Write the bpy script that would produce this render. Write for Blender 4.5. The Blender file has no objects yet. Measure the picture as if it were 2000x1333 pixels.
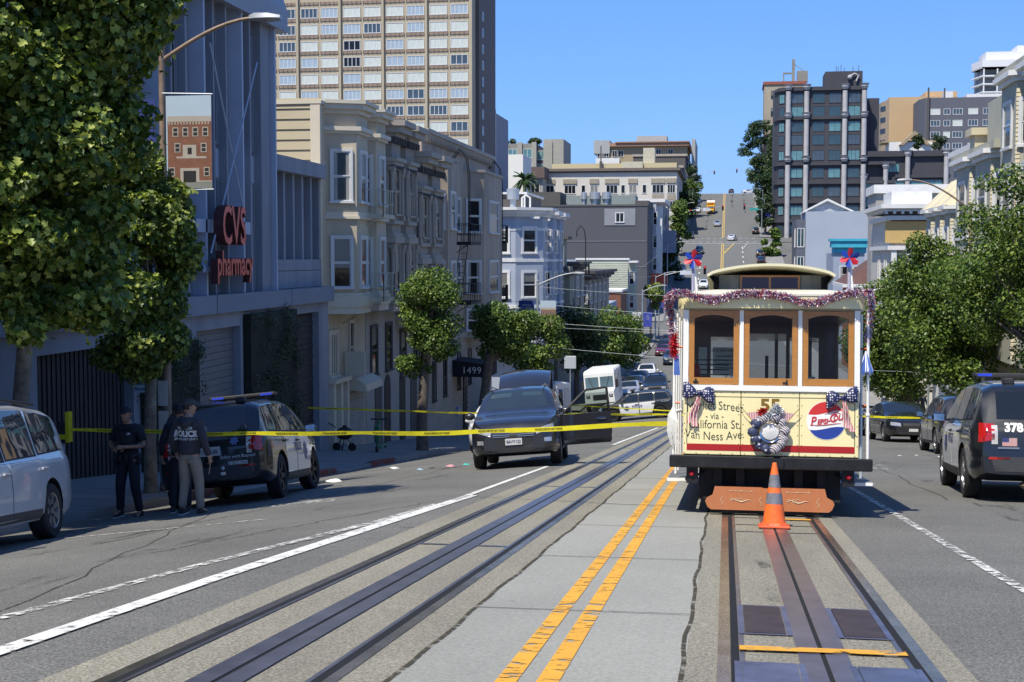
import bpy, bmesh, math, random
import numpy as np
from mathutils import Vector, Matrix
from mathutils.bvhtree import BVHTree

scene = bpy.context.scene
col = scene.collection
rad = math.radians
# ------------------------------------------------ camera, sky, sun, exposure
CAM_H = 1.4
_f = 2600.0
PITCH = math.atan(164 / _f)
YAW = math.atan(420 * math.cos(PITCH) / _f)
cam = bpy.data.cameras.new('camera')
cam.sensor_width = 36.0
cam.lens = 36.0 * _f / 2000.0
cam.clip_start = 0.1
cam.clip_end = 6000
camo = bpy.data.objects.new('camera', cam)
col.objects.link(camo)
camo.location = (0, 0, CAM_H)
camo.rotation_euler = (math.pi / 2 - PITCH, 0, YAW)
scene.camera = camo

SUN_DIR = Vector((0.27, 0.52, -1.0)).normalized()      # direction the light travels
world = bpy.data.worlds.new('World')
scene.world = world
world.use_nodes = True
wn = world.node_tree
bg = wn.nodes['Background']
sky = wn.nodes.new('ShaderNodeTexSky')
sky.sky_type = 'NISHITA'
sky.sun_disc = False
sky.sun_elevation = math.asin(-SUN_DIR.z)
sky.sun_rotation = math.atan2(-SUN_DIR.x, -SUN_DIR.y)
sky.altitude = 60
sky.air_density = 1.0
sky.dust_density = 0.3
sky.ozone_density = 2.5
# clear dry air: the bluer, more even sky of the day, by height above the horizon
_tc = wn.nodes.new('ShaderNodeTexCoord'); _sp = wn.nodes.new('ShaderNodeSeparateXYZ'); _cr = wn.nodes.new('ShaderNodeValToRGB')
wn.links.new(_tc.outputs['Generated'], _sp.inputs[0]); wn.links.new(_sp.outputs[2], _cr.inputs[0])
for _p, _c in ((0.0, (1.5, 2.9, 5.6, 1)), (1.0, (.25, .75, 2.6, 1))):
    _e = _cr.color_ramp.elements[0 if _p == 0 else 1]; _e.position = _p; _e.color = _c
_e = _cr.color_ramp.elements.new(.09); _e.color = (1.15, 2.95, 6.9, 1)
_e = _cr.color_ramp.elements.new(.24); _e.color = (.75, 2.25, 6.3, 1)
_mx = wn.nodes.new('ShaderNodeMix'); _mx.data_type = 'RGBA'; _mx.inputs[0].default_value = .82
wn.links.new(sky.outputs[0], _mx.inputs[6]); wn.links.new(_cr.outputs[0], _mx.inputs[7]); wn.links.new(_mx.outputs[2], bg.inputs[0])
bg.inputs[1].default_value = 0.125
sun = bpy.data.lights.new('sun', 'SUN')
sun.energy = 4.6
sun.angle = rad(0.53)
sun.color = (1.0, 0.94, 0.83)
suno = bpy.data.objects.new('sun', sun)
col.objects.link(suno)
suno.rotation_euler = (-SUN_DIR).to_track_quat('Z', 'Y').to_euler()
suno.location = (-20, -40, 60)
vs = scene.view_settings
vs.view_transform = 'Standard'
vs.look = 'None'
vs.exposure = 0.38
vs.gamma = 1.0
vs.use_curve_mapping = False
scene.cycles.max_bounces = 6
scene.cycles.transparent_max_bounces = 8

# ------------------------------------------------ ground heights
PR = [(-60, 6.42), (-20, 2.14), (0, 0), (76, -8.13), (81, -8.6), (88, -8.95), (104, -9.4), (120, -9.9), (172, -11.4),
      (190, -11.5), (203, -11.1), (220, -9.7), (322, 4.6), (329, 5.3), (343, 6.0), (350, 6.7), (455, 22.3), (462, 23.0),
      (470, 23.2), (482, 22.9), (600, 8), (900, -10), (3000, -40)]
_py = [p[0] for p in PR]
_pz = [p[1] for p in PR]
CX = -1.05
KL, KR = -10.4, 8.3          # kerb lines
FL, FR = -14.0, 12.0         # building lines
def prof(y):
    return float(np.interp(y, _py, _pz))
def crown(x):
    if x > CX:
        return 0.0
    d = CX - x - 2.6
    if d <= 0: return 0.0
    d = min(d, 6.75)
    return .118 * d * d / (d + .4)
def fade(y):                 # the cross fall dies out beyond the first crossing
    return max(0.0, min(1.0, (150 - y) / 60.0)) * .999 + .001
def G(x, y):
    return prof(y) - crown(x) * fade(y)

# ------------------------------------------------ mesh helpers
def tag(o, label=None, cat=None, group=None, kind=None):
    if label: o['label'] = label
    if cat: o['category'] = cat
    if group: o['group'] = group
    if kind: o['kind'] = kind
    return o
def thing(name, label, cat, loc=(0, 0, 0), rz=0.0, group=None, kind=None):
    o = bpy.data.objects.new(name, None)
    o.empty_display_size = .2
    col.objects.link(o)
    o.location = loc
    o.rotation_euler = (0, 0, rz)
    return tag(o, label, cat, group, kind)
OFF = {}
SPLIT = {'window_posts', 'parapet', 'turret_moulding', 'bay_moulding', 'spandrel', 'spandrel_band', 'roof_vent_box', 'wing_fin'}
class MB:
    """collects geometry, build() links it as ONE mesh object"""
    def __init__(s):
        s.v = []; s.f = []; s.m = []; s.mi = 0; s.T = None
    def add(s, vs_, fs_):
        n = len(s.v)
        if s.T is not None:
            vs_ = [s.T @ Vector(p) for p in vs_]
        s.v.extend([tuple(p) for p in vs_])
        s.f.extend([tuple(i + n for i in f) for f in fs_])
        s.m.extend([s.mi] * len(fs_))
        return s
    def box(s, x0, x1, y0, y1, z0, z1):
        if x1 < x0: x0, x1 = x1, x0
        if y1 < y0: y0, y1 = y1, y0
        if z1 < z0: z0, z1 = z1, z0
        return s.add([(x0, y0, z0), (x1, y0, z0), (x1, y1, z0), (x0, y1, z0), (x0, y0, z1), (x1, y0, z1), (x1, y1, z1), (x0, y1, z1)],
                     [(3, 2, 1, 0), (4, 5, 6, 7), (0, 1, 5, 4), (1, 2, 6, 5), (2, 3, 7, 6), (3, 0, 4, 7)])
    def cbox(s, c, d):
        return s.box(c[0] - d[0] / 2, c[0] + d[0] / 2, c[1] - d[1] / 2, c[1] + d[1] / 2, c[2] - d[2] / 2, c[2] + d[2] / 2)
    def bbox(s, x0, x1, y0, y1, z0, z1, b=.02):
        """box with chamfered vertical and top edges"""
        if x1 < x0: x0, x1 = x1, x0
        if y1 < y0: y0, y1 = y1, y0
        def ring(i, z): return [(x0 + i + b, y0 + i, z), (x1 - i - b, y0 + i, z), (x1 - i, y0 + i + b, z), (x1 - i, y1 - i - b, z),
                                (x1 - i - b, y1 - i, z), (x0 + i + b, y1 - i, z), (x0 + i, y1 - i - b, z), (x0 + i, y0 + i + b, z)]
        return s.loft([ring(b, z0), ring(0, z0 + b), ring(0, z1 - b), ring(b, z1)], closed=True)
    def quad(s, a, b, c, d): return s.add([a, b, c, d], [(0, 1, 2, 3)])
    def loft(s, rings, closed=True, caps=True):
        n = len(rings[0]); V = [p for r in rings for p in r]; F = []
        for i in range(len(rings) - 1):
            for j in range(n if closed else n - 1):
                k = (j + 1) % n
                F.append((i * n + j, i * n + k, (i + 1) * n + k, (i + 1) * n + j))
        if caps and closed:
            F.append(tuple(range(n - 1, -1, -1))); F.append(tuple((len(rings) - 1) * n + j for j in range(n)))
        return s.add(V, F)
    def prism(s, poly, ax, a, b):
        """poly: 2-d outline in the two axes other than ax, extruded along ax from a to b"""
        def p3(p, t):
            if ax == 'x': return (t, p[0], p[1])
            if ax == 'y': return (p[0], t, p[1])
            return (p[0], p[1], t)
        return s.loft([[p3(p, a) for p in poly], [p3(p, b) for p in poly]])
    def tube(s, path, r, n=8, caps=True):
        path = [Vector(p) for p in path]
        rs = r if isinstance(r, (list, tuple)) else [r] * len(path)
        rings = []; prev = None
        for i, p in enumerate(path):
            if i == 0: t = path[1] - p
            elif i == len(path) - 1: t = p - path[i - 1]
            else: t = path[i + 1] - path[i - 1]
            if t.length < 1e-9: t = Vector((0, 0, 1))
            t.normalize()
            if prev is None:
                a = Vector((0, 0, 1)) if abs(t.z) < .9 else Vector((1, 0, 0))
                u = t.cross(a).normalized()
            else:
                u = (prev - t * prev.dot(t)).normalized()
            prev = u
            w = t.cross(u)
            rings.append([p + (u * math.cos(2 * math.pi * k / n) + w * math.sin(2 * math.pi * k / n)) * rs[i] for k in range(n)])
        return s.loft(rings, True, caps)
    def lathe(s, prf, c=(0, 0, 0), ax='z', n=20, arc=None):
        rings = []
        for k in range(n):
            a = 2 * math.pi * k / n
            ring = []
            for r, h in prf:
                x, y = r * math.cos(a), r * math.sin(a)
                if ax == 'z': ring.append((c[0] + x, c[1] + y, c[2] + h))
                elif ax == 'y': ring.append((c[0] + x, c[1] + h, c[2] + y))
                else: ring.append((c[0] + h, c[1] + x, c[2] + y))
            rings.append(ring)
        m = len(prf); V = [p for r in rings for p in r]; F = []
        for k in range(n):
            k2 = (k + 1) % n
            for j in range(m - 1):
                F.append((k * m + j, k2 * m + j, k2 * m + j + 1, k * m + j + 1))
        return s.add(V, F)
    def ball(s, c, r, n=10, sc=(1, 1, 1)):
        prf = [(max(1e-4, r * math.sin(math.pi * i / n)), -r * math.cos(math.pi * i / n)) for i in range(n + 1)]
        k0 = len(s.v)
        s.lathe(prf, (0, 0, 0), 'z', n + 4)
        for i in range(k0, len(s.v)):
            p = s.v[i]; s.v[i] = (p[0] * sc[0] + c[0], p[1] * sc[1] + c[1], p[2] * sc[2] + c[2])
        return s
    def mesh(s, name, mats, smooth=False, off=None):
        me = bpy.data.meshes.new(name)
        v = s.v
        if off is not None and (off[0] or off[1] or off[2]):
            v = [(p[0] - off[0], p[1] - off[1], p[2] - off[2]) for p in v]
        me.from_pydata(v, [], s.f)
        if not isinstance(mats, (list, tuple)): mats = [mats]
        for m in mats: me.materials.append(m)
        if len(mats) > 1: me.polygons.foreach_set('material_index', s.m)
        if smooth: smooth_mesh(me, smooth if smooth is not True else 40)
        bm = bmesh.new(); bm.from_mesh(me); bmesh.ops.recalc_face_normals(bm, faces=bm.faces); bm.to_mesh(me); bm.free()
        me.update()
        return me
    def pieces(s):
        par_ = list(range(len(s.v)))
        def root(i):
            while par_[i] != i: par_[i] = par_[par_[i]]; i = par_[i]
            return i
        for f in s.f:
            for i in f[1:]: par_[root(i)] = root(f[0])
        grp = {}
        for f, m in zip(s.f, s.m): grp.setdefault(root(f[0]), []).append((f, m))
        for fs in grp.values():
            q = MB(); ids = sorted({i for f, m in fs for i in f}); ix = {k: n for n, k in enumerate(ids)}
            q.v = [s.v[i] for i in ids]; q.f = [tuple(ix[i] for i in f) for f, m in fs]; q.m = [m for f, m in fs]
            yield q
    def build(s, name, mats, parent=None, smooth=False):
        if name in SPLIT and len(s.v) > 8:
            for q in s.pieces():
                o = q.build_one(name, mats, parent, smooth)
            return o
        return s.build_one(name, mats, parent, smooth)
    def build_one(s, name, mats, parent=None, smooth=False):
        off = OFF.get(parent.name) if parent is not None else None
        me = s.mesh(name, mats, smooth, off)
        o = bpy.data.objects.new(name, me)
        col.objects.link(o)
        if parent is not None:
            o.parent = parent
            if off is not None: OFF[o.name] = off
        return o
def smooth_mesh(me, ang=40):
    me.polygons.foreach_set('use_smooth', [True] * len(me.polygons))
    try: me.set_sharp_from_angle(angle=rad(ang))
    except Exception: pass
def wthing(name, label, cat, loc, group=None):
    """a thing whose parts are given in world coordinates"""
    o = thing(name, label, cat, loc, 0, group)
    OFF[o.name] = tuple(loc)
    return o
def struct(name, mb, mats, smooth=False):
    o = mb.build(name, mats, None, smooth); o['kind'] = 'structure'; return o
def copy_tree(o, parent=None):
    c = o.copy(); col.objects.link(c)
    if parent is not None: c.parent = parent
    for ch in list(o.children): copy_tree(ch, c)
    return c
def seat(o, x, y, rz, dz=0.0):
    """stand a thing on the road, tilted with it"""
    e = .8
    n = Vector((-(G(x + e, y) - G(x - e, y)) / (2 * e), -(G(x, y + e) - G(x, y - e)) / (2 * e), 1)).normalized()
    f = Vector((math.cos(rz), math.sin(rz), 0)); f = (f - n * f.dot(n)).normalized()
    l = n.cross(f)
    M = Matrix(((f.x, l.x, n.x), (f.y, l.y, n.y), (f.z, l.z, n.z)))
    o.rotation_euler = M.to_euler()
    o.location = (x, y, G(x, y) + dz)
_tc = {}
def text_geo(s, size, ext=0.0, align='CENTER', sx=1.0, shear=0.0, bold=0.0, spacing=1.0):
    """lettering as plain mesh data: verts in the xy plane"""
    cu = bpy.data.curves.new('t', 'FONT'); cu.body = s; cu.size = size; cu.extrude = ext; cu.offset = bold
    cu.align_x = align; cu.align_y = 'CENTER'; cu.shear = shear; cu.space_character = spacing; cu.resolution_u = 3
    o = bpy.data.objects.new('t', cu); col.objects.link(o)
    dg = bpy.context.evaluated_depsgraph_get()
    me = bpy.data.meshes.new_from_object(o.evaluated_get(dg))
    V = [(v.co.x * sx, v.co.y, v.co.z) for v in me.vertices]; F = [tuple(p.vertices) for p in me.polygons]
    bpy.data.objects.remove(o); bpy.data.curves.remove(cu); bpy.data.meshes.remove(me)
    return V, F
def add_text(mb, s, size, o, u, v, ext=.002, **k):
    """lettering laid at o with its x axis along u and y axis along v"""
    V, F = text_geo(s, size, ext, **k)
    o, u, v = Vector(o), Vector(u).normalized(), Vector(v).normalized(); w = u.cross(v)
    mb.add([o + u * p[0] + v * p[1] + w * p[2] for p in V], F)
    return mb

# ------------------------------------------------ materials
MATS = {}
def nt(name):
    m = bpy.data.materials.new(name); m.use_nodes = True
    t = m.node_tree; b = t.nodes['Principled BSDF']
    return m, t, b
def N(t, typ, **k):
    n = t.nodes.new(typ)
    for a, v in k.items():
        if a.startswith('i_'): n.inputs[int(a[2:])].default_value = v
        else: setattr(n, a, v)
    return n
def mat(name, c, rough=.7, metal=0.0, var=.12, scale=1.5, bump=0.0, bscale=30.0, spec=None, coat=0.0, emit=None, fine=0.0, stretch=None):
    """plain painted or natural surface with large and fine tonal variation"""
    if name in MATS: return MATS[name]
    m, t, b = nt(name)
    b.inputs['Roughness'].default_value = rough
    b.inputs['Metallic'].default_value = metal
    if spec is not None: b.inputs['Specular IOR Level'].default_value = spec
    if coat: b.inputs['Coat Weight'].default_value = coat; b.inputs['Coat Roughness'].default_value = .04
    tc = N(t, 'ShaderNodeTexCoord'); src = tc.outputs['Object']
    if stretch:
        mp = N(t, 'ShaderNodeMapping'); mp.inputs['Scale'].default_value = stretch; t.links.new(src, mp.inputs[0]); src = mp.outputs[0]
    nz = N(t, 'ShaderNodeTexNoise'); nz.inputs['Scale'].default_value = scale; nz.inputs['Detail'].default_value = 6; nz.inputs['Roughness'].default_value = .6
    t.links.new(src, nz.inputs['Vector'])
    rp = N(t, 'ShaderNodeMapRange'); rp.inputs[1].default_value = .3; rp.inputs[2].default_value = .7
    rp.inputs[3].default_value = 1 - var; rp.inputs[4].default_value = 1 + var
    t.links.new(nz.outputs['Fac'], rp.inputs[0])
    val = rp.outputs[0]
    if fine:
        n2 = N(t, 'ShaderNodeTexNoise'); n2.inputs['Scale'].default_value = bscale * 2; n2.inputs['Detail'].default_value = 2
        t.links.new(src, n2.inputs['Vector'])
        r2 = N(t, 'ShaderNodeMapRange'); r2.inputs[1].default_value = .3; r2.inputs[2].default_value = .7
        r2.inputs[3].default_value = 1 - fine; r2.inputs[4].default_value = 1 + fine
        t.links.new(n2.outputs['Fac'], r2.inputs[0])
        mm = N(t, 'ShaderNodeMath', operation='MULTIPLY'); t.links.new(val, mm.inputs[0]); t.links.new(r2.outputs[0], mm.inputs[1]); val = mm.outputs[0]
    vm = N(t, 'ShaderNodeVectorMath', operation='SCALE'); vm.inputs[0].default_value = c[:3]
    t.links.new(val, vm.inputs['Scale'])
    t.links.new(vm.outputs[0], b.inputs['Base Color'])
    if bump:
        bn = N(t, 'ShaderNodeTexNoise'); bn.inputs['Scale'].default_value = bscale; bn.inputs['Detail'].default_value = 4
        t.links.new(src, bn.inputs['Vector'])
        bp = N(t, 'ShaderNodeBump'); bp.inputs['Strength'].default_value = bump; bp.inputs['Distance'].default_value = .02
        t.links.new(bn.outputs['Fac'], bp.inputs['Height']); t.links.new(bp.outputs[0], b.inputs['Normal'])
    if emit:
        b.inputs['Emission Color'].default_value = (*c[:3], 1); b.inputs['Emission Strength'].default_value = emit
    MATS[name] = m
    return m
def speck(name, c1, c2, scale=60, rough=.85, patch=.18, pscale=.35, bump=.25, streak=None, dark=None):
    """aggregate surface: asphalt, exposed concrete"""
    m, t, b = nt(name)
    b.inputs['Roughness'].default_value = rough
    tc = N(t, 'ShaderNodeTexCoord')
    v = N(t, 'ShaderNodeTexNoise'); v.inputs['Scale'].default_value = scale; v.inputs['Detail'].default_value = 3; v.inputs['Roughness'].default_value = .75
    t.links.new(tc.outputs['Object'], v.inputs['Vector'])
    cr = N(t, 'ShaderNodeValToRGB')
    cr.color_ramp.elements[0].position = .36; cr.color_ramp.elements[0].color = (*c1, 1)
    cr.color_ramp.elements[1].position = .66; cr.color_ramp.elements[1].color = (*c2, 1)
    t.links.new(v.outputs['Fac'], cr.inputs[0])
    mp = N(t, 'ShaderNodeMapping'); mp.inputs['Scale'].default_value = streak or (1, 1, 1)
    t.links.new(tc.outputs['Object'], mp.inputs[0])
    n2 = N(t, 'ShaderNodeTexNoise'); n2.inputs['Scale'].default_value = pscale; n2.inputs['Detail'].default_value = 8; n2.inputs['Roughness'].default_value = .65
    t.links.new(mp.outputs[0], n2.inputs['Vector'])
    r2 = N(t, 'ShaderNodeMapRange'); r2.inputs[1].default_value = .3; r2.inputs[2].default_value = .7; r2.inputs[3].default_value = 1 - patch; r2.inputs[4].default_value = 1 + patch
    t.links.new(n2.outputs['Fac'], r2.inputs[0])
    vm = N(t, 'ShaderNodeVectorMath', operation='SCALE')
    t.links.new(cr.outputs[0], vm.inputs[0]); t.links.new(r2.outputs[0], vm.inputs['Scale'])
    out = vm.outputs[0]
    if dark:      # sparse dark marks: small holes, tar spots, stains
        n3 = N(t, 'ShaderNodeTexNoise'); n3.inputs['Scale'].default_value = dark[0]; n3.inputs['Detail'].default_value = 3
        mp3 = N(t, 'ShaderNodeMapping'); mp3.inputs['Scale'].default_value = dark[3] if len(dark) > 3 else (1, 1, 1)
        t.links.new(tc.outputs['Object'], mp3.inputs[0]); t.links.new(mp3.outputs[0], n3.inputs['Vector'])
        r3 = N(t, 'ShaderNodeMapRange'); r3.inputs[1].default_value = dark[1]; r3.inputs[2].default_value = dark[1] + .03; r3.inputs[3].default_value = 1; r3.inputs[4].default_value = dark[2]
        t.links.new(n3.outputs['Fac'], r3.inputs[0])
        v3 = N(t, 'ShaderNodeVectorMath', operation='SCALE'); t.links.new(out, v3.inputs[0]); t.links.new(r3.outputs[0], v3.inputs['Scale']); out = v3.outputs[0]
    t.links.new(out, b.inputs['Base Color'])
    bp = N(t, 'ShaderNodeBump'); bp.inputs['Strength'].default_value = bump; bp.inputs['Distance'].default_value = .01
    t.links.new(v.outputs['Fac'], bp.inputs['Height']); t.links.new(bp.outputs[0], b.inputs['Normal'])
    return m
def paintmark(name, c, lo=.42, hi=.5, scale=(7, 30, 7), rough=.6, bumpy=True):
    """road paint, worn through where a noise is high"""
    m, t, b = nt(name)
    b.inputs['Roughness'].default_value = rough
    tc = N(t, 'ShaderNodeTexCoord'); mp = N(t, 'ShaderNodeMapping'); mp.inputs['Scale'].default_value = scale
    t.links.new(tc.outputs['Object'], mp.inputs[0])
    n = N(t, 'ShaderNodeTexNoise'); n.inputs['Scale'].default_value = 1; n.inputs['Detail'].default_value = 9; n.inputs['Roughness'].default_value = .72
    t.links.new(mp.outputs[0], n.inputs['Vector'])
    r = N(t, 'ShaderNodeMapRange'); r.inputs[1].default_value = lo; r.inputs[2].default_value = hi
    t.links.new(n.outputs['Fac'], r.inputs[0])
    n2 = N(t, 'ShaderNodeTexNoise'); n2.inputs['Scale'].default_value = 3; n2.inputs['Detail'].default_value = 5
    t.links.new(tc.outputs['Object'], n2.inputs['Vector'])
    r2 = N(t, 'ShaderNodeMapRange'); r2.inputs[3].default_value = .75; r2.inputs[4].default_value = 1.2
    t.links.new(n2.outputs['Fac'], r2.inputs[0])
    vm = N(t, 'ShaderNodeVectorMath', operation='SCALE'); vm.inputs[0].default_value = c
    t.links.new(r2.outputs[0], vm.inputs['Scale']); t.links.new(vm.outputs[0], b.inputs['Base Color'])
    tr = N(t, 'ShaderNodeBsdfTransparent'); mx = N(t, 'ShaderNodeMixShader')
    t.links.new(r.outputs[0], mx.inputs[0]); t.links.new(tr.outputs[0], mx.inputs[1]); t.links.new(b.outputs[0], mx.inputs[2])
    t.links.new(mx.outputs[0], t.nodes['Material Output'].inputs[0])
    return m
def leafmat(name, c1, c2, c3):
    m, t, b = nt(name)
    g = N(t, 'ShaderNodeNewGeometry')
    cr = N(t, 'ShaderNodeValToRGB'); e = cr.color_ramp.elements
    e[0].position = 0; e[0].color = (*c1, 1); e[1].position = 1; e[1].color = (*c3, 1)
    k = e.new(.6); k.color = (*c2, 1)
    t.links.new(g.outputs['Random Per Island'], cr.inputs[0])
    t.links.new(cr.outputs[0], b.inputs['Base Color'])
    b.inputs['Roughness'].default_value = .42
    b.inputs['Specular IOR Level'].default_value = .35
    tl = N(t, 'ShaderNodeBsdfTranslucent'); mx = N(t, 'ShaderNodeMixShader'); mx.inputs[0].default_value = .22
    hv = N(t, 'ShaderNodeVectorMath', operation='MULTIPLY'); hv.inputs[1].default_value = (1.3, 1.4, .5)
    t.links.new(cr.outputs[0], hv.inputs[0]); t.links.new(hv.outputs[0], tl.inputs['Color'])
    t.links.new(b.outputs[0], mx.inputs[1]); t.links.new(tl.outputs[0], mx.inputs[2])
    t.links.new(mx.outputs[0], t.nodes['Material Output'].inputs[0])
    return m
def glass(name, c=(.02, .025, .03), rough=.06, spec=.6):
    """window pane seen against a dark room: mirrors the sky and houses"""
    m, t, b = nt(name)
    b.inputs['Base Color'].default_value = (*c, 1)
    b.inputs['Roughness'].default_value = rough
    b.inputs['Specular IOR Level'].default_value = spec
    tc = N(t, 'ShaderNodeTexCoord'); n = N(t, 'ShaderNodeTexNoise'); n.inputs['Scale'].default_value = 1.3
    t.links.new(tc.outputs['Object'], n.inputs['Vector'])
    bp = N(t, 'ShaderNodeBump'); bp.inputs['Strength'].default_value = .12; bp.inputs['Distance'].default_value = .05
    t.links.new(n.outputs['Fac'], bp.inputs['Height']); t.links.new(bp.outputs[0], b.inputs['Normal'])
    n2 = N(t, 'ShaderNodeTexNoise'); n2.inputs['Scale'].default_value = .6; n2.inputs['Detail'].default_value = 3
    t.links.new(tc.outputs['Object'], n2.inputs['Vector'])
    r2 = N(t, 'ShaderNodeMapRange'); r2.inputs[3].default_value = .5; r2.inputs[4].default_value = 1.7
    t.links.new(n2.outputs['Fac'], r2.inputs[0])
    vm = N(t, 'ShaderNodeVectorMath', operation='SCALE'); vm.inputs[0].default_value = c
    t.links.new(r2.outputs[0], vm.inputs['Scale']); t.links.new(vm.outputs[0], b.inputs['Base Color'])
    return m
def clear_glass(name, tint=(.75, .8, .8), fac=.88):
    m, t, b = nt(name)
    b.inputs['Base Color'].default_value = (.02, .02, .02, 1); b.inputs['Roughness'].default_value = .03
    tr = N(t, 'ShaderNodeBsdfTransparent'); tr.inputs[0].default_value = (*tint, 1)
    mx = N(t, 'ShaderNodeMixShader'); mx.inputs[0].default_value = fac
    t.links.new(b.outputs[0], mx.inputs[1]); t.links.new(tr.outputs[0], mx.inputs[2])
    t.links.new(mx.outputs[0], t.nodes['Material Output'].inputs[0])
    return m
def brickmat(name, c1, c2, mortar, bw=.22, bh=.075, axis='y'):
    m, t, b = nt(name); b.inputs['Roughness'].default_value = .85
    tc = N(t, 'ShaderNodeTexCoord'); sp = N(t, 'ShaderNodeSeparateXYZ'); cb = N(t, 'ShaderNodeCombineXYZ')
    t.links.new(tc.outputs['Object'], sp.inputs[0])
    ad = N(t, 'ShaderNodeMath', operation='ADD'); t.links.new(sp.outputs[0], ad.inputs[0]); t.links.new(sp.outputs[1], ad.inputs[1])
    t.links.new(ad.outputs[0], cb.inputs[0]); t.links.new(sp.outputs[2], cb.inputs[1])
    br = N(t, 'ShaderNodeTexBrick'); br.inputs['Color1'].default_value = (*c1, 1); br.inputs['Color2'].default_value = (*c2, 1); br.inputs['Mortar'].default_value = (*mortar, 1)
    br.inputs['Scale'].default_value = 1; br.inputs['Brick Width'].default_value = bw; br.inputs['Row Height'].default_value = bh; br.inputs['Mortar Size'].default_value = .008
    t.links.new(cb.outputs[0], br.inputs['Vector']); t.links.new(br.outputs[0], b.inputs['Base Color'])
    return m

M_asphalt = speck('asphalt', (.052, .051, .045), (.225, .22, .195), 60, .88, .2, .45, .5, dark=(1.3, .71, .6))
M_asphalt2 = speck('asphalt_far', (.10, .102, .098), (.16, .162, .152), 9, .9, .10, .12, .1, streak=(1, .15, 1))
M_brown = speck('aggregate_concrete', (.11, .102, .075), (.36, .335, .26), 60, .9, .2, .6, .5, streak=(1.5, .35, 1))
M_conc = speck('pale_concrete', (.24, .238, .205), (.33, .325, .285), 40, .8, .13, .5, .12, streak=(1, .5, 1), dark=(9, .735, .35, (1, 1.6, 1)))
M_side = speck('sidewalk_concrete', (.19, .185, .175), (.27, .265, .25), 30, .85, .15, .6, .12)
M_kerb = speck('kerb_stone', (.17, .165, .155), (.26, .25, .235), 30, .85, .25, .8, .15)
M_earth = speck('block_ground', (.10, .10, .09), (.16, .155, .14), 4, .9, .2, .1, .1)
M_white = paintmark('road_white', (.72, .71, .66), .36, .46, (9, 9, 9))
M_whiteworn = paintmark('road_white_worn', (.70, .69, .64), .46, .56, (10, 12, 10))
M_yellow = paintmark('road_yellow', (.72, .36, .025), .40, .46, (5, 11, 5))
M_crack = paintmark('crack_fill', (.05, .042, .022), .40, .52, (9, 14, 9), .9)
M_steel = mat('rail_steel', (.48, .42, .36), .22, .9, .35, 3, .1, 40)
M_steeld = mat('slot_steel', (.31, .285, .295), .30, .85, .25, 4, .12, 60)
M_rust = mat('rust_plate', (.085, .06, .05), .55, .5, .35, 5, .35, 80)
M_blueplate = mat('worn_blue_plate', (.20, .22, .31), .33, .7, .3, 4, .25, 90)
M_black = mat('black_gap', (.006, .006, .006), .9, 0, .1)

# ------------------------------------------------ ground sheets
XS_ROAD = [-10.4, -9.4, -8.4, -7.4, -6.4, -5.6, -4.8, -4.2, -3.65, -3.25, -2.4, -1.5, -1.05, -.2, .54, 1.28, 2, 3, 5, 8.3]
def ys(a, b, st=2.0):
    out = [a]
    y = a
    while y < b - 1e-6:
        y = min(b, y + (st if y < 130 else 4.0)); out.append(y)
    for p in _py:
        if a < p < b: out.append(p)
    return sorted(set(round(q, 3) for q in out))
def sheet(mb, x0, x1, y0, y1, dz, st=2.0, fx=None):
    """a strip of surface following the road; fx shifts x with y"""
    xs = [x0] + [q for q in XS_ROAD if x0 + .01 < q < x1 - .01] + [x1]
    Y = ys(y0, y1, st)
    V = [(x + (fx(y) if fx else 0), y, G(x + (fx(y) if fx else 0), y) + dz) for y in Y for x in xs]
    n = len(xs)
    mb.add(V, [(i * n + j, i * n + j + 1, (i + 1) * n + j + 1, (i + 1) * n + j) for i in range(len(Y) - 1) for j in range(n - 1)])
    return mb
# big terrain sheet that reaches the horizon
g = MB()
gx = [-2500, -900, -400, -200, -100, -60, -30, -14, -10.4, 8.3, 12, 30, 60, 100, 200, 400, 900, 2500]
gy = [-300, -60, -20, 0, 20, 40, 60, 76, 81, 88, 104, 120, 150, 172, 190, 203, 220, 260, 300, 322, 329, 343, 350, 400, 455, 462, 470, 482, 600, 900, 1500, 3000, 5000]
def terr(x, y):
    z = G(max(-10.4, min(8.3, x)), y) if -60 <= y <= 3000 else prof(max(-60, min(3000, y)))
    if x < -30: z += min(12, (-30 - x) * .03) * (1 if y > 120 else 0)
    if x > 12: z += min(10, (x - 12) * .03) * (1 if y > 60 else .3)
    return z - .12
g.add([(x, y, terr(x, y)) for y in gy for x in gx], [(i * len(gx) + j, i * len(gx) + j + 1, (i + 1) * len(gx) + j + 1, (i + 1) * len(gx) + j) for i in range(len(gy) - 1) for j in range(len(gx) - 1)])
struct('ground', g, M_earth)
struct('road', sheet(MB(), KL, KR, -60, 150, 0), M_asphalt)
r2 = sheet(MB(), KL, KR, 150, 600, 0)
struct('road', r2, M_asphalt2)
# crossing streets: flat aprons either side of the road
for (ya, yb, m_) in ((81, 93, M_asphalt), (205, 219, M_asphalt2), (328, 343, M_asphalt2)):
    for (xa, xb) in ((-120, KL), (KR, 120)):
        c_ = MB()
        XX = [xa + (xb - xa) * i / 20 for i in range(21)]
        YY = [ya - 3, ya, (ya + yb) / 2, yb, yb + 3]
        xe = KL if xa < 0 else KR
        c_.add([(x, y, G(xe, y) + (.02 if abs(x - xe) > 4 else 0) + (0 if abs(x - xe) < 4 else .02 * (abs(x - xe) - 4))) for y in YY for x in XX],
               [(i * 21 + j, i * 21 + j + 1, (i + 1) * 21 + j + 1, (i + 1) * 21 + j) for i in range(4) for j in range(20)])
        struct('side_street', c_, m_)
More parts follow.
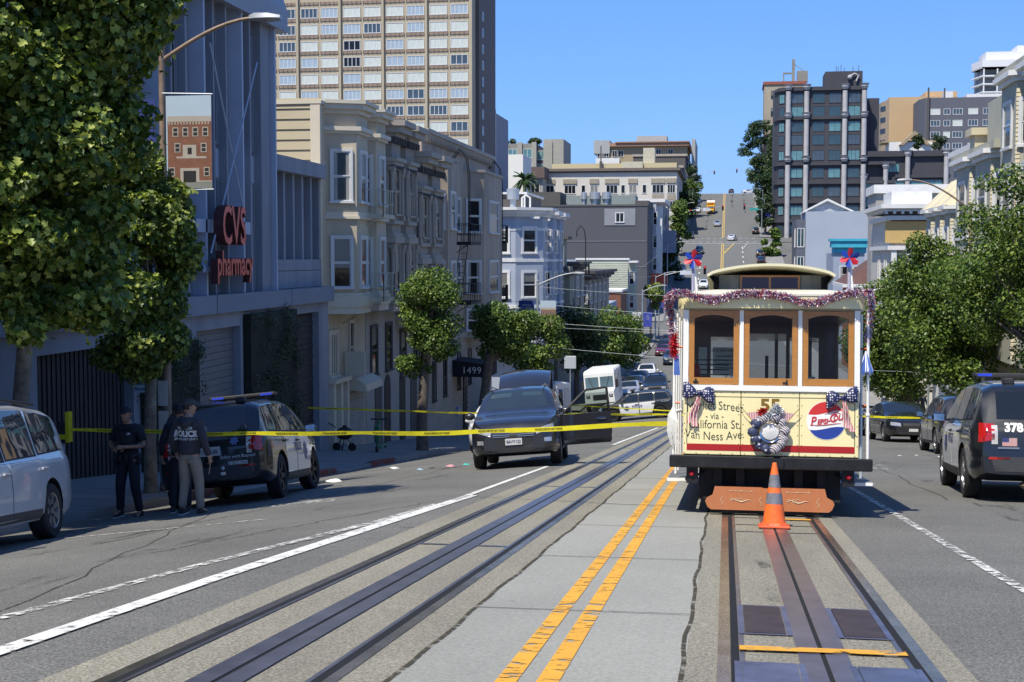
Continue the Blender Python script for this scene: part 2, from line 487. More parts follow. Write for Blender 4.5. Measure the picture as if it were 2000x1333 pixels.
# track bed and median
bed = MB(); sheet(bed, -3.22, -1.60, -20, 150, .004); struct('track_bed', bed, M_brown)
bed = MB(); sheet(bed, -.20, 1.27, -20, 150, .004); struct('track_bed', bed, M_brown)
med = MB(); sheet(med, -1.60, -.20, -20, 150, .004); struct('road_median', med, M_conc)
# joints along and across the median
jn = MB()
for yj in [2.6 + 2.95 * i for i in range(24)]:
    w_ = .012
    jn.quad((-1.6, yj, G(-1.6, yj) + .008), (-.2, yj + .04, G(-.2, yj) + .008), (-.2, yj + .04 + w_, G(-.2, yj) + .008), (-1.6, yj + w_, G(-1.6, yj) + .008))
struct('pavement_joints', jn, mat('joint_dark', (.07, .068, .06), .9))
cr_ = MB()
sheet(cr_, -1.62, -1.59, 1, 60, .008, .4, fx=lambda y: .010 * math.sin(y * 1.9) + .008 * math.sin(y * 5.1))
sheet(cr_, -.222, -.196, 1, 60, .008, .4, fx=lambda y: .010 * math.sin(y * 2.3) + .008 * math.sin(y * 4.7))
struct('dirt_seam', cr_, M_crack)
# wheel-worn asphalt joins
jj = MB()
for (xa, ya, xb, yb) in ((-3.9, 5, -9, 24), (-5.5, 12, -3.8, 17), (2.6, 12, 4.4, 13.2), (3.2, 20, 3.4, 44), (-7, 14, -6.2, 30)):
    for i in range(26):
        t0, t1 = i / 26, (i + 1) / 26
        def P_(t): x = xa + (xb - xa) * t + .05 * math.sin(t * 31) + .03 * math.sin(t * 77); y = ya + (yb - ya) * t; return x, y
        (x0, y0), (x1, y1) = P_(t0), P_(t1)
        jj.quad((x0, y0, G(x0, y0) + .005), (x0 + .022, y0, G(x0, y0) + .005), (x1 + .022, y1, G(x1, y1) + .005), (x1, y1, G(x1, y1) + .005))
struct('road_cracks', jj, M_crack)

# sidewalks with kerbs
def walk(x0, x1, y0, y1, kx, cut=()):
    """x0..x1 pavement, kerb at kx (one of them)"""
    w = MB(); k = MB(); s_ = 1 if kx > x0 + .1 else -1
    Y = ys(y0, y1, 1.5)
    def kh(y):
        for (a, b) in cut:
            if a < y < b: return .03
            if a - 1.2 < y <= a: return .03 + .11 * (a - y) / 1.2
            if b <= y < b + 1.2: return .03 + .11 * (y - b) / 1.2
        return .14
    V = []; VK = []
    other = x0 if kx == x1 else x1
    inn = kx - .16 * (1 if kx == x1 else -1)
    for y in Y:
        g0 = G(kx, y); h = kh(y)
        V += [(other, y, g0 + .14 + .02 * abs(other - inn)), (inn + (other - inn) * .5, y, g0 + .14 + .01 * abs(other - inn)), (inn, y, g0 + h + .0)]
        VK += [(inn, y, g0 + h), (kx - (.02 if kx == x1 else -.02), y, g0 + h + .004), (kx, y, g0 + h - .02), (kx, y, g0 - .15)]
    n = len(Y)
    w.add(V, [(i * 3 + j, i * 3 + j + 1, i * 3 + j + 4, i * 3 + j + 3) for i in range(n - 1) for j in range(2)])
    k.add(VK, [(i * 4 + j, i * 4 + j + 1, i * 4 + j + 5, i * 4 + j + 4) for i in range(n - 1) for j in range(3)])
    # end caps towards the crossings
    struct('sidewalk', w, M_side); struct('kerb', k, M_kerb, True)
for (a, b, cut) in ((-60, 78.5, ((27.0, 30.4), (35.2, 36.8))), (95.5, 202, ()), (222, 325, ()), (346, 600, ())):
    walk(FL, KL, a, b, KL, cut)
for (a, b, cut) in ((-60, 78.5, ()), (95.5, 202, ()), (222, 325, ()), (346, 600, ())):
    walk(KR, FR, a, b, KR, cut)
# scored joints in the near pavement
sj = MB()
for i in range(60):
    y = 8 + i * 1.2
    for j in range(4):
        xa, xb = -13.95 + j * .85, -13.95 + (j + 1) * .85
        za = G(KL, y) + .14 + .02 * abs(xa + 10.56) + .004; zb = G(KL, y) + .14 + .02 * abs(xb + 10.56) + .004
        if y > 26 and y < 38: continue
        sj.quad((xa, y, za), (xb, y, zb), (xb, y + .015, zb), (xa, y + .015, za))
struct('sidewalk_joints', sj, mat('joint_dark', (.07, .068, .06), .9))
mk = MB()
for xa, ya, xb, yb, w_ in ((-5.6, 6, -5.3, 30, .5), (-7.2, 9, -7.0, 34, .45), (.33, 9.3, .33, 14, .12), (.75, 9.3, .75, 14, .12), (3.6, 8, 3.9, 40, .5), (5.4, 10, 5.6, 40, .45)):
    for i in range(40):
        t0, t1 = i / 40, (i + 1) / 40; q = [(xa + (xb - xa) * t, ya + (yb - ya) * t) for t in (t0, t1)]
        mk.add([(q[0][0] - w_ / 2, q[0][1], G(q[0][0] - w_ / 2, q[0][1]) + .006), (q[0][0] + w_ / 2, q[0][1], G(q[0][0] + w_ / 2, q[0][1]) + .006), (q[1][0] + w_ / 2, q[1][1], G(q[1][0] + w_ / 2, q[1][1]) + .006), (q[1][0] - w_ / 2, q[1][1], G(q[1][0] - w_ / 2, q[1][1]) + .006)], [(0, 1, 2, 3)])
struct('road_stain', mk, paintmark('tyre_stain', (.05, .048, .043), .55, .75, (2.2, .5, 2), .8))
# red painted kerb lengths
rk = MB()
for (a, b) in ((24.8, 26.9), (31.8, 34.6), (38.2, 41)):
    Y = ys(a, b, .7)
    V = []
    for y in Y:
        g0 = G(KL, y)
        V += [(KL - .17, y, g0 + .149), (KL + .004, y, g0 + .149), (KL + .006, y, g0 + .0)]
    rk.add(V, [(i * 3 + j, i * 3 + j + 1, i * 3 + j + 4, i * 3 + j + 3) for i in range(len(Y) - 1) for j in range(2)])
struct('kerb_paint', rk, paintmark('kerb_red', (.25, .035, .03), .4, .5, (5, 5, 5)))

# painted lines
def line(pts, w, dz=.009, st=1.0, mb=None):
    mb = mb or MB()
    P = []
    for (xa, ya), (xb, yb) in zip(pts, pts[1:]):
        n = max(1, int(math.hypot(xb - xa, yb - ya) / st))
        for i in range(n): t = i / n; P.append((xa + (xb - xa) * t, ya + (yb - ya) * t))
    P.append(pts[-1])
    V = []
    for i, (x, y) in enumerate(P):
        a = P[max(0, i - 1)]; b = P[min(len(P) - 1, i + 1)]
        dx, dy = b[0] - a[0], b[1] - a[1]; L = math.hypot(dx, dy) or 1
        ox, oy = -dy / L * w / 2, dx / L * w / 2
        V += [(x + ox, y + oy, G(x + ox, y + oy) + dz), (x - ox, y - oy, G(x - ox, y - oy) + dz)]
    mb.add(V, [(2 * i, 2 * i + 1, 2 * i + 3, 2 * i + 2) for i in range(len(P) - 1)])
    return mb
mk = MB()
line([(-3.82, 3), (-3.76, 9.4), (-3.55, 17.0), (-3.50, 18.2)], .155, mb=mk)
line([(-3.56, 17.2), (-3.55, 26.5)], .09, mb=mk)
line([(-3.35, 40), (-3.3, 66)], .12, mb=mk)
line([(-9.6, 72.0), (-3.4, 72.0)], .3, mb=mk)
struct('lane_line', mk, M_white)
mk = MB()
line([(-4.75, 3), (-4.56, 7.6), (-4.28, 10.4), (-3.74, 14.2), (-3.62, 16.6)], .15, mb=mk)
line([(-9.4, 15.4), (-5.7, 15.9)], .08, mb=mk)
struct('lane_line', mk, M_whiteworn)
mk = MB()
line([(2.3, 8.0), (2.22, 11), (2.12, 17.5), (2.0, 24)], .10, mb=mk)
line([(2.0, 24), (1.95, 60)], .09, mb=mk)
struct('lane_line', mk, M_whiteworn)
mk = MB()
for xo, w_ in ((-1.045, .105), (-.845, .11)):
    line([(xo, -2), (xo, 70)], w_, mb=mk, st=.6)
struct('centre_line', mk, M_yellow)
# bicycle marks on the asphalt
bm_ = MB()
for (bx, by, s_) in ((-6.3, 19.2, 1.0), (3.0, 29.0, .9)):
    for k in (-1, 1):
        cxx, cyy = bx + k * .28 * s_, by
        for i in range(12):
            a0, a1 = i * math.pi / 6, (i + 1) * math.pi / 6
            r0, r1 = .22 * s_, .16 * s_
            q = [(cxx + r * math.cos(a), cyy + 1.5 * r * math.sin(a)) for r, a in ((r0, a0), (r0, a1), (r1, a1), (r1, a0))]
            bm_.quad(*[(x, y, G(x, y) + .009) for x, y in q])
    for (xa, ya, xb, yb) in ((-.28, 0, 0, .5), (0, .5, .28, 0), (-.05, .1, .3, .7), (-.6, 1.2, 0, 1.8), (0, 1.8, .6, 1.2), (-.6, 1.9, 0, 2.5), (0, 2.5, .6, 1.9)):
        line([(bx + xa * s_, by + ya * s_), (bx + xb * s_, by + yb * s_)], .09 * s_, mb=bm_, st=.3)
struct('bicycle_mark', bm_, M_whiteworn)
# crosswalks
mk = MB()
for yy in (77.0, 80.2, 94.5, 97.5): line([(-9.9, yy), (-3.6, yy)], .3, mb=mk)
for i in range(8): line([(-9.4 + i * 2.3, 94.4), (-9.4 + i * 2.3, 97.4)], .6, mb=mk); line([(-9.4 + i * 2.3, 77.4), (-9.4 + i * 2.3, 80.0)], .6, mb=mk)
line([(-3.2, 100), (-3.2, 190)], .15, mb=mk); line([(-6.7, 96.5), (-6.7, 140)], .1, mb=mk)
for yy in (322.5, 326.5, 344.5): line([(-9.9, yy), (8, yy)], .35, .012, mb=mk) if yy < 323 else [line([(-9.9 + i * 1.6, yy), (-9.1 + i * 1.6, yy)], .45, .012, mb=mk) for i in range(11)]
for yy in (460.5, 463.5): [line([(-9.9 + i * 1.6, yy), (-9.1 + i * 1.6, yy)], .45, .012, mb=mk) for i in range(11)]
for i in range(12):
    y = 228 + i * 7.8
    line([(-5.6, y), (-5.6, y + 2.2)], .22, .012, mb=mk); line([(3.5, y), (3.5, y + 2.2)], .22, .012, mb=mk)
for i in range(4): line([(3.5 + i * .4, 312 + i * 3.4), (3.6 + i * .4, 313.6 + i * 3.4)], .22, .012, mb=mk)
struct('crosswalk', mk, mat('white_marking', (.62, .62, .58), .7, 0, .15))
mk = MB()
for xo in (-1.25, -.85): line([(xo, 222), (xo, 322)], .2, .012, mb=mk); line([(xo, 346), (xo, 462)], .2, .012, mb=mk)
line([(-.85, 304), (1.6, 322)], .3, .012, mb=mk)
for i in range(3): line([(-.85, 309 + i * 4.5), (.0 + i * .6, 309.5 + i * 4.5)], .3, .012, mb=mk)
struct('centre_line', mk, mat('yellow_marking', (.50, .34, .08), .7, 0, .15))
# oil-dark wheel stains on the far climb
mk = MB()
line([(1.4, 415), (1.4, 460)], .9, .016, mb=mk); line([(5.2, 400), (5.2, 458)], .7, .016, mb=mk); line([(-5.6, 360), (-5.6, 445)], .6, .016, mb=mk)
struct('road_stain', mk, paintmark('oil_stain', (.05, .05, .048), .5, .62, (.8, .1, 1), .9))

# ------------------------------------------------ cable car tracks
def track(cx, label, x_l, x_r):
    t = wthing('cable_car_track', label, 'track', (cx, 0, 0))
    for x in (x_l, x_r):
        b = MB()
        inn = 1 if x < cx else -1
        sheet(b, x - .035, x + .035, -20, 150, .008)
        b.build('rail', M_steel, t)
        b = MB(); a, c = sorted((x + inn * .037, x + inn * .082)); sheet(b, a, c, -20, 150, .009); b.build('flangeway', M_black, t)
        b = MB(); a, c = sorted((x + inn * .084, x + inn * .112)); sheet(b, a, c, -20, 150, .010); b.build('guard_rail', M_steeld, t)
    for s_ in (-1, 1):
        b = MB(); a, c = sorted((cx + s_ * .014, cx + s_ * .135)); sheet(b, a, c, -20, 150, .012); b.build('slot_plate', M_steeld, t)
    b = MB(); sheet(b, cx - .014, cx + .014, -20, 150, .007); b.build('slot', M_black, t)
    return t
track(-2.40, 'left cable car track of dark steel rails beside the white lines', -2.925, -1.875)
track(.54, 'right cable car track of dark steel rails running under the cable car', .005, 1.075)
def plate(x0, x1, y0, y1, m_, label, group=None, rim=True):
    r = wthing('cover_plate', label, 'metal plate', (x0, y0, G(0, y0)), group)
    b = MB(); z = .016
    for (a, c) in ((y0, y1),):
        b.add([(x0, a, G(0, a) + .002), (x1, a, G(0, a) + .002), (x1, c, G(0, c) + .002), (x0, c, G(0, c) + .002), (x0, a, G(0, a) + z), (x1, a, G(0, a) + z), (x1, c, G(0, c) + z), (x0, c, G(0, c) + z)],
              [(3, 2, 1, 0), (4, 5, 6, 7), (0, 1, 5, 4), (1, 2, 6, 5), (2, 3, 7, 6), (3, 0, 4, 7)])
    b.build('plate', m_, r)
    if rim:
        b = MB(); e = .04
        for (a0, a1, c0, c1) in ((x0 - e, x0 - .004, y0 - e, y1 + e), (x1 + .004, x1 + e, y0 - e, y1 + e), (x0, x1, y0 - e, y0 - .006), (x0, x1, y1 + .006, y1 + e)):
            b.add([(a0, c0, G(0, c0) + .013), (a1, c0, G(0, c0) + .013), (a1, c1, G(0, c1) + .013), (a0, c1, G(0, c1) + .013)], [(0, 1, 2, 3)])
        b.build('rim', M_blueplate, r)
plate(.13, .37, 7.95, 9.0, M_rust, 'brown rusty hatch plate left of the slot near the cone')
plate(.71, .95, 7.95, 9.0, M_rust, 'brown rusty hatch plate right of the slot near the cone')
plate(.10, .385, 5.6, 7.02, M_blueplate, 'worn bluish steel plate left of the slot at the bottom edge')
plate(.695, .98, 5.6, 7.02, M_blueplate, 'worn bluish steel plate right of the slot at the bottom edge')
for i, yy in enumerate((14.2, 15.0, 15.9)):
    b = MB(); b.add([(x, y, G(0, y) + .009) for x, y in ((.12, yy), (.96, yy), (.96, yy + .05), (.12, yy + .05))], [(0, 1, 2, 3)])
    struct('pavement_joints', b, mat('joint_dark', (.07, .068, .06), .9))
b = MB(); b.add([(x, y, G(0, y) + .019) for x, y in ((.09, 7.36), (1.0, 7.4), (1.0, 7.53), (.09, 7.49))], [(0, 1, 2, 3)]); struct('cross_line', b, M_yellow)
b = MB(); b.add([(x, y, G(0, y) + .019) for x, y in ((.69, 15.7), (1.0, 15.7), (1.0, 15.85), (.69, 15.85))], [(0, 1, 2, 3)]); struct('cross_line', b, M_yellow)
# expansion bars across the left track
b = MB()
for yy in (12.0, 20.5, 29.0, 37.5):
    b.add([(x, y, G(-2.4, y) + .009) for x, y in ((-2.26, yy), (-1.98, yy), (-1.98, yy + .09), (-2.26, yy + .09))], [(0, 1, 2, 3)])
    b.add([(x, y, G(-2.4, y) + .009) for x, y in ((-2.82, yy), (-2.54, yy), (-2.54, yy + .09), (-2.82, yy + .09))], [(0, 1, 2, 3)])
struct('track_cross_bars', b, M_steeld)

# ------------------------------------------------ trees
M_bark = mat('bark', (.13, .105, .085), .95, 0, .35, 6, .6, 25)
M_barkp = mat('plane_bark', (.20, .17, .13), .9, 0, .55, 5, .4, 20)
L_plane = leafmat('leaf_plane', (.03, .06, .011), (.11, .165, .025), (.38, .42, .09))
L_mid = leafmat('leaf_street', (.028, .06, .011), (.09, .155, .024), (.22, .28, .055))
L_dark = leafmat('leaf_dark', (.018, .04, .012), (.03, .06, .018), (.05, .085, .025))
L_cyp = leafmat('leaf_cypress', (.03, .06, .012), (.05, .085, .02), (.07, .11, .03))
L_ivy = leafmat('leaf_ivy', (.03, .045, .02), (.06, .08, .04), (.11, .125, .08))
def leaf_mesh(name, m, clumps, n, size, seed, lobed=False, droop=.25):
    """clumps: (centre, radii); n leaves share them by surface area; leaves lie near each clump's skin"""
    rng = np.random.default_rng(seed)
    C_ = np.array([c for c, r in clumps], float); R_ = np.array([r for c, r in clumps], float)
    w = (R_[:, 0] * R_[:, 2]) ** 1.0; w = w / w.sum()
    k = rng.choice(len(clumps), n, p=w)
    d = rng.normal(size=(n, 3)); d /= np.linalg.norm(d, axis=1)[:, None]
    rr = 1.08 - np.abs(rng.normal(0, .30, n)) + (rng.random(n) < .12) * rng.uniform(0, .35, n); rr = np.clip(rr, .1, 1.45)
    P = C_[k] + d * R_[k] * rr[:, None]
    nrm = d * .7 + rng.normal(0, .6, (n, 3)) + np.array([0, -.12, .45]); nrm /= np.linalg.norm(nrm, axis=1)[:, None]
    t = rng.normal(size=(n, 3)) + np.array([0, 0, -droop * 2]); t -= nrm * (t * nrm).sum(1)[:, None]; t /= np.linalg.norm(t, axis=1)[:, None]
    b = np.cross(nrm, t)
    s = size * rng.uniform(.6, 1.25, n)
    if lobed:     # palmate outline folded along the midrib
        o = [(-.5, 0, 0), (-.30, .42, .12), (-.04, .22, .05), (.14, .52, .16), (.58, 0, -.10), (.14, -.52, .16), (-.04, -.22, .05), (-.30, -.42, .12)]
        fs = [(0, 4, 3, 2, 1), (0, 7, 6, 5, 4)]
    else:
        o = [(-.5, 0, 0), (0, .36, .08), (.5, 0, -.03), (0, -.36, .08)]
        fs = [(0, 2, 1), (0, 3, 2)]
    V = np.concatenate([(P + t * (s * a)[:, None] + b * (s * c)[:, None] + nrm * (s * e)[:, None])[:, None, :] for a, c, e in o], 1).reshape(-1, 3)
    m_ = len(o)
    loops = np.concatenate([np.array(f)[None, :] + np.arange(n)[:, None] * m_ for f in fs], 1).ravel()
    nl = [len(f) for f in fs]
    tot = np.tile(np.array(nl), n); st = np.concatenate([[0], np.cumsum(tot)[:-1]])
    me = bpy.data.meshes.new(name)
    me.vertices.add(len(V)); me.vertices.foreach_set('co', V.ravel())
    me.loops.add(len(loops)); me.loops.foreach_set('vertex_index', loops.astype(np.int32))
    me.polygons.add(len(tot)); me.polygons.foreach_set('loop_start', st.astype(np.int32)); me.polygons.foreach_set('loop_total', tot.astype(np.int32))
    me.materials.append(m); me.update(calc_edges=True); me.validate()
    return me
def crown_clumps(c, r, n, cr, seed, squash=.8):
    """uneven set of clumps filling an ellipsoid c, r"""
    rng = random.Random(seed); out = []
    for i in range(n):
        while True:
            d = Vector((rng.uniform(-1, 1), rng.uniform(-1, 1), rng.uniform(-1, 1)))
            if .35 < d.length < 1: break
        k = cr * rng.uniform(.45, 1.45)
        out.append(((c[0] + d.x * (r[0] - k * .5), c[1] + d.y * (r[1] - k * .5), c[2] + d.z * (r[2] - k * .5)), (k, k, k * squash)))
    return out
def limb(mb, a, b, r0, r1, rng, wob=.12, n=6):
    a, b = Vector(a), Vector(b); P = []; R = []
    L = (b - a).length
    for i in range(n + 1):
        t = i / n; p = a.lerp(b, t)
        if 0 < i < n: p += Vector((rng.uniform(-1, 1), rng.uniform(-1, 1), rng.uniform(-.4, .4))) * wob * L * .25
        P.append(p); R.append(r0 + (r1 - r0) * t)
    mb.tube(P, R, 9)
def tree(name, label, base, h_trunk, tr, clumps, nleaf, lsize, lm, seed, lobed=False, group=None, lean=(0, 0), bark=None, cat='tree', twigs=True):
    rng = random.Random(seed)
    t = thing(name, label, cat, base, 0, group)
    mb = MB(); top = (lean[0], lean[1], h_trunk)
    # flare at the base, knobbly bole
    P = [(0, 0, -.15), (0, 0, .1), (lean[0] * .2 + rng.uniform(-.05, .05), lean[1] * .2, h_trunk * .3), (lean[0] * .55, lean[1] * .6 + rng.uniform(-.06, .06), h_trunk * .65), top]
    mb.tube(P, [tr * 1.45, tr * 1.15, tr, tr * .92, tr * .95], 12)
    order = sorted(clumps, key=lambda c: -c[1][0])[:max(5, len(clumps) // (2 if twigs else 4))]
    for c, r in order:
        limb(mb, (top[0], top[1], top[2] - .1 * h_trunk * rng.random()), c, tr * rng.uniform(.3, .55), tr * .06, rng)
    mb.build('trunk', bark or M_bark, t, smooth=60)
    me = leaf_mesh('crown', lm, clumps, nleaf, lsize, seed, lobed)
    o = bpy.data.objects.new('crown', me); col.objects.link(o); o.parent = t
    return t
def rel(cl, b): return [((c[0] - b[0], c[1] - b[1], c[2] - b[2]), r) for c, r in cl]
def gz(x, y): return G(max(KL, min(KR, x)), y) + (.17 if (x < KL or x > KR) else 0)

# near pair on the left
b = (-11.2, 19.6, gz(-11.2, 19.6))
cl = crown_clumps((-9.95, 17.2, 5.0), (2.0, 2.0, 3.2), 36, .6, 11) + crown_clumps((-9.8, 17.3, 2.6), (2.2, 2.0, 2.2), 32, .55, 12) + crown_clumps((-10.1, 17.4, .9), (1.7, 1.2, 1.2), 18, .4, 15) + crown_clumps((-9.35, 18.0, 4.6), (1.7, 1.2, 2.4), 26, .42, 16)
tree('plane_tree', 'big plane tree in full leaf at the left edge of the street', b, 4.0, .13, rel(cl, b), 66000, .12, L_plane, 3, True, 'plane trees along the left kerb', (.35, 0), M_barkp)
b = (-11.1, 24.4, gz(-11.1, 24.4))
cl = crown_clumps((-11.15, 24.2, 1.5), (1.05, 1.2, 2.3), 36, .36, 21) + crown_clumps((-11.2, 24.3, -.1), (1.05, 1.0, .9), 18, .34, 22) + crown_clumps((-11.3, 24.0, 3.0), (.8, .9, .9), 8, .36, 23)
tree('plane_tree', 'slimmer plane tree with a mottled trunk behind the uniformed officer', b, 3.2, .12, rel(cl, b), 30000, .11, L_plane, 4, True, 'plane trees along the left kerb', (.05, .1), M_barkp)
# street trees further down on the left
def street_tree(label, x, y, ht, c, r, n, seed, nl, ls, lm, tr=.16, cr=None, name='street_tree', group='trees along the left pavement', extra=(), th=None):
    b = (x, y, gz(x, y))
    cl = crown_clumps(c, r, n, cr or min(r) * .36, seed)
    for (c2, r2, n2) in extra: cl += crown_clumps(c2, r2, n2, min(r2) * .42, seed + 5)
    return tree(name, label, b, th or (c[2] - r[2] * .75 - b[2]), tr, rel(cl, b), nl, ls, lm, seed, False, group, (c[0] - x) * .5 and ((c[0] - x) * .4, 0) or (0, 0))
street_tree('round lit street tree standing in front of the brick house', -10.95, 47.3, 3, (-10.6, 47.3, -.75), (1.35, 1.3, 1.75), 34, 31, 19000, .11, L_mid, .2, .46, extra=(((-11.3, 47.3, -2.5), (.9, .8, .7), 7),))
street_tree('low spreading street tree above the dark 1499 awning', -11.2, 60.5, 3, (-10.2, 61, -1.9), (1.7, 1.6, 1.6), 34, 32, 18000, .13, L_mid, .22, .55)
street_tree('half shaded street tree in front of the light blue corner house', -11.3, 71.5, 3, (-10.3, 72, -3.3), (1.6, 1.6, 1.9), 26, 33, 12000, .15, L_mid, .2, .6)
street_tree('dark shaded street tree across the junction', -11.6, 104, 3, (-11.6, 104, -4.9), (2.5, 2.4, 3.0), 28, 34, 8500, .24, L_dark, .22)
street_tree('sunlit broad street tree behind the white step van', -10.8, 112, 3, (-9.8, 113, -5.3), (2.3, 2.3, 2.7), 30, 35, 9500, .24, L_mid, .22)
street_tree('third sunlit street tree on the left past the step van', -10.8, 127, 3, (-9.3, 128, -6.6), (2.4, 2.3, 2.6), 24, 36, 7000, .26, L_mid, .2)
street_tree('small yellowish street tree before the grey facade', -11.0, 196, 3, (-10.7, 196, -4.2), (2.0, 2.0, 1.9), 14, 37, 3000, .36, L_plane, .15)
street_tree('small dark street tree near the blue banners', -10.8, 165, 3, (-11.3, 165, -9.2), (1.4, 1.3, 1.8), 10, 38, 2000, .32, L_dark, .13)
for i, (x, y, z, rx, rz, m_, lb) in enumerate(((-10.8, 300, 8.6, 3.2, 5.4, L_mid, 'tall leafy tree at the left edge of the far climb'), (-11.4, 262, 1.0, 2.8, 4.0, L_dark, 'dark tree at the foot of the far climb on the left'),
        (-10.9, 362, 15.5, 3.4, 4.6, L_dark, 'dark tree beside the cream hotel on the climb'), (-11.0, 392, 19.8, 3.6, 4.6, L_mid, 'mid green tree above the parked white car on the climb'),
        (-11.6, 432, 26.0, 3.6, 5.0, L_dark, 'last dark tree on the left near the crest'))):
    street_tree(lb, x, y, 3, (x, y, z), (rx, rx, rz), 18, 50 + i, 3200, .55, m_, .25, group='trees on the left of the far climb')
# right side
street_tree('dense tree just right of the cable car at the junction corner', 10.4, 79, 3, (9.7, 79, -2.9), (3.0, 2.6, 4.1), 62, 61, 30000, .19, L_mid, .34, .85, group='trees along the right pavement', th=3.2)
street_tree('second dense tree on the right above the dark parked cars', 10.2, 59, 3, (9.4, 58, -.9), (3.1, 2.5, 3.9), 70, 62, 38000, .155, L_mid, .24, .75, group='trees along the right pavement', th=2.6)
street_tree('nearest tree on the right reaching past the picture edge', 10.4, 43, 3, (10.3, 43.5, 1.7), (3.2, 2.6, 4.0), 92, 63, 58000, .13, L_mid, .2, .65, group='trees along the right pavement', th=2.4, extra=(((10.9, 44.5, -1.3), (2.0, 2.0, 1.5), 20), ((9.4, 47, 1.0), (2.2, 2.0, 2.2), 26)))
street_tree('shaded tree at the right edge behind the parked police car', 11.4, 36, 3, (11.0, 38, -.5), (2.9, 2.4, 2.8), 50, 64, 28000, .14, L_mid, .2, .6, group='trees along the right pavement', th=2.4)
for i, (x, y, z, rx, rz, m_, nm, lb) in enumerate(((9.6, 300, 4.5, 2.4, 3.6, L_mid, 'street_tree', 'small tree behind the brass bell on the far climb'), (9.8, 352, 13.2, 3.2, 4.6, L_dark, 'street_tree', 'dark round tree by the blue banners on the far climb'),
        (10.2, 385, 20.5, 3.8, 5.2, L_dark, 'street_tree', 'dark round tree halfway up the climb on the right'), (10.5, 420, 28.5, 4.2, 5.5, L_dark, 'street_tree', 'dark tree near the crest on the right'),
        (9.9, 478, 32.0, 4.2, 5.5, L_mid, 'street_tree', 'small green tree beside the signal at the crest'))):
    street_tree(lb, x, y, 3, (x, y, z), (rx, rx, rz), 18, 70 + i, 3400, .55, m_, .25, group='trees on the right of the far climb', name=nm)
# windswept pine at the crest and cypress columns below it
b = (14, 470, gz(14, 470))
cl = crown_clumps((10.5, 470, 44), (5.6, 4, 5.5), 26, 1.9, 81, .6) + crown_clumps((6.2, 470, 38), (2.6, 3, 5.2), 12, 1.4, 82, .6)
tree('pine_tree', 'dark windswept pine leaning over the crest of the street', b, 14, .45, rel(cl, b), 5200, .6, L_dark, 83, False, None, (-2, 0))
for i, (x, y, zt, r) in enumerate(((13.6, 415, 42, 2.1), (12.2, 404, 38, 1.9), (14.4, 396, 41, 2.0))):
    zb = gz(x, y) + 1; n = 16
    cl = [((0, 0, (zt - zb) * (k + .7) / n), (r * (1 - .75 * (k / n) ** 1.5), r * (1 - .75 * (k / n) ** 1.5), (zt - zb) / n * .9)) for k in range(n)]
    tree('cypress_tree', ('tall narrow cypress left of the dark tower', 'shorter cypress nearest the street by the dark tower', 'cypress tucked against the dark tower wall')[i], (x, y, zb - 1), 3, .3, cl, 3600, .5, L_cyp, 90 + i, False, 'cypress columns by the dark tower')
# palm between the white wall and the cream hotel
b = (-47.4, 312, 9.4)
t = thing('palm_tree', 'shaggy palm left of the cream hotel', 'tree', b)
MB().tube([(0, 0, 0), (.2, 0, 6), (0, 0, 10.4)], [.45, .35, .4], 10).build('trunk', M_bark, t)
fr = MB(); rg = random.Random(5)
for i in range(46):
    a = rg.uniform(0, 6.28); e = rg.uniform(-.9, 1.2); L = rg.uniform(2.6, 3.8); P = []
    for k in range(7):
        s_ = k / 6; P.append(Vector((math.cos(a) * L * s_ * math.cos(e * .6), math.sin(a) * L * s_ * math.cos(e * .6), 10.4 + L * s_ * math.sin(e) - 1.5 * s_ * s_)))
    side = Vector((-math.sin(a), math.cos(a), 0))
    for k in range(6):
        w0 = .35 * math.sin(math.pi * (k + .3) / 6.5); w1 = .35 * math.sin(math.pi * (k + 1.3) / 7.5)
        for sg in (-1, 1):
            fr.add([P[k], P[k + 1], P[k + 1] + side * sg * w1 - Vector((0, 0, .25)), P[k] + side * sg * w0 - Vector((0, 0, .25))], [(0, 1, 2, 3)])
fr.build('crown', L_dark, t)

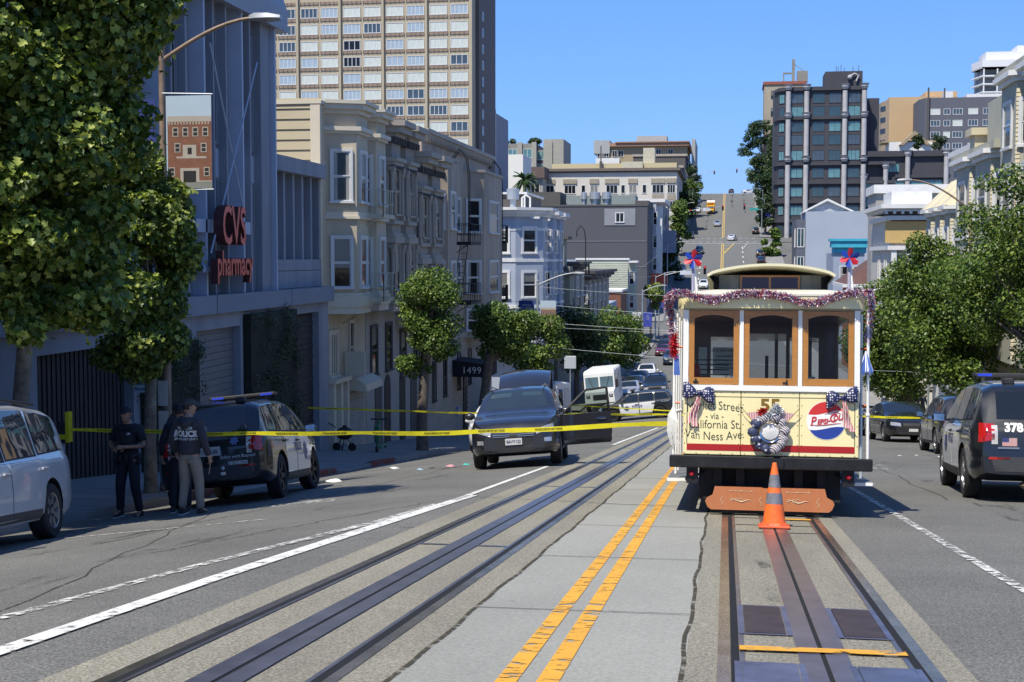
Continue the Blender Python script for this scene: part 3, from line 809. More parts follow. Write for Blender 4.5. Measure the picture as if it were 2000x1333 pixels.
# ------------------------------------------------ building helpers
G_dark = glass('glass_dark', (.010, .012, .015), .05, .42)
G_sky = glass('glass_sky', (.05, .07, .09), .04, .9)
G_teal = glass('glass_teal', (.10, .22, .24), .12, .8)
G_tealD = glass('glass_teal_dark', (.03, .06, .075), .06, .9)
M_curt = mat('curtain', (.55, .60, .55), .8, 0, .25, 2, stretch=(6, 6, .3))
M_curtb = mat('curtain_blue', (.33, .42, .50), .8, 0, .3, 2, stretch=(8, 8, .3))
M_blind = mat('blind_grey', (.20, .20, .19), .8, 0, .2, 1)
M_wframe = mat('window_paint', (.62, .62, .60), .5, 0, .08)
M_trim = mat('trim_white', (.70, .69, .66), .55, 0, .08, 2)
_wp = {}
def win_mesh(w, h, style, mf, mg, case, sill):
    key = (round(w, 2), round(h, 2), style, mf.name, mg.name, case, sill)
    if key in _wp: return _wp[key]
    f = MB(); d = case
    # casing proud of the wall, sashes set back inside it
    for (a, b_, c, e) in ((-w / 2 - d, -w / 2, -h / 2, h / 2), (w / 2, w / 2 + d, -h / 2, h / 2), (-w / 2 - d, w / 2 + d, h / 2, h / 2 + d)):
        f.box(a, b_, -.07, .03, c, e)
    if sill: f.box(-w / 2 - d - .04, w / 2 + d + .04, -.13, .03, -h / 2 - d * .8, -h / 2)
    else: f.box(-w / 2 - d, w / 2 + d, -.07, .03, -h / 2 - d, -h / 2)
    s_ = min(.05, w * .07)
    def sash(x0, x1, z0, z1, y=-.035):
        f.box(x0, x0 + s_, y, .0, z0, z1); f.box(x1 - s_, x1, y, .0, z0, z1)
        f.box(x0 + s_, x1 - s_, y, .0, z0, z0 + s_); f.box(x0 + s_, x1 - s_, y, .0, z1 - s_, z1)
    g_ = MB()
    if style == 'hung':
        sash(-w / 2, w / 2, .0, h / 2 - .001, -.045); sash(-w / 2, w / 2, -h / 2 + .001, -.002, -.025)
    elif style == 'hung4':
        sash(-w / 2, w / 2, .0, h / 2 - .001, -.045); sash(-w / 2, w / 2, -h / 2 + .001, -.002, -.025); f.box(-.015, .015, -.03, .0, -h / 2 + s_, h / 2 - s_)
    elif style[:4] == 'grid':
        n = int(style[4:])
        for k in range(n): sash(-w / 2 + w * k / n, -w / 2 + w * (k + 1) / n - .001, -h / 2, h / 2, -.03)
    else: sash(-w / 2, w / 2, -h / 2, h / 2)
    g_.quad((-w / 2, -.012, -h / 2), (w / 2, -.012, -h / 2), (w / 2, -.012, h / 2), (-w / 2, -.012, h / 2))
    r = (f.mesh('window', mf), g_.mesh('pane', mg))
    _wp[key] = r
    return r
def win(parent, c, w, h, ang=0.0, style='hung', mf=None, mg=None, case=.09, sill=True, name='window'):
    """a window as a part of a building; ang 0 faces the camera side (-y), 90 faces the street from the left"""
    mf = mf or M_wframe; mg = mg or G_dark
    a, b_ = win_mesh(w, h, style, mf, mg, case, sill)
    off = OFF.get(parent.name, (0, 0, 0))
    o = bpy.data.objects.new(name, a); col.objects.link(o); o.parent = parent
    o.location = (c[0] - off[0], c[1] - off[1], c[2] - off[2]); o.rotation_euler = (0, 0, rad(ang))
    p = bpy.data.objects.new('pane', b_); col.objects.link(p); p.parent = o
    k = int(abs(c[0] * 7.3 + c[1] * 3.1 + c[2] * 5.7) * 10) % 5
    if style == 'hung' and k < 3 and mg is G_dark:
        key = (round(w, 2), round(h, 2), k)
        if key not in _wp:
            q = MB(); s_ = min(.05, w * .07) + .005
            if k == 0: q.box(-w / 2 + s_, w / 2 - s_, -.018, -.014, h * .12, h / 2 - s_)
            elif k == 1: q.box(-w / 2 + s_, -w * .22, -.018, -.014, -h / 2 + s_, h / 2 - s_); q.box(w * .26, w / 2 - s_, -.018, -.014, -h / 2 + s_, h / 2 - s_)
            else: q.box(-w / 2 + s_, w / 2 - s_, -.018, -.014, -h * .1, h / 2 - s_)
            _wp[key] = q.mesh('curtain', mat('net_curtain', (.26, .26, .24), .35, 0, .25, 3, stretch=(9, 9, .4), spec=.7) if k == 1 else mat('window_blind', (.17, .165, .15), .3, 0, .12, 2, spec=.7))
        u = bpy.data.objects.new('curtain', _wp[key]); col.objects.link(u); u.parent = o
    return o
def cornice(mb, x0, x1, y0, y1, z, steps, sides='xy'):
    """stepped moulding round a box top: steps = (overhang, z0, z1)"""
    for ov, a, b_ in steps: mb.box(x0 - ov, x1 + ov, y0 - ov, y1 + ov, z + a, z + b_)
def baypoly(y0, y1, x=FL, p=1.0, s=.4, grow=0.0, sgn=1):
    g_ = grow
    q = [(x - .3 * sgn, y0 - g_), (x, y0 - g_), (x + (p + g_) * sgn, y0 + s - g_ * .4), (x + (p + g_) * sgn, y1 - s + g_ * .4), (x, y1 + g_), (x - .3 * sgn, y1 + g_)]
    return q
def bay(par, y0, y1, z0, z1, mw, mtrim, rows, x=FL, p=1.0, s=.4, sgn=1, mg=None, mf=None, top=True, bands=(), style='hung', crown_=None, far=True, case=.09):
    """projecting bay: mw wall, rows of window centres (z, h)"""
    w = MB(); w.prism(baypoly(y0, y1, x, p, s, 0, sgn), 'z', z0, z1); w.build('bay_window', mw, par)
    t = MB()
    for (za, zb, ov) in bands: t.prism(baypoly(y0, y1, x, p, s, ov, sgn), 'z', za, zb)
    if crown_:
        for (za, zb, ov) in crown_: t.prism(baypoly(y0, y1, x, p, s, ov, sgn), 'z', za, zb)
    if t.v: t.build('bay_moulding', mtrim, par)
    L = math.hypot(p, s); a = math.degrees(math.atan2(s, p)) * sgn
    for (zc, hh) in rows:
        cx, cy = x + p * .5 * sgn, y0 + s * .5
        off = .006
        win(par, (cx + off * math.sin(rad(a)), cy - off, zc), L * .58, hh, a, style, mf, mg, case)
        win(par, (x + (p + off) * sgn, (y0 + y1) / 2, zc), (y1 - y0 - 2 * s) * .5, hh, 90 * sgn, style, mf, mg, case)

# ------------------------------------------------ left: pharmacy block
M_cvs = mat('blue_grey_stucco', (.25, .265, .30), .85, 0, .2, .9, .15, 25, stretch=(1, 1, .22))
M_cvsl = mat('pale_blue_fin', (.40, .45, .54), .6, 0, .06, 1)
M_cvsd = mat('slate_panel', (.07, .08, .10), .8, 0, .15, 1)
M_dgate = mat('dark_gate', (.022, .024, .028), .7, 0, .2, 2)
M_roll = mat('roller_shutter', (.16, .165, .18), .6, .2, .1, 2)
t = wthing('pharmacy_building', 'long blue grey pharmacy block with tall fins and an overhanging roof', 'building', (-14, 39.3, -5))
w = MB(); w.box(-34, -14, 4, 39.3, -7, 8.4); w.build('upper_wall', M_cvs, t)
w = MB(); w.box(-33.9, -14.9, 39.3, 44.8, -7, 4.1); w.build('side_wall', M_cvs, t)
# street front of the podium around the openings
w = MB()
for (a, b_) in ((4, 24.9), (29.3, 30.2), (32.8, 33.1), (36.3, 36.5), (40.7, 41.2), (43.7, 44.8)):
    w.box(-13.99, -13.72, a, b_, -7, -.12)
for (a, b_, z) in ((24.9, 29.3, -.6), (30.2, 32.8, -.5), (33.1, 36.3, -.55), (36.5, 40.7, -.3), (41.2, 43.7, -.45)): w.box(-13.99, -13.723, a, b_, z, -.12)
w.box(-14.9, -13.99, 39.3, 44.8, -7, .4)
w.build('podium_wall', M_cvs, t)
w = MB(); w.box(-14.2, -13.5, 4, 39.5, -.12, .38); w.box(-14.2, -13.5, 39.515, 44.82, -.12, .38); w.build('ledge', mat('ledge_stucco', (.215, .24, .285), .85, 0, .08, .5), t)
w = MB()
for i in range(22):
    w.box(-13.985, -13.93, 24.9 + i * .2, 25.02 + i * .2, -5, -.62)
w.box(-13.98, -13.96, 24.9, 29.3, -6, -.6); w.build('gate', M_dgate, t)
w = MB()
for i in range(26): w.box(-13.98 + .015 * (i % 2), -13.95 + .015 * (i % 2), 33.1, 36.3, -5.2 + i * .18, -5.03 + i * .18)
w.build('roller_door', M_roll, t)
w = MB()
for i in range(26): w.box(-13.98 + .015 * (i % 2), -13.95 + .015 * (i % 2), 41.2, 43.7, -5.3 + i * .19, -5.12 + i * .19)
w.build('roller_door', M_dgate, t)
w = MB(); w.box(-13.98, -13.9, 30.2, 32.8, -6, -.5); w.build('panel', M_cvsd, t)
def ivy(y0, y1, z0, z1, label, seed):
    r_ = wthing('ivy_screen', label, 'ivy', (-13.7, y0, z0), 'clipped ivy screens on the pharmacy block')
    m_ = MB(); m_.box(-13.72, -13.5, y0 + .05, y1 - .05, z0, z1 - .05); m_.build('stems', mat('ivy_core', (.02, .025, .015), .95), r_)
    cl = []
    rg = random.Random(seed)
    for k in range(60): cl.append(((rg.uniform(.05, .32), rg.uniform(.1, y1 - y0 - .1), rg.uniform(.1, z1 - z0)), (.2, .3, .3)))
    o = bpy.data.objects.new('leaves', leaf_mesh('leaves', L_ivy, cl, 7000, .07, seed)); col.objects.link(o); o.parent = r_
ivy(36.5, 40.8, -4.7, -.2, 'square ivy screen beside the dark roller door', 5)
ivy(29.6, 32.8, -4.4, -.7, 'ivy screen behind the officers and the utility pole', 6)
# fins and windows above the ledge
w = MB(); l = MB(); pane = []
for i in range(31):
    y = 39.25 - i * .93
    (l if i % 3 == 0 else w).box(-14, -13.72 + (.12 if i % 3 == 0 else 0), y - .11, y, .38, 8.4)
w.box(-14, -13.75, 38.3, 39.13, .38, 8.4)
w.build('fin', M_cvs, t); l.build('pale_fin', M_cvsl, t)
w = MB()
for i in range(30):
    y = 39.14 - i * .93
    if i % 3 != 0: w.box(-13.99, -13.95, y - .81, y - .01, 3.6, 4.4)
w.build('spandrel', M_cvsl, t)
for i in range(1, 30):
    y = 39.14 - i * .93 - .41
    if y < 20: break
    if i % 3 == 0: continue
    win(t, (-13.99, y, 2.0), .62, 3.1, 90, 'one', M_cvs, G_tealD, .03, False); win(t, (-13.99, y, 6.2), .62, 3.3, 90, 'one', M_cvs, G_dark, .03, False)
w = MB()
w.loft([[(-13.45, -40, 8.3), (-13.45, -40, 8.95), (-13.7, -40, 9.9), (-34, -40, 9.9), (-34, -40, 8.4), (-14, -40, 8.4)],
        [(-13.45, 39.95, 8.3), (-13.45, 39.95, 8.95), (-13.7, 39.7, 9.9), (-34, 39.7, 9.9), (-34, 39.95, 8.4), (-14, 40.7, 8.4)]])
w.build('roof', mat('roof_fascia', (.30, .33, .38), .7, 0, .08, .6), t)
# low wing recess with fins, louvres
w = MB()
w.box(-14.9, -13.75, 39.32, 44.82, 4.1, 4.58); w.box(-14.9, -13.95, 39.3, 44.8, .4, 1.32)
w.build('parapet', M_cvs, t)
w = MB()
for i in range(6): y = 40.15 + i * .93; w.box(-14.9, -14.0, y - .09, y + .09, 1.32, 4.1)
w.build('wing_fin', M_cvs, t)
w = MB(); w.box(-14.93, -14.86, 39.3, 44.8, 1.32, 4.1); w.build('recess_wall', mat('recess_blue', (.13, .15, .19), .85, 0, .1, .6), t)
for yy in (41.0, 42.9):
    v_ = MB()
    for k in range(5): v_.box(-14.86, -14.8, yy - .3, yy + .3, 3.1 + k * .16, 3.18 + k * .16)
    v_.build('louvre', M_dgate, t)
w = MB()
w.tube([(-13.2, 36.5, 6.9), (-13.45, 33.5, 1.5)], .025, 6); w.tube([(-13.2, 33.0, 6.9), (-13.5, 36.0, 2.9)], .025, 6)
w.build('brace_cable', M_cvsl, t)
w = MB()
for yj in (28, 34, 40.2): w.box(-13.497, -13.492, yj, yj + .02, -.12, .38)
for zj in (.95, ): w.box(-13.947, -13.94, 39.3, 44.8, zj, zj + .015)
w.build('wall_joint', M_dgate, t)
# sign letters
M_signred = mat('sign_red', (.60, .075, .05), .35, .1, .2, 6)
M_signedge = mat('sign_return', (.07, .02, .02), .6)
s_ = wthing('pharmacy_sign', 'red raised sign letters reading CVS pharmacy above the ledge', 'sign', (-13.6, 36.5, .7))
def raised(par, txt, size, cy, cz, dep, sx, name, x=-13.32):
    V, F = text_geo(txt, size, dep / 2, sx=sx, bold=.022)
    m_ = MB(); m_.v = []; 
    for f in F:
        m_.f.append(f); m_.m.append(0 if all(abs(V[i][2] - dep / 2) < 1e-4 for i in f) else 1)
    m_.v = [(x + p[2], cy + p[0], cz + p[1]) for p in V]
    return m_.build(name, [M_signred, M_signedge], par)
raised(s_, 'CVS', 1.45, 34.55, 2.2, .28, .68, 'letters')
raised(s_, 'pharmacy', .92, 34.7, 1.2, .2, .74, 'lower_letters')
m_ = MB(); m_.box(-13.9, -13.6, 32.9, 36.9, 2.05, 2.4); m_.box(-13.9, -13.55, 33.2, 36.9, 1.0, 1.15); m_.build('bracket', M_cvsl, s_)

# ------------------------------------------------ left: beige bay-window apartments
M_beige = mat('beige_board', (.43, .37, .25), .75, 0, .06, .7)
M_beigew = mat('beige_front', (.50, .43, .31), .75, 0, .14, 1.2, stretch=(1, 1, .3))
M_cream = mat('cream_trim', (.60, .54, .42), .6, 0, .06, 1)
t = wthing('beige_apartments', 'beige clapboard apartments with stacked bay windows and deep cornice', 'building', (-14, 44.8, -5.3))
w = MB(); w.box(-30, -14, 44.85, 50.6, -8, 6.7); w.build('wall', M_beigew, t)
w = MB()
for i in range(20):
    z = -.2 + i * .355
    w.add([(-24, 44.80, z), (-14, 44.80, z), (-14, 44.845, z + .353), (-24, 44.845, z + .353), (-24, 44.845, z), (-14, 44.845, z)], [(0, 1, 2, 3), (0, 4, 5, 1), (1, 5, 2)])
w.build('clapboard', M_beige, t)
w = MB(); w.box(-14.3, -13.95, 44.78, 45.0, -5.8, 6.7); w.box(-24, -13.9, 44.76, 50.6, 6.7, 6.82); w.build('corner_board', M_cream, t)
cr3 = ((5.75, 5.85, .1), (5.85, 6.0, .2), (6.45, 6.6, .12), (6.6, 6.78, .3), (6.78, 6.9, .4))
bd = ((.0, .12, .08), (-.38, 0, .14), (-.62, -.38, .08), (2.75, 2.85, .12), (2.85, 3.0, .06))
bay(t, 45.6, 47.9, -.62, 6.6, M_beigew, M_cream, ((1.2, 1.75), (4.25, 1.75)), bands=bd, crown_=cr3)
bay(t, 48.3, 50.5, -.62, 6.6, M_beigew, M_cream, ((1.2, 1.75), (4.25, 1.75)), bands=bd, crown_=cr3)
win(t, (-13.99, 48.1, 4.25), .35, 1.8, 90, 'hung', M_cream); 
# ground floor: barred window, doors, garage
win(t, (-13.99, 46.2, -2.1), .9, 1.5, 90, 'grid4', M_cream, G_dark, .14)
win(t, (-13.99, 48.6, -2.0), .5, 1.9, 90, 'hung', M_cream)
w = MB()
for y in (45.5, 46.4, 47.2): w.box(-13.99, -13.7, y - .12, y + .12, -5.8, -3.1)
w.box(-13.99, -13.6, 45.3, 47.4, -3.1, -2.95); w.build('pilaster', M_cream, t)
w = MB()
for i in range(14): w.box(-13.985 + .01 * (i % 2), -13.95 + .01 * (i % 2), 48.0, 50.2, -5.8 + i * .15, -5.66 + i * .15)
w.build('garage_door', mat('garage_grey', (.33, .32, .30), .7), t)
w = MB(); w.prism([(-13.99, -3.55), (-13.99, -3.1), (-13.5, -3.15), (-13.2, -3.4), (-13.2, -3.6), (-13.4, -3.62)], 'y', 47.9, 50.3) if False else w.loft([[(-13.99, y, -3.55), (-13.99, y, -3.1), (-13.6, y, -3.12), (-13.25, y, -3.35), (-13.2, y, -3.6), (-13.3, y, -3.62)] for y in (47.9, 50.3)])
w.build('door_hood', M_cream, t)
w = MB(); w.box(-13.95, -13.2, 47.6, 47.75, -3.0, -2.1); w.tube([(-13.9, 47.67, -3.3), (-13.5, 47.67, -3.0)], .02); w.build('blank_sign', M_cream, t)
def fire_escape(label, y0, y1, zs, m_, x0=-13.95, x1=-12.75, drop=None, goose=None, group='fire escapes on the left fronts'):
    r_ = wthing('fire_escape', label, 'fire escape', (x0, y0, zs[0]), group)
    for z in zs:
        p = MB()
        for k in range(9): x = x0 + (x1 - x0) * k / 8; p.box(x - .015, x + .015, y0, y1, z - .02, z + .02)
        p.box(x0, x1, y0, y0 + .03, z - .08, z + .06); p.box(x0, x1, y1 - .03, y1, z - .08, z + .06); p.box(x1 - .03, x1, y0, y1, z - .085, z + .061)
        p.build('platform', m_, r_)
        q = MB()
        for zz in (.45, .95):
            q.tube([(x0, y0, z + zz), (x1, y0, z + zz), (x1, y1, z + zz), (x0, y1, z + zz)], .018, 5)
        n = 7
        for k in range(n): y = y0 + (y1 - y0) * k / (n - 1); q.box(x1 - .012, x1 + .012, y - .012, y + .012, z, z + .95)
        for k in range(5): x = x0 + (x1 - x0) * k / 4; q.box(x - .012, x + .012, y0 - .012, y0 + .012, z, z + .95); q.box(x - .012, x + .012, y1 - .012, y1 + .012, z, z + .95)
        q.tube([(x0, y0 + .1, z - .9), (x1 - .1, y0 + .1, z - .05)], .02, 5)
        q.build('railing', m_, r_)
    for za, zb in zip(zs, zs[1:]):
        l_ = MB(); xa = x0 + .35
        for dx in (0, .4):
            l_.tube([(xa + dx, y0 + .4, za), (xa + dx, y1 - .35, zb)], .02, 5)
        for k in range(9):
            t_ = (k + .5) / 9; y = y0 + .4 + (y1 - y0 - .75) * t_; z = za + (zb - za) * t_
            l_.tube([(xa, y, z), (xa + .4, y, z)], .014, 5)
        l_.build('ladder', m_, r_)
    if goose:
        l_ = MB()
        for dy in (0, .42):
            l_.tube([(x1 - .3, goose + dy, zs[-1]), (x1 - .3, goose + dy, zs[-1] + 3.4), (x1 - .42, goose + dy, zs[-1] + 4.3), (x1 - .75, goose + dy, zs[-1] + 4.75), (x1 - 1.1, goose + dy, zs[-1] + 4.3), (x1 - 1.15, goose + dy, zs[-1] + 3.7)], .03, 6)
        for k in range(11): l_.tube([(x1 - .3, goose, zs[-1] + .3 * k + .2), (x1 - .3, goose + .42, zs[-1] + .3 * k + .2)], .014, 5)
        l_.build('gooseneck_ladder', m_, r_)
    return r_
M_iron = mat('iron_black', (.02, .02, .022), .6, .3, .2)
M_ironc = mat('iron_cream', (.55, .52, .40), .6, 0, .1)
fire_escape('cream painted fire escape between the two beige bays', 47.2, 48.8, (-.15, 2.9), M_ironc, x1=-12.35)
fire_escape('black iron fire escape on the taupe 1499 building', 65.2, 68.0, (-.9, 2.1), M_iron, x1=-12.6, goose=66.2)
fire_escape('black roof ladder near the corner of the taupe building', 77.6, 78.5, (-1.2, 2.3), M_iron, x1=-12.9, goose=77.9)

# ------------------------------------------------ left: two ornate houses
M_vic = mat('taupe_wood', (.30, .265, .215), .75, 0, .1, 1)
M_victrim = mat('taupe_trim', (.35, .31, .255), .7, 0, .1, 1)
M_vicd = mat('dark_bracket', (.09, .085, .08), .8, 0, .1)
M_wbrick = brickmat('painted_brick', (.42, .40, .36), (.37, .35, .32), (.26, .25, .23))
for i, (ya, yb, zt, lb) in enumerate(((50.6, 55.3, 6.75, 'ornate taupe house with two columned bays, taller of the pair'), (55.3, 60.5, 5.9, 'ornate taupe house with two columned bays, lower of the pair'))):
    t = wthing('bay_window_house', lb, 'building', (-14, ya, -6))
    w = MB(); w.box(-30, -14, ya + .01, yb, -.8, zt - .3); w.build('wall', M_vic, t)
    w = MB(); w.box(-30, -13.98, ya + .012, yb, -9, -.8); w.build('ground_wall', M_wbrick, t)
    bw = (yb - ya) / 2
    for k in range(2):
        y0 = ya + .1 + bw * k; y1 = y0 + bw - .25; z_ = zt - 6.75 + .0
        bd = ((2.7 + z_, 2.85 + z_, .12), (2.2 + z_, 2.35 + z_, .08), (1.95 + z_, 2.2 + z_, .16), (-.5 + z_, -.2 + z_, .12), (-.75 + z_, -.5 + z_, .05))
        crn = ((5.0 + z_, 5.15 + z_, .14), (5.15 + z_, 5.3 + z_, .24), (6.1 + z_, 6.25 + z_, .2), (6.25 + z_, 6.5 + z_, .45), (6.5 + z_, 6.72 + z_, .6))
        bay(t, y0, y1, -.75 + z_, 6.2 + z_, M_vic, M_victrim, ((1.0 + z_, 1.8), (4.0 + z_, 1.8)), bands=bd, crown_=crn, s=.35, mf=M_victrim)
        for (x, y) in ((-13.0, y0 + .3), (-12.97, y1 - .3)):
            for zz in (2.85, -.2):
                c_ = MB()
                c_.box(x - .1, x + .12, y - .13, y + .13, zz + z_, zz + z_ + .2)
                c_.lathe([(.09, .2), (.1, .3), (.09, 1.0), (.085, 1.7), (.12, 1.8), (.13, 1.95)], (x + .03, y, zz + z_), 'z', 12)
                c_.box(x - .12, x + .15, y - .15, y + .15, zz + z_ + 1.95, zz + z_ + 2.1)
                c_.build('column', M_victrim, t)
        d_ = MB()
        for j in range(5): yy = y0 + .25 + j * (y1 - y0 - .5) / 4; d_.box(-13.0, -12.78, yy - .06, yy + .06, 5.85 + z_, 6.1 + z_)
        for j in range(9): yy = y0 + .2 + j * (y1 - y0 - .4) / 8; d_.box(-12.98, -12.84, yy - .035, yy + .035, 4.88 + z_, 5.0 + z_)
        for j in range(4): xx = -13.9 + j * .28; d_.box(xx - .05, xx + .05, y0 - .12 + j * .1, y0 + .2, 5.85 + z_, 6.1 + z_)
        d_.build('brackets', M_vicd, t)
        win(t, (-13.97, (y0 + y1) / 2, -2.35 + z_ * .5), .85, 1.9, 90, 'hung', M_vicd)
    t_z = 0
    o_ = MB(); yc = ya + (1.2 if i else 3.3)
    arch = [(yc - .5, -6.6), (yc - .5, -4.0)] + [(yc - .5 * math.cos(k * math.pi / 8), -4.0 + .5 * math.sin(k * math.pi / 8)) for k in range(1, 8)] + [(yc + .5, -4.0), (yc + .5, -6.6)]
    o_.prism(arch, 'x', -13.975, -13.95); o_.build('arched_doorway', M_dgate, t)
    o_ = MB(); o_.box(-13.975, -13.95, yc - 2.0 if not i else yc + 1.5, yc - .9 if not i else yc + 2.7, -6.6, -3.9); o_.build('door', M_vicd, t)

# ------------------------------------------------ left: taupe corner building with the 1499 awning
M_taupe = mat('taupe_stucco', (.38, .31, .24), .85, 0, .28, .9, .15, 20, stretch=(1, 1, .25))
M_lowst = mat('rusticated_base', (.40, .365, .31), .85, 0, .1, .6)
t = wthing('corner_apartments', 'taupe stucco corner apartments with a zigzag roof trim and 1499 awning', 'building', (-14, 60.5, -7))
w = MB(); w.box(-32, -14, 60.55, 78.5, -2.6, 7.2); w.build('wall', M_taupe, t)
w = MB(); w.box(-31.9, -13.9, 60.51, 78.55, -10, -2.9); w.build('base_wall', M_lowst, t)
w = MB(); w.box(-32, -13.75, 60.5, 78.6, -2.9, -2.6)
for i in range(5): w.box(-13.9, -13.885, 60.6, 78.5, -3.6 - i * .85, -3.57 - i * .85)
w.build('string_course', M_victrim, t)
w = MB()
for i in range(36):
    y = 60.6 + i * .5
    w.add([(-13.98, y, 7.15), (-13.98, y + .5, 7.15), (-13.98, y + .25, 6.75), (-13.75, y, 7.15), (-13.75, y + .5, 7.15), (-13.75, y + .25, 6.75)], [(0, 1, 2), (3, 5, 4), (0, 2, 5, 3), (1, 4, 5, 2)])
w.box(-14, -13.65, 60.5, 78.6, 7.15, 7.35); w.build('roof_trim', M_victrim, t)
for y0, y1 in ((61.2, 64.2), (70.2, 77.8)):
    bay(t, y0, y1, -2.9, 6.0, M_taupe, M_victrim, ((.3, 1.7), (3.6, 1.7), (-2.0, 1.1)) if y1 > 70 else ((.3, 1.7), (3.6, 1.7)), bands=((-2.95, -2.75, .06),), crown_=((5.95, 6.1, .08),), s=.9 if y1 > 70 else .5)
for yy in (65.5, 67.6, 69.0):
    for z in (.3, 3.6): win(t, (-13.99, yy, z), .8, 1.7, 90, 'hung')
for yy in (62.5, 65, 68.5, 71.5, 75.5): win(t, (-13.89, yy, -4.6), .6, 1.9, 90, 'hung', M_vicd, case=.05)
w = MB(); w.box(-13.9, -13.85, 69.7, 70.7, -8.3, -4.9)
for i in range(12): w.box(-13.85, -13.82, 69.7, 70.7, -8.2 + i * .28, -8.1 + i * .28)
w.build('grille_door', M_iron, t)
aw = wthing('awning', 'black entrance awning with the number 1499', 'awning', (-13.9, 67, -5))
w = MB(); w.add([(-13.88, 66.9, -3.9), (-12.0, 66.9, -4.1), (-12.0, 66.9, -4.75), (-13.88, 66.9, -4.75), (-13.88, 69.4, -3.9), (-12.0, 69.4, -4.1), (-12.0, 69.4, -4.75), (-13.88, 69.4, -4.75)],
                [(0, 1, 2, 3), (4, 7, 6, 5), (0, 4, 5, 1), (1, 5, 6, 2), (0, 3, 7, 4)]); w.build('canopy', mat('awning_black', (.012, .013, .02), .8), aw)
w = MB(); add_text(w, '1499', .5, (-12.88, 66.88, -4.42), (1, 0, 0), (0, 0, 1), sx=.95, spacing=1.1); w.build('numerals', mat('letter_white', (.7, .7, .68), .6), aw)

# ------------------------------------------------ left: beyond the junction
M_lblue = mat('pale_blue_board', (.36, .40, .47), .7, 0, .06, .8)
M_bluew = mat('pale_blue_front', (.30, .34, .42), .7, 0, .06, .8)
t = wthing('corner_house', 'light blue corner house with white framed bay windows', 'building', (-14, 95, -9))
w = MB(); w.box(-32, -14.2, 95.3, 110, -11, 4.2); w.build('wall', M_lblue, t)
w = MB()
w.prism([(-17.6, 95.6), (-17.2, 94.6), (-15.0, 94.6), (-13.2, 96.0), (-13.2, 98.6), (-14.3, 99.4), (-14.3, 99.8), (-17.6, 99.8)], 'z', -5.6, 4.3); w.build('corner_turret', M_lblue, t)
w = MB()
pl = lambda g_: [(-17.6 - g_, 95.6), (-17.2 - g_ * .6, 94.6 - g_), (-15.0 + g_ * .3, 94.6 - g_), (-13.2 + g_, 96.0 - g_ * .3), (-13.2 + g_, 98.6 + g_ * .4), (-14.3, 99.4 + g_), (-14.3, 99.8), (-17.6 - g_, 99.8)]
for (a, b_, g_) in ((4.3, 4.5, .25), (4.5, 4.75, .5), (4.75, 4.95, .75), (1.05, 1.3, .06), (-2.3, -2.05, .06), (-5.8, -5.6, .1), (3.3, 3.5, .04)): w.prism(pl(g_), 'z', a, b_)
w.build('turret_moulding', M_trim, t)
for z in (2.6, -.6, -3.8):
    win(t, (-16.1, 94.59, z), 1.1, 1.75, 0, 'hung', M_trim, G_dark, .16); a = math.degrees(math.atan2(1.4, 1.8))
    win(t, (-14.1 + .004, 95.3 - .004, z), 1.0, 1.75, 38, 'hung', M_trim, G_dark, .14)
    win(t, (-13.19, 97.3, z), 1.1, 1.75, 90, 'hung', M_trim, G_dark, .14)
for y0 in (101.2, 105.4):
    bay(t, y0, y0 + 3.2, -5.6, 4.4, M_bluew, M_trim, ((2.6, 1.7), (-.6, 1.7), (-3.8, 1.6)), x=-14.2, bands=((1.05, 1.25, .06), (-2.3, -2.1, .06)), crown_=((4.4, 4.6, .25), (4.6, 4.9, .5)))
w = MB()
for i in range(8): w.box(-13.9 + .0, -13.3, 94.9 + i * 1.9, 95.1 + i * 1.9, 4.15, 4.3)
w.build('cornice_brackets', M_trim, t)
# roof terrace and vents on it
w = MB(); w.box(-29, -15, 99, 108, 4.2, 6.1); w.build('roof_room', M_vicd, t)
w = MB(); w.box(-29.2, -14.8, 98.8, 108.2, 6.1, 6.25)
for i in range(6): w.box(-15 - i * 2.3 - .06, -15 - i * 2.3 + .06, 98.9, 98.98, 4.2, 6.1)
w.build('roof_edge', M_trim, t)
def vent(x, y, z, h=1.3, r=.28, label='round metal roof vent', par=None):
    v_ = MB(); v_.lathe([(0, 0), (r * .5, 0), (r * .5, h * .5), (r, h * .5), (r * 1.05, h), (0, h * 1.05)], (x, y, z), 'z', 14); return v_.build('roof_vent', mat('galvanised', (.5, .52, .54), .45, .6, .1), par)
vent(-15.6, 97.2, 4.9, 1.5, .45, par=t); vent(-17.2, 97.4, 4.9, 1.4, .45, par=t)
w = MB(); w.tube([(-14.8, 96.4, 4.9), (-14.8, 96.4, 5.7), (-14.5, 96.4, 5.9), (-14.2, 96.4, 5.7), (-14.2, 96.4, 4.9)], .07); w.build('roof_pipe', M_trim, t)
fire_escape('iron fire escape on the side of the corner building by the junction', 78.7, 80.2, (-.8, 2.3, -3.9), M_iron, x0=-14.6, x1=-13.6)
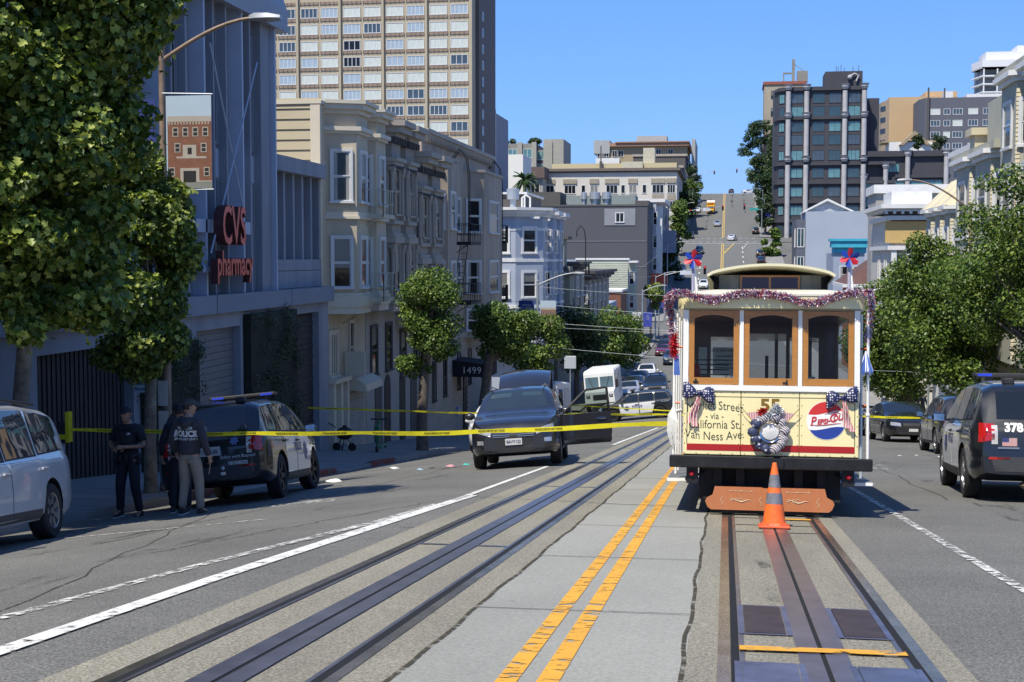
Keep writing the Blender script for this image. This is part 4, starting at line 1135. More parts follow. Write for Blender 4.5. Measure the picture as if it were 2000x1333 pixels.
# dark bracketed house with a small square turret
M_tan = mat('pale_green_board', (.40, .42, .33), .75, 0, .06, .8)
t = wthing('turret_house', 'olive house with a small square turret and round white window', 'building', (-14, 112, -10))
w = MB(); w.box(-30, -14, 111, 124, -12, .6); w.build('wall', M_vic, t)
w = MB(); w.box(-15.6, -13.6, 112.0, 114.0, .6, 2.9); w.box(-14.3, -13.1, 111.9, 114.2, -6, .6); w.build('turret', mat('olive_wood', (.28, .27, .20), .8, 0, .1), t)
w = MB(); w.box(-15.9, -13.2, 111.7, 114.3, 2.9, 3.15); w.box(-15.8, -13.3, 111.8, 114.2, .3, .62); w.box(-14.6, -12.7, 111.6, 114.5, -.1, .15); w.build('turret_moulding', M_vicd, t)
w = MB(); w.lathe([(.28, 0), (.45, 0), (.45, -.12), (.28, -.12), (.28, 0)], (-14.5, 112.0, 1.75), 'y', 18); w.build('round_window', M_trim, t)
bay(t, 115, 118.5, -6, .4, M_vic, M_vicd, ((-1.2, 1.7), (-4.2, 1.7)), crown_=((.3, .5, .2), (.5, .8, .5), (.8, 1.0, .7)))
bay(t, 119.3, 122.8, -6, .4, M_vic, M_vicd, ((-1.2, 1.7), (-4.2, 1.7)), crown_=((.3, .5, .2), (.5, .8, .5), (.8, 1.0, .7)))
fire_escape('iron roof ladder on the olive turret house', 124.0, 125.4, (-3.6, -.4), M_iron, x1=-12.8, goose=124.4)
t = wthing('row_house', 'weathered row house with stacked dark cornices', 'building', (-14, 126, -10))
w = MB(); w.box(-30, -14, 126, 150, -12, -.4); w.build('wall', M_vic, t)
for i in range(5): y0 = 126.5 + i * 4.7; bay(t, y0, y0 + 3.8, -7, -.6, M_vic, M_vicd, ((-2.2, 1.7), (-5.2, 1.6)), crown_=((-.8, -.55, .25), (-.55, -.2, .6), (-.2, .1, .9)))
# green sided gable house with steep side wall towards us
t = wthing('gabled_house', 'pale green clapboard house with a dark pointed porch gable', 'building', (-14, 196, -11))
w = MB(); w.box(-24, -14.3, 190, 203, -13, 1.0); w.build('wall', M_bluew, t)
w = MB()
for i in range(16): z = -3.1 + i * .26; w.add([(-21.2, 189.9, z), (-13.9, 189.9, z), (-13.9, 189.96, z + .258), (-21.2, 189.96, z + .258), (-21.2, 189.96, z), (-13.9, 189.96, z)], [(0, 1, 2, 3), (0, 4, 5, 1), (1, 5, 2)])
w.build('clapboard', M_tan, t)
w = MB(); w.prism([(-20.5, -8.0), (-17.3, -4.0), (-13.9, -8.0), (-14.6, -8.0), (-17.3, -4.9), (-19.8, -8.0)], 'y', 187, 189.9); w.build('porch_gable', M_vicd, t)
w = MB(); w.box(-21.4, -13.7, 189.8, 190.1, 1.0, 1.25); w.box(-13.9, -12.6, 191, 195, .6, .85); w.box(-13.9, -13, 197, 201, .6, .85); w.build('roof_edge', M_trim, t)
bay(t, 191.5, 195.5, -8, .5, M_tan, M_trim, ((-1.6, 1.8), (-5, 1.8)))
t = wthing('brown_brick_building', 'narrow brown brick end wall below the green house', 'building', (-14, 176, -11))
w = MB(); w.box(-17.6, -13.8, 176, 186, -13, -3.2); w.build('wall', mat('brown_brick', (.20, .085, .05), .85, 0, .12, 1), t)
w = MB(); w.box(-17.8, -13.6, 175.8, 186.2, -3.2, -2.9); w.build('coping', M_trim, t)
t = wthing('white_storefront', 'low white storefront with pale ornament under the trees', 'building', (-14, 154, -11))
w = MB(); w.box(-26, -14.0, 152, 172, -13, -4.2); w.build('wall', M_bluew, t)
w = MB(); w.box(-22, -14.2, 151.8, 151.98, -6.6, -4.4); w.build('sign_board', mat('ornament_white', (.6, .58, .55), .7, 0, .5, 5), t)
# dark grey party wall building
M_dgrey = mat('party_wall_grey', (.085, .088, .10), .85, 0, .05, .15)
t = wthing('dark_grey_building', 'windowless dark grey side wall with one small patched window', 'building', (-14, 224, -9))
w = MB(); w.box(-36, -13.2, 224, 240, -12, 9.9); w.build('wall', M_dgrey, t)
w = MB(); w.box(-36, -13.1, 223.9, 240.1, 9.9, 10.2); w.build('coping', M_vicd, t)
w = MB(); w.box(-20.4, -15.2, 223.9, 223.99, 6.7, 9.5); w.build('patch_panel', mat('patch_grey', (.24, .25, .27), .8, 0, .08, 1), t)
win(t, (-17.8, 223.88, 8.0), 1.3, 1.5, 0, 'grid2', M_trim, G_dark, .12)
w = MB(); w.box(-36, -13.3, 223.93, 223.99, 4.0, 4.12); w.box(-36, -13.3, 223.93, 223.99, -.3, -.18); w.build('wall_joint', mat('joint_pale', (.2, .2, .21), .8), t)
for (vx, vz, r_) in ((-24.5, 10.2, .5), (-22.6, 10.2, .9), (-20.6, 10.2, .75)): vent(vx, 230, vz, 2.3, r_, par=t)
w = MB(); w.box(-27.5, -15.6, 230, 236, 10.2, 12.0); w.build('roof_room', mat('roof_green', (.22, .26, .25), .8), t)
w = MB(); w.box(-36, -28.5, 229, 238, 10.2, 12.6); w.build('roof_shed', M_vicd, t)
w = MB(); w.box(-15.4, -13.1, 226, 239.9, 10.2, 10.9); w.build('parapet', M_vicd, t)
# white and grey frontages going up from there
t = wthing('arched_window_house', 'tall white fronted house with an arched upper window', 'building', (-14, 240, -9))
w = MB(); w.box(-30, -12.6, 240.2, 262, -10, 11.2); w.build('wall', mat('lilac_white', (.42, .42, .47), .7, 0, .06), t)
w = MB(); w.box(-13.1, -11.6, 241.5, 243.5, -6, 10.5); w.box(-12.9, -12.2, 246, 247, -6, 10.8); w.box(-30, -11.0, 240, 262.4, 11.2, 11.8); w.build('pilaster', M_trim, t)
for z in (8.3, 4.2, .2): win(t, (-13.0 + .2, 240.19, z), .6, 2.2, 0, 'hung', M_trim); win(t, (-12.59, 250, z), 1.4, 2, 90, 'hung')
t = wthing('grey_frontage', 'long grey frontage with a blank box sign above the pavement', 'building', (-14, 262, -9))
w = MB(); w.box(-30, -13.6, 262.5, 318, -8, 12.5); w.build('wall', mat('slate_violet', (.20, .20, .25), .8, 0, .1, .4), t)
for k in range(6):
    for z in (1, 5, 9): win(t, (-13.59, 267 + k * 8, z + k * .6), 1.6, 2.2, 90, 'hung')
w = MB(); w.box(-13.6, -9.6, 254.9, 255.4, 2.2, 6.4); w.box(-13.6, -9.6, 255.4, 256, 2.3, 6.3); w.build('box_sign', mat('sign_slate', (.19, .23, .32), .6), t)
w = MB(); w.box(-13.5, -10.4, 236, 237, -3.5, -1.5); w.build('orange_sign', mat('sign_orange', (.55, .08, .03), .6), t)

# ------------------------------------------------ far left: hotel, towers
M_hotel = mat('hotel_cream', (.60, .57, .50), .75, 0, .04, .2)
t = wthing('cream_hotel', 'long cream hotel with ornamented upper windows at the top of the climb', 'building', (-31, 346, 5))
w = MB(); w.box(-49.5, -12.9, 346, 392, 2, 23.2); w.build('wall', M_hotel, t)
w = MB(); w.box(-50.3, -12.1, 345.2, 392.5, 23.6, 24.3); w.box(-49.8, -12.6, 345.7, 392.2, 23.2, 23.6); w.build('cornice', mat('hotel_cornice', (.16, .13, .11), .8, 0, .1), t)
M_orn = mat('ornament_tan', (.33, .29, .22), .8, 0, .3, 4)
for (x, n) in ((-46.2, 3), (-40.5, 3), (-37.0, 1), (-34.2, 2), (-29.6, 3), (-26.7, 1), (-24.2, 2), (-21.2, 1), (-17.6 - .1, 3), (-14.6 + .0, 0)):
    if n == 0: continue
    for k, z in enumerate((18.9, 14.7, 10.6)):
        win(t, (x, 345.98, z), .95 * n, 2.1, 0, 'grid%d' % n, M_trim, G_dark if (k + n) % 2 else M_blind, .1)
    if n > 1:
        w = MB(); w.box(x - .6 * n, x + .6 * n, 345.7, 345.99, 20.4, 21.6); w.box(x - .5 * n, x + .5 * n, 345.85, 345.99, 16.1, 17.4); w.box(x - .5 * n, x + .5 * n, 345.85, 345.99, 12.0, 13.2); w.build('ornament', M_orn, t)
w = MB(); win(t, (-14.3, 345.98, 18.9), 1.9, 2.1, 0, 'grid3', M_trim, G_dark, .1); win(t, (-14.3, 345.98, 14.7), 1.9, 2.1, 0, 'grid3', M_trim, G_dark, .1)
w.box(-15.6, -13.0, 345.7, 345.99, 20.4, 21.6); w.box(-15.4, -13.2, 345.85, 345.99, 16.1, 17.4); w.build('ornament', M_orn, t)
for k in range(5):
    for z in (9, 13, 17, 20.5): win(t, (-12.89, 350 + 9 * k, z + 1), 2, 2, 90, 'grid2')
w = MB(); w.box(-46, -13.2, 352, 388, 24.3, 26.0); w.build('roof_parapet', mat('parapet_yellow', (.52, .45, .27), .8, 0, .06), t)
w = MB(); w.box(-27.5, -22, 351, 356, 24.3, 26.3); w.box(-22, -19, 353, 358, 24.3, 30); w.build('roof_house', mat('roof_house', (.5, .47, .36), .8, 0, .1), t)
w = MB(); w.box(-33.1, -32.8, 351, 351.3, 24.3, 30.5); w.box(-33.3, -32.6, 350.9, 351.4, 24.3, 26.5); w.build('chimney', M_vicd, t)
t = wthing('crest_building', 'brown topped apartment block on the skyline left of the street crest', 'building', (-30, 482, 23))
w = MB(); w.box(-46.5, -14.4, 482, 520, 15, 41.0); w.build('wall', mat('crest_tan', (.36, .28, .17), .8, 0, .08, .3), t)
w = MB(); w.box(-42, -13.8, 480.5, 521, 41.0, 42.2); w.box(-40, -13.6, 480, 521, 42.2, 42.6); w.build('cornice', mat('crest_cornice', (.36, .21, .14), .8), t)
w = MB(); w.box(-47.8, -42, 481, 520, 38.5, 43.3); w.box(-12.9, -11.6, 484, 520, 20, 43.6); w.box(-33, -22, 490, 500, 42.6, 45.4); w.build('roof_block', mat('crest_grey', (.36, .37, .36), .8, 0, .1), t)
w = MB(); w.box(-28, -15.5, 481.7, 482, 33.5, 37.2); w.build('brick_panel', mat('red_brick', (.24, .085, .05), .9, 0, .2, 2), t)
w = MB(); w.box(-47, -38.5, 481.2, 482, 31, 37); w.build('white_wing', M_trim, t)
for (x, z) in ((-45.6, 38.4), (-43.2, 38.4), (-40.2, 38.4), (-38.0, 38.4), (-24.6, 38.8), (-20.3, 38.8), (-27, 38.5), (-43, 33.6)): win(t, (x, 481.15 if x < -38.4 else 481.97, z), 1.7, 2.2, 0, 'grid2', M_trim)
for k in range(5):
    for z in (27, 31, 35, 39): win(t, (-11.59, 488 + 6 * k, z), 2, 2.2, 90, 'hung')
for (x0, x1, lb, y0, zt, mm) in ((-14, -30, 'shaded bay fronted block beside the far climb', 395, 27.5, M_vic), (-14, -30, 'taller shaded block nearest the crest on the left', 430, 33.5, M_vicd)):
    t = wthing('hillside_block', lb, 'building', (-14, y0, 10))
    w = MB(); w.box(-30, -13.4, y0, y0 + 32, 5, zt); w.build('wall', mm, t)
    w = MB(); w.box(-30.3, -12.8, y0 - .3, y0 + 32.3, zt, zt + .7); w.build('cornice', M_victrim, t)
    for k in range(4): bay(t, y0 + 1.5 + 8 * k, y0 + 6.5 + 8 * k, zt - 13, zt - .5, mm, M_victrim, ((zt - 3, 2), (zt - 6.6, 2), (zt - 10.2, 2)), x=-13.4, p=1.1)
t = wthing('white_wall_building', 'blank white side wall beside the palm', 'building', (-54, 318, 8))
w = MB(); w.box(-66, -48.6, 318, 332, 5, 26.0); w.build('wall', mat('white_render', (.74, .72, .66), .7, 0, .04, .2), t)
w = MB(); w.box(-51.2, -46.5, 338, 345, 5, 21.5); w.build('side_wing', mat('wing_grey', (.33, .32, .29), .8), t)
w = MB(); w.box(-51.9, -46.0, 337, 345.5, 21.5, 24.3); w.build('wing_roof', mat('wing_roof', (.13, .09, .08), .8), t)
win(t, (-48.6, 337.9, 18.5), 2.4, 3, 0, 'grid2', M_trim)
t = wthing('concrete_apartments', 'grey concrete apartments with roof gardens behind the white wall', 'building', (-62, 405, 8))
M_pier = mat('pier_concrete', (.24, .235, .21), .85, 0, .1, .3)
w = MB(); w.box(-78, -58, 405, 425, 5, 36.0); w.build('wall', M_pier, t)
w = MB(); w.box(-58, -52, 407, 425, 5, 34.5); w.build('dark_wing', M_cvsd, t)
w = MB()
for x in (-77, -72.2, -67.4, -62.8, -58.4, -53.5): w.box(x - .7, x + .7, 404.4, 405, 5, 36.4)
w.box(-55.6, -49.4, 404.8, 424, 5, 37.2); w.build('pier', mat('pier_light', (.33, .32, .27), .8, 0, .1), t)
for x in (-74.6, -69.8, -65.1, -60.5):
    for z in (33, 28.8, 24.6): win(t, (x, 404.98, z), 2.6, 2.6, 0, 'grid2', M_trim, M_curtb if int(x * z) % 2 else G_teal, .1, False)
for z in (32.5, 28.5): win(t, (-56.6, 406.97, z), 2.4, 2.6, 0, 'grid2', M_trim, G_teal, .1, False)
for (cx_, s_) in ((-68, 3.2), (-58.6, 2.2)):
    c_ = crown_clumps((cx_, 408, 36.8), (s_, 1.5, 1.1), 8, .9, int(-cx_))
    r_ = thing('roof_shrub', 'dark shrub on the left of the concrete roof garden' if s_ > 3 else 'small round shrub on the concrete roof garden', 'shrub', (cx_, 408, 36))
    o = bpy.data.objects.new('foliage', leaf_mesh('foliage', L_dark, [((c[0] - cx_, c[1] - 408, c[2] - 36), q) for c, q in c_], 900, .6, 7)); col.objects.link(o); o.parent = r_
# tan slab tower
M_tower = mat('tower_tan', (.42, .36, .255), .8, 0, .08, .12)
M_towerd = mat('tower_spandrel_brown', (.27, .20, .15), .8, 0, .15, .5)  # brown of the bands below the tower windows
t = wthing('tan_tower', 'huge tan slab tower with bands of curtained windows', 'building', (-60, 218, -10))
w = MB(); w.box(-92, -41.8, 218, 238, -10, 58); w.build('core_wall', M_tower, t)
w = MB(); xs = -41.8; units = []
x = -42.3
for k in range(14):
    x0 = x - 3.3
    units.append((x0 + .1, x - .1)); x = x0 - .22
    if k % 2 == 1: w.box(x - .32, x + .06, 217.55, 218, -10, 58); x -= .34
w.box(-42.25, -41.75, 217.6, 218, -10, 58); w.build('pier', M_tower, t)
rg = random.Random(8)
for r_ in range(0, 9):
    z = 42.9 - 2.74 * r_ - .75
    for k, (a, b_) in enumerate(units[:11]):
        st = rg.choice(['grid4', 'grid4', 'grid3']); m_ = rg.choice([M_curt, M_curt, M_curtb, G_sky, M_curt, M_curtb, G_dark])
        win(t, ((a + b_) / 2, 217.98, z), b_ - a - .3, 1.5, 0, st, M_wframe, m_, .07, False)
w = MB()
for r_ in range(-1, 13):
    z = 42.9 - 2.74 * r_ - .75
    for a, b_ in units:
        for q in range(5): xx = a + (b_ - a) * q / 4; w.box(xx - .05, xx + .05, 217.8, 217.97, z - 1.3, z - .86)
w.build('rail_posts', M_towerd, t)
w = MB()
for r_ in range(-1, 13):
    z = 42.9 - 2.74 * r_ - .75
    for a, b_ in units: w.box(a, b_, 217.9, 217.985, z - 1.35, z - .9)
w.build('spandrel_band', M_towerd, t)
w = MB()
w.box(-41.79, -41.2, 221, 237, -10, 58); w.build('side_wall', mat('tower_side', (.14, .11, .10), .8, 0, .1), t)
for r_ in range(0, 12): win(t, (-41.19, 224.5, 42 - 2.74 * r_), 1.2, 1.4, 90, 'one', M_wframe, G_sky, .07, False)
t = wthing('slim_dark_tower', 'slim grey building peeping out behind the tan tower', 'building', (-41, 250, -5))
w = MB(); w.box(-54, -43.0, 246, 262, -8, 28.3); w.build('wall', mat('slim_grey', (.22, .23, .27), .8, 0, .1), t)
for k in range(7): win(t, (-43.9, 245.98, 26.5 - 3 * k), 1.0, 1.8, 0, 'hung')
w = MB(); w.box(-43.3, -42.7, 245.9, 246.2, -8, 28.8); w.build('corner_pier', M_trim, t)
# long low stepped roofs between the tower and the hotel
t = wthing('mid_block_house', 'pale rear house under the white wall', 'building', (-40, 260, 0))
w = MB(); w.box(-52, -34.5, 262, 276, -8, 13.2); w.build('wall', mat('rear_grey', (.36, .37, .38), .8, 0, .1), t)
w = MB(); w.box(-52.3, -34.2, 261.7, 276.3, 13.2, 13.6); w.build('roof_edge', M_vicd, t)

# ------------------------------------------------ right: dark tower with pale columns
M_cond = mat('charcoal_stucco', (.052, .052, .062), .8, 0, .1, .3)
M_colm = mat('pale_column', (.42, .41, .41), .75, 0, .12, .6)
t = wthing('dark_column_tower', 'charcoal apartment tower with pale round columns and stepped wing', 'building', (22, 346, 5))
w = MB()
w.prism([(11.7, 352), (12.6, 347.6), (14.6, 346), (33.8, 346), (33.8, 366), (11.7, 366)], 'z', -2, 44.2); w.build('wall', M_cond, t)
w = MB(); w.prism([(33.85, 347), (54.5, 347), (54.5, 366), (33.85, 366)], 'z', -2, 27.6); w.build('wing_wall', M_cond, t)
w = MB(); w.prism([(33.9, 350), (37.6, 350), (37.6, 366), (33.9, 366)], 'z', 27.6, 41.5); w.build('rear_wall', M_cond, t)
flo = [42.6, 38.9, 33.4 + .0, 31.6, 27.9, 24.0, 20.0, 15.9, 11.8, 7.6, 3.4]
cols = (14.9, 19.4, 28.8, 33.5)
w = MB()
for z in (43.2, 36.0, 24.5, 19.8, 15.0, 10.2, 5.4): w.prism([(11.3, 352), (12.3, 347.1), (14.4, 345.4), (34.2, 345.4), (34.2, 352)], 'z', z, z + .8)
for z in (24.5, 19.8): w.box(34.2, 41.4, 345.45, 350, z, z + .8)
w.box(34.2, 54.9, 346.2, 352, 26.5, 27.9); w.box(41.4, 54.8, 346.3, 352, 21.2, 22.0)
w.build('string_course', M_cond, t)
for x in cols:
    c_ = MB()
    for (za, zb) in ((37.0, 43.0), (26.9, 36.0), (-1, 24.6)):
        c_.lathe([(.62, za), (.62, zb)], (x, 345.4, 0), 'z', 12)
    for zc in (36.9, 43.9, 25.9):
        c_.lathe([(.62, zc - .6), (1.0, zc + .1), (.8, zc + .3), (1.2, zc + .8), (0, zc + .8)], (x, 345.4, 0), 'z', 12)
    c_.build('column', M_colm, t)
for x, zt in ((39.0, 24.2), (44.3, 27.2), (53.6, 27.2), (33.7, 21.4)):
    c_ = MB(); c_.lathe([(.6, -1), (.6, zt - .9), (1.0, zt), (.8, zt + .2), (1.2, zt + .8), (0, zt + .8)], (x, 345.9, 0), 'z', 12); c_.build('column', M_colm, t)
rg = random.Random(3)
for k, z in enumerate((41.3, 38.0, 34.2, 30.9, 27.0, 22.6, 17.9, 13.2, 8.4, 3.6)):
    for (xc, w_) in ((17.1, 3.0), (22.4, 2.9), (26.4, 2.9), (31.1, 2.9)):
        win(t, (xc, 345.98, z), w_, 2.4, 0, rg.choice(['grid2', 'grid3', 'grid2']), M_cond, rg.choice([G_teal, G_tealD, G_tealD, G_teal, G_sky]), .07, False)
    win(t, (13.35, 346.9, z), 1.5, 2.2, -38, 'grid2', M_cond, rg.choice([G_teal, G_tealD]), .07, False)
for (xc, z, w_, h) in ((36.3, 19.7, 4.0, 2.2), (36.3, 15.4, 3.6, 2.8), (40.8, 23.7, 3.2, 2.0), (36.3, 11.5, 4, 2.2), (42, 19.6, 3.2, 2.2), (49.0, 19.6, 7.8, 2.2), (49.0, 15.4, 6, 2.2), (42, 15.4, 3.2, 2.4), (49, 11.2, 6, 2.2)):
    win(t, (xc, 346.97, z), w_, h, 0, 'grid4' if w_ > 5 else 'grid2', M_cond, G_teal, .07, False)
w = MB(); w.box(24.2, 33.4, 350, 360, 44.2, 48.4); w.build('penthouse', M_cond, t)
w = MB(); w.tube([(31.8, 349.5, 45.8), (32.4, 349.5, 47.2), (31.4, 349.5, 47.7), (30.4, 349.5, 47.2)], .22, 8); w.ball((30.2, 349.4, 46.8), .6, 8)
w.build('roof_duct', M_colm, t)
w = MB()
for (x, h) in ((27, 1.6), (27.5, 1.3), (28.2, 1.9), (29, 1.2), (31.2, 1.4), (32.6, 1.7)): w.tube([(x, 352, 48.4), (x, 352, 48.4 + h)], .08, 5)
w.build('antenna', M_vicd, t)
for x, s_ in ((47.5, 2.0), (52.6, 2.6)):
    r_ = thing('roof_tree', 'small potted tree on the dark wing roof' if s_ < 2.2 else 'larger potted tree at the end of the dark wing roof', 'tree', (x, 351, 27.6))
    cl_ = crown_clumps((0, 0, 2.6), (s_ * .8, s_ * .6, s_), 10, .8, int(x)); MB().tube([(0, 0, 0), (0, 0, 2.4)], .12, 6).build('trunk', M_bark, r_)
    o = bpy.data.objects.new('crown', leaf_mesh('crown', L_dark, cl_, 1100, .45, int(x))); col.objects.link(o); o.parent = r_
# older beige block behind it, with chimney frame
t = wthing('beige_corner_block', 'old beige block with a red roof edge behind the dark tower', 'building', (18, 470, 25))
w = MB(); w.box(12.2, 26, 474, 490, 15, 61.0); w.build('wall', mat('old_beige', (.36, .31, .23), .8, 0, .1, .3), t)
w = MB(); w.box(11.8, 26.4, 473.6, 490.4, 61.0, 62.0); w.build('roof_edge', mat('roof_red', (.28, .09, .06), .8), t)
for z in (57.5, 51.5, 45.6): win(t, (15.3, 473.98, z), 1.5, 2.6, 0, 'hung', M_vicd)
w = MB(); w.box(21.6, 22.6, 476, 477, 62, 69.8); w.box(18.6, 21.6, 476, 477, 64.8, 65.3); w.box(18.6, 19.0, 476, 477, 62, 64.8); w.box(23.4, 27, 476, 479, 62, 65.8); w.tube([(22.6, 476.5, 68), (25.6, 476.5, 65.8)], .12, 5); w.build('roof_frame', M_pier, t)
# skyline blocks
M_tan2 = mat('slab_tan', (.52, .36, .20), .85, 0, .06, .1)  # orange tan wall colour of the slab
t = wthing('tan_slab', 'blank orange tan slab building on the skyline', 'building', (65, 520, 30))
w = MB(); w.box(59.5, 84, 520, 545, 20, 61.2); w.box(74, 85.5, 530, 545, 61.2, 64.2); w.build('wall', M_tan2, t)
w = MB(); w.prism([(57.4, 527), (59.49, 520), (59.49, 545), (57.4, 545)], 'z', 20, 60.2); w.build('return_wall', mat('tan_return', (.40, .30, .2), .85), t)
for k in range(7): win(t, (57.85, 525.3, 57.5 - 4.2 * k), 4.5, 1.6, -73, 'grid2', M_vicd, G_dark, .07, False)
t = wthing('grey_window_block', 'slate grey block with rows of white paned windows on the skyline', 'building', (85, 500, 30))
w = MB(); w.prism([(68.2, 506), (69.6, 500), (101, 500), (101, 520), (68.2, 520)], 'z', 20, 58.4); w.build('wall', mat('slate_grey', (.11, .115, .14), .85, 0, .06), t)
for k in range(4):
    for j, (x, n) in enumerate(((73.3, 3), (77.3, 2), (81.0, 3), (86.3, 3), (90.8, 2), (94.6, 3), (99, 3))):
        win(t, (x, 499.98, 53.4 - 4.1 * k), 1.05 * n, 2.0, 0, 'grid%d' % n, M_trim, rgc if (rgc := (G_sky if (k + j) % 3 else M_curt)) else G_sky, .1, False)
w = MB(); w.box(70.4, 71.0, 499, 499.5, 30, 62); w.box(76.6, 77.1, 503, 503.5, 58, 62.2); w.build('roof_mast', M_vicd, t)
w = MB(); w.box(85, 98, 506, 515, 58.4, 60.2); w.box(77.5, 80.5, 508, 513, 58.4, 61.5); w.build('roof_house', M_trim, t)
t = wthing('white_balcony_tower', 'white high rise with stacked balcony slabs at the right edge', 'building', (105, 540, 30))
w = MB(); w.box(96.8, 125, 544, 560, 20, 75); w.build('core', mat('tower_core_grey', (.16, .18, .2), .7, 0, .1), t)  # dark grey core behind the white balcony slabs
w = MB()
for k in range(9):
    z = 77 - 3.1 * k
    w.prism([(94.3, 552), (96.4, 540.5), (125, 540.5), (125, 552)], 'z', z - 3.1 + .0, z - 2.55)
    for j in range(6): x = 97 + j * 5; w.box(x - .25, x + .25, 540.6, 541, z - 5.7, z - 3.1)
w.box(98, 125, 543, 558, 75, 80.5); w.box(110, 125, 545, 556, 80.5, 83); w.prism([(94.3, 552), (96.4, 540.5), (125, 540.5), (125, 552)], 'z', 73.9, 77.2)
w.build('balcony_slabs', mat('tower_white', (.72, .72, .72), .6, 0, .03), t)
t = wthing('yellow_base_block', 'cream block below the white high rise', 'building', (100, 505, 40))
w = MB(); w.box(101.1, 112, 503, 518, 30, 60.4); w.build('wall', mat('cream_block', (.5, .45, .3), .8), t)
for k in range(3): win(t, (104, 502.98, 57 - 4 * k), 2, 2.6, 0, 'hung')
t = wthing('gable_roof_house', 'small white gabled house in front of the tan slab', 'building', (55, 400, 25))
w = MB(); w.box(46, 58, 400, 410, 15, 34.5); w.build('wall', M_trim, t)
w = MB(); w.loft([[(48.6, 398.8, 33.6), (53, 398.8, 37.6), (57.4, 398.8, 33.6), (56.2, 398.8, 33.6), (53, 398.8, 36.4), (49.8, 398.8, 33.6)], [(48.6, 410, 33.6), (53, 410, 37.6), (57.4, 410, 33.6), (56.2, 410, 33.6), (53, 410, 36.4), (49.8, 410, 33.6)]]); w.box(44, 60, 401, 410, 34.5, 35.0); w.build('roof', mat('ochre_roof', (.33, .26, .16), .8), t)

# ------------------------------------------------ right: nearer houses
t = wthing('grey_blue_building', 'flat grey blue rendered building with a small white gable', 'building', (19, 240, -8))
w = MB(); w.box(13.6, 25.8, 240, 256, -12, 9.4); w.build('wall', mat('grey_blue_render', (.34, .38, .44), .85, 0, .05, .2), t)
w = MB(); w.prism([(13.6, 9.4), (17.4, 11.4), (21.4, 9.4)], 'y', 242, 252); w.build('gable', mat('gable_grey', (.4, .42, .44), .8), t)
w = MB(); w.loft([[(13.2, y, 9.5), (17.4, y, 11.7), (21.9, y, 9.5), (21.9, y, 9.2), (17.4, y, 11.3), (13.2, y, 9.2)] for y in (241.3, 252.3)]); w.build('gable_roof', M_trim, t)
w = MB(); w.box(12.0, 13.6, 240.4, 256, -12, 8.0); w.build('stair_bay', mat('bay_slate', (.10, .11, .14), .7), t)
for z in (4.8, -.2, -5): win(t, (12.8, 240.38, z), 1.1, 3.2, 0, 'grid2', M_trim, G_tealD, .08, False); win(t, (11.99, 244, z), 2, 3.2, -90, 'grid2', M_trim)
w = MB(); w.box(14.2, 25.7, 229, 239.98, -4.6, -3.4); w.box(14.0, 25.8, 228.6, 240, -3.4, -2.5); w.build('front_canopy', M_pier, t)
w = MB(); w.box(14.4, 25.6, 230, 239.9, -12, -4.6); w.build('front_block', mat('front_teal', (.035, .06, .06), .7), t)
t = wthing('brown_roof_house', 'brick house with a brown hipped roof behind the right pinwheel', 'building', (17, 150, -9))
w = MB(); w.box(13.4, 22, 148, 160, -12, -1.7); w.build('wall', mat('orange_brick', (.33, .12, .06), .85, 0, .1), t)
w = MB(); w.loft([[(12.5, 147, -1.5), (22.5, 147, -1.5), (22.5, 161, -1.5), (12.5, 161, -1.5)], [(16.5, 151, 1.6), (21, 151, 1.6), (21, 157, 1.6), (16.5, 157, 1.6)]]); w.build('roof', mat('brown_shingle', (.11, .055, .045), .9, 0, .2, 2), t)
w = MB(); w.box(12.3, 22.6, 146.9, 161.1, -1.85, -1.5); w.build('eaves', M_trim, t)
for x in (15, 17.4, 19.6): win(t, (x, 147.98, -3.9), 1.0, 1.8, 0, 'hung')
t = wthing('turquoise_house', 'narrow house with a bright turquoise cornice', 'building', (14, 170, -9))
w = MB(); w.box(13.2, 17.0, 172, 184, -12, 1.9); w.build('wall', M_bluew, t)
w = MB(); w.box(12.9, 17.6, 171.4, 174, 2.6, 3.4); w.box(12.7, 17.9, 171.2, 174.2, 3.4, 3.7); w.box(13.2, 17.2, 171.8, 175, 1.9, 2.6); w.build('cornice', mat('turquoise', (.05, .38, .50), .6), t)
win(t, (14.6, 171.98, -.8), 1.1, 2, 0, 'hung'); win(t, (16.1, 171.98, -.8), .8, 2, 0, 'hung')
M_yel = mat('ochre_panel', (.55, .38, .14), .7, 0, .06, 1)
t = wthing('yellow_corner_house', 'ornate corner house with an ochre frieze and white pilasters', 'building', (12, 97, -9))
w = MB(); w.box(11.4, 26, 97.4, 110, -12, 4.4); w.build('wall', mat('cream_white', (.56, .53, .46), .7, 0, .06), t)
w = MB(); w.box(11.0, 15.2, 97.1, 97.38, 2.4, 3.9); w.build('frieze_panel', M_yel, t)
w = MB()
for (a, b_, g_) in ((1.9, 2.2, .25), (4.0, 4.3, .3), (4.6, 4.8, .5), (4.8, 5.1, .8)): w.box(11.4 - g_, 15.6, 97.1 - g_, 109, a, b_)
for x in (11.6, 12.6, 13.6, 14.9): w.box(x - .18, x + .18, 96.95, 97.39, -3.4, 1.9)
for i in range(9): x = 11.0 + i * .55; w.box(x - .09, x + .09, 96.5, 96.8, 4.42, 4.6)
w.build('pilaster', M_trim, t)
w = MB(); w.box(10.9, 15.4, 96.9, 97.35, 4.3, 4.6); w.build('dark_frieze', M_vicd, t)  # dark band between the cornice mouldings
for x in (12.1, 13.1, 14.25): win(t, (x, 97.38, .1), .6, 2.6, 0, 'hung', M_trim)
for y in (100, 104): win(t, (11.39, y, .1), 1, 2.6, -90, 'hung', M_trim)
w = MB(); w.box(11.6, 14.4, 99, 104, 5.1, 6.1); w.build('roof_house', M_trim, t)
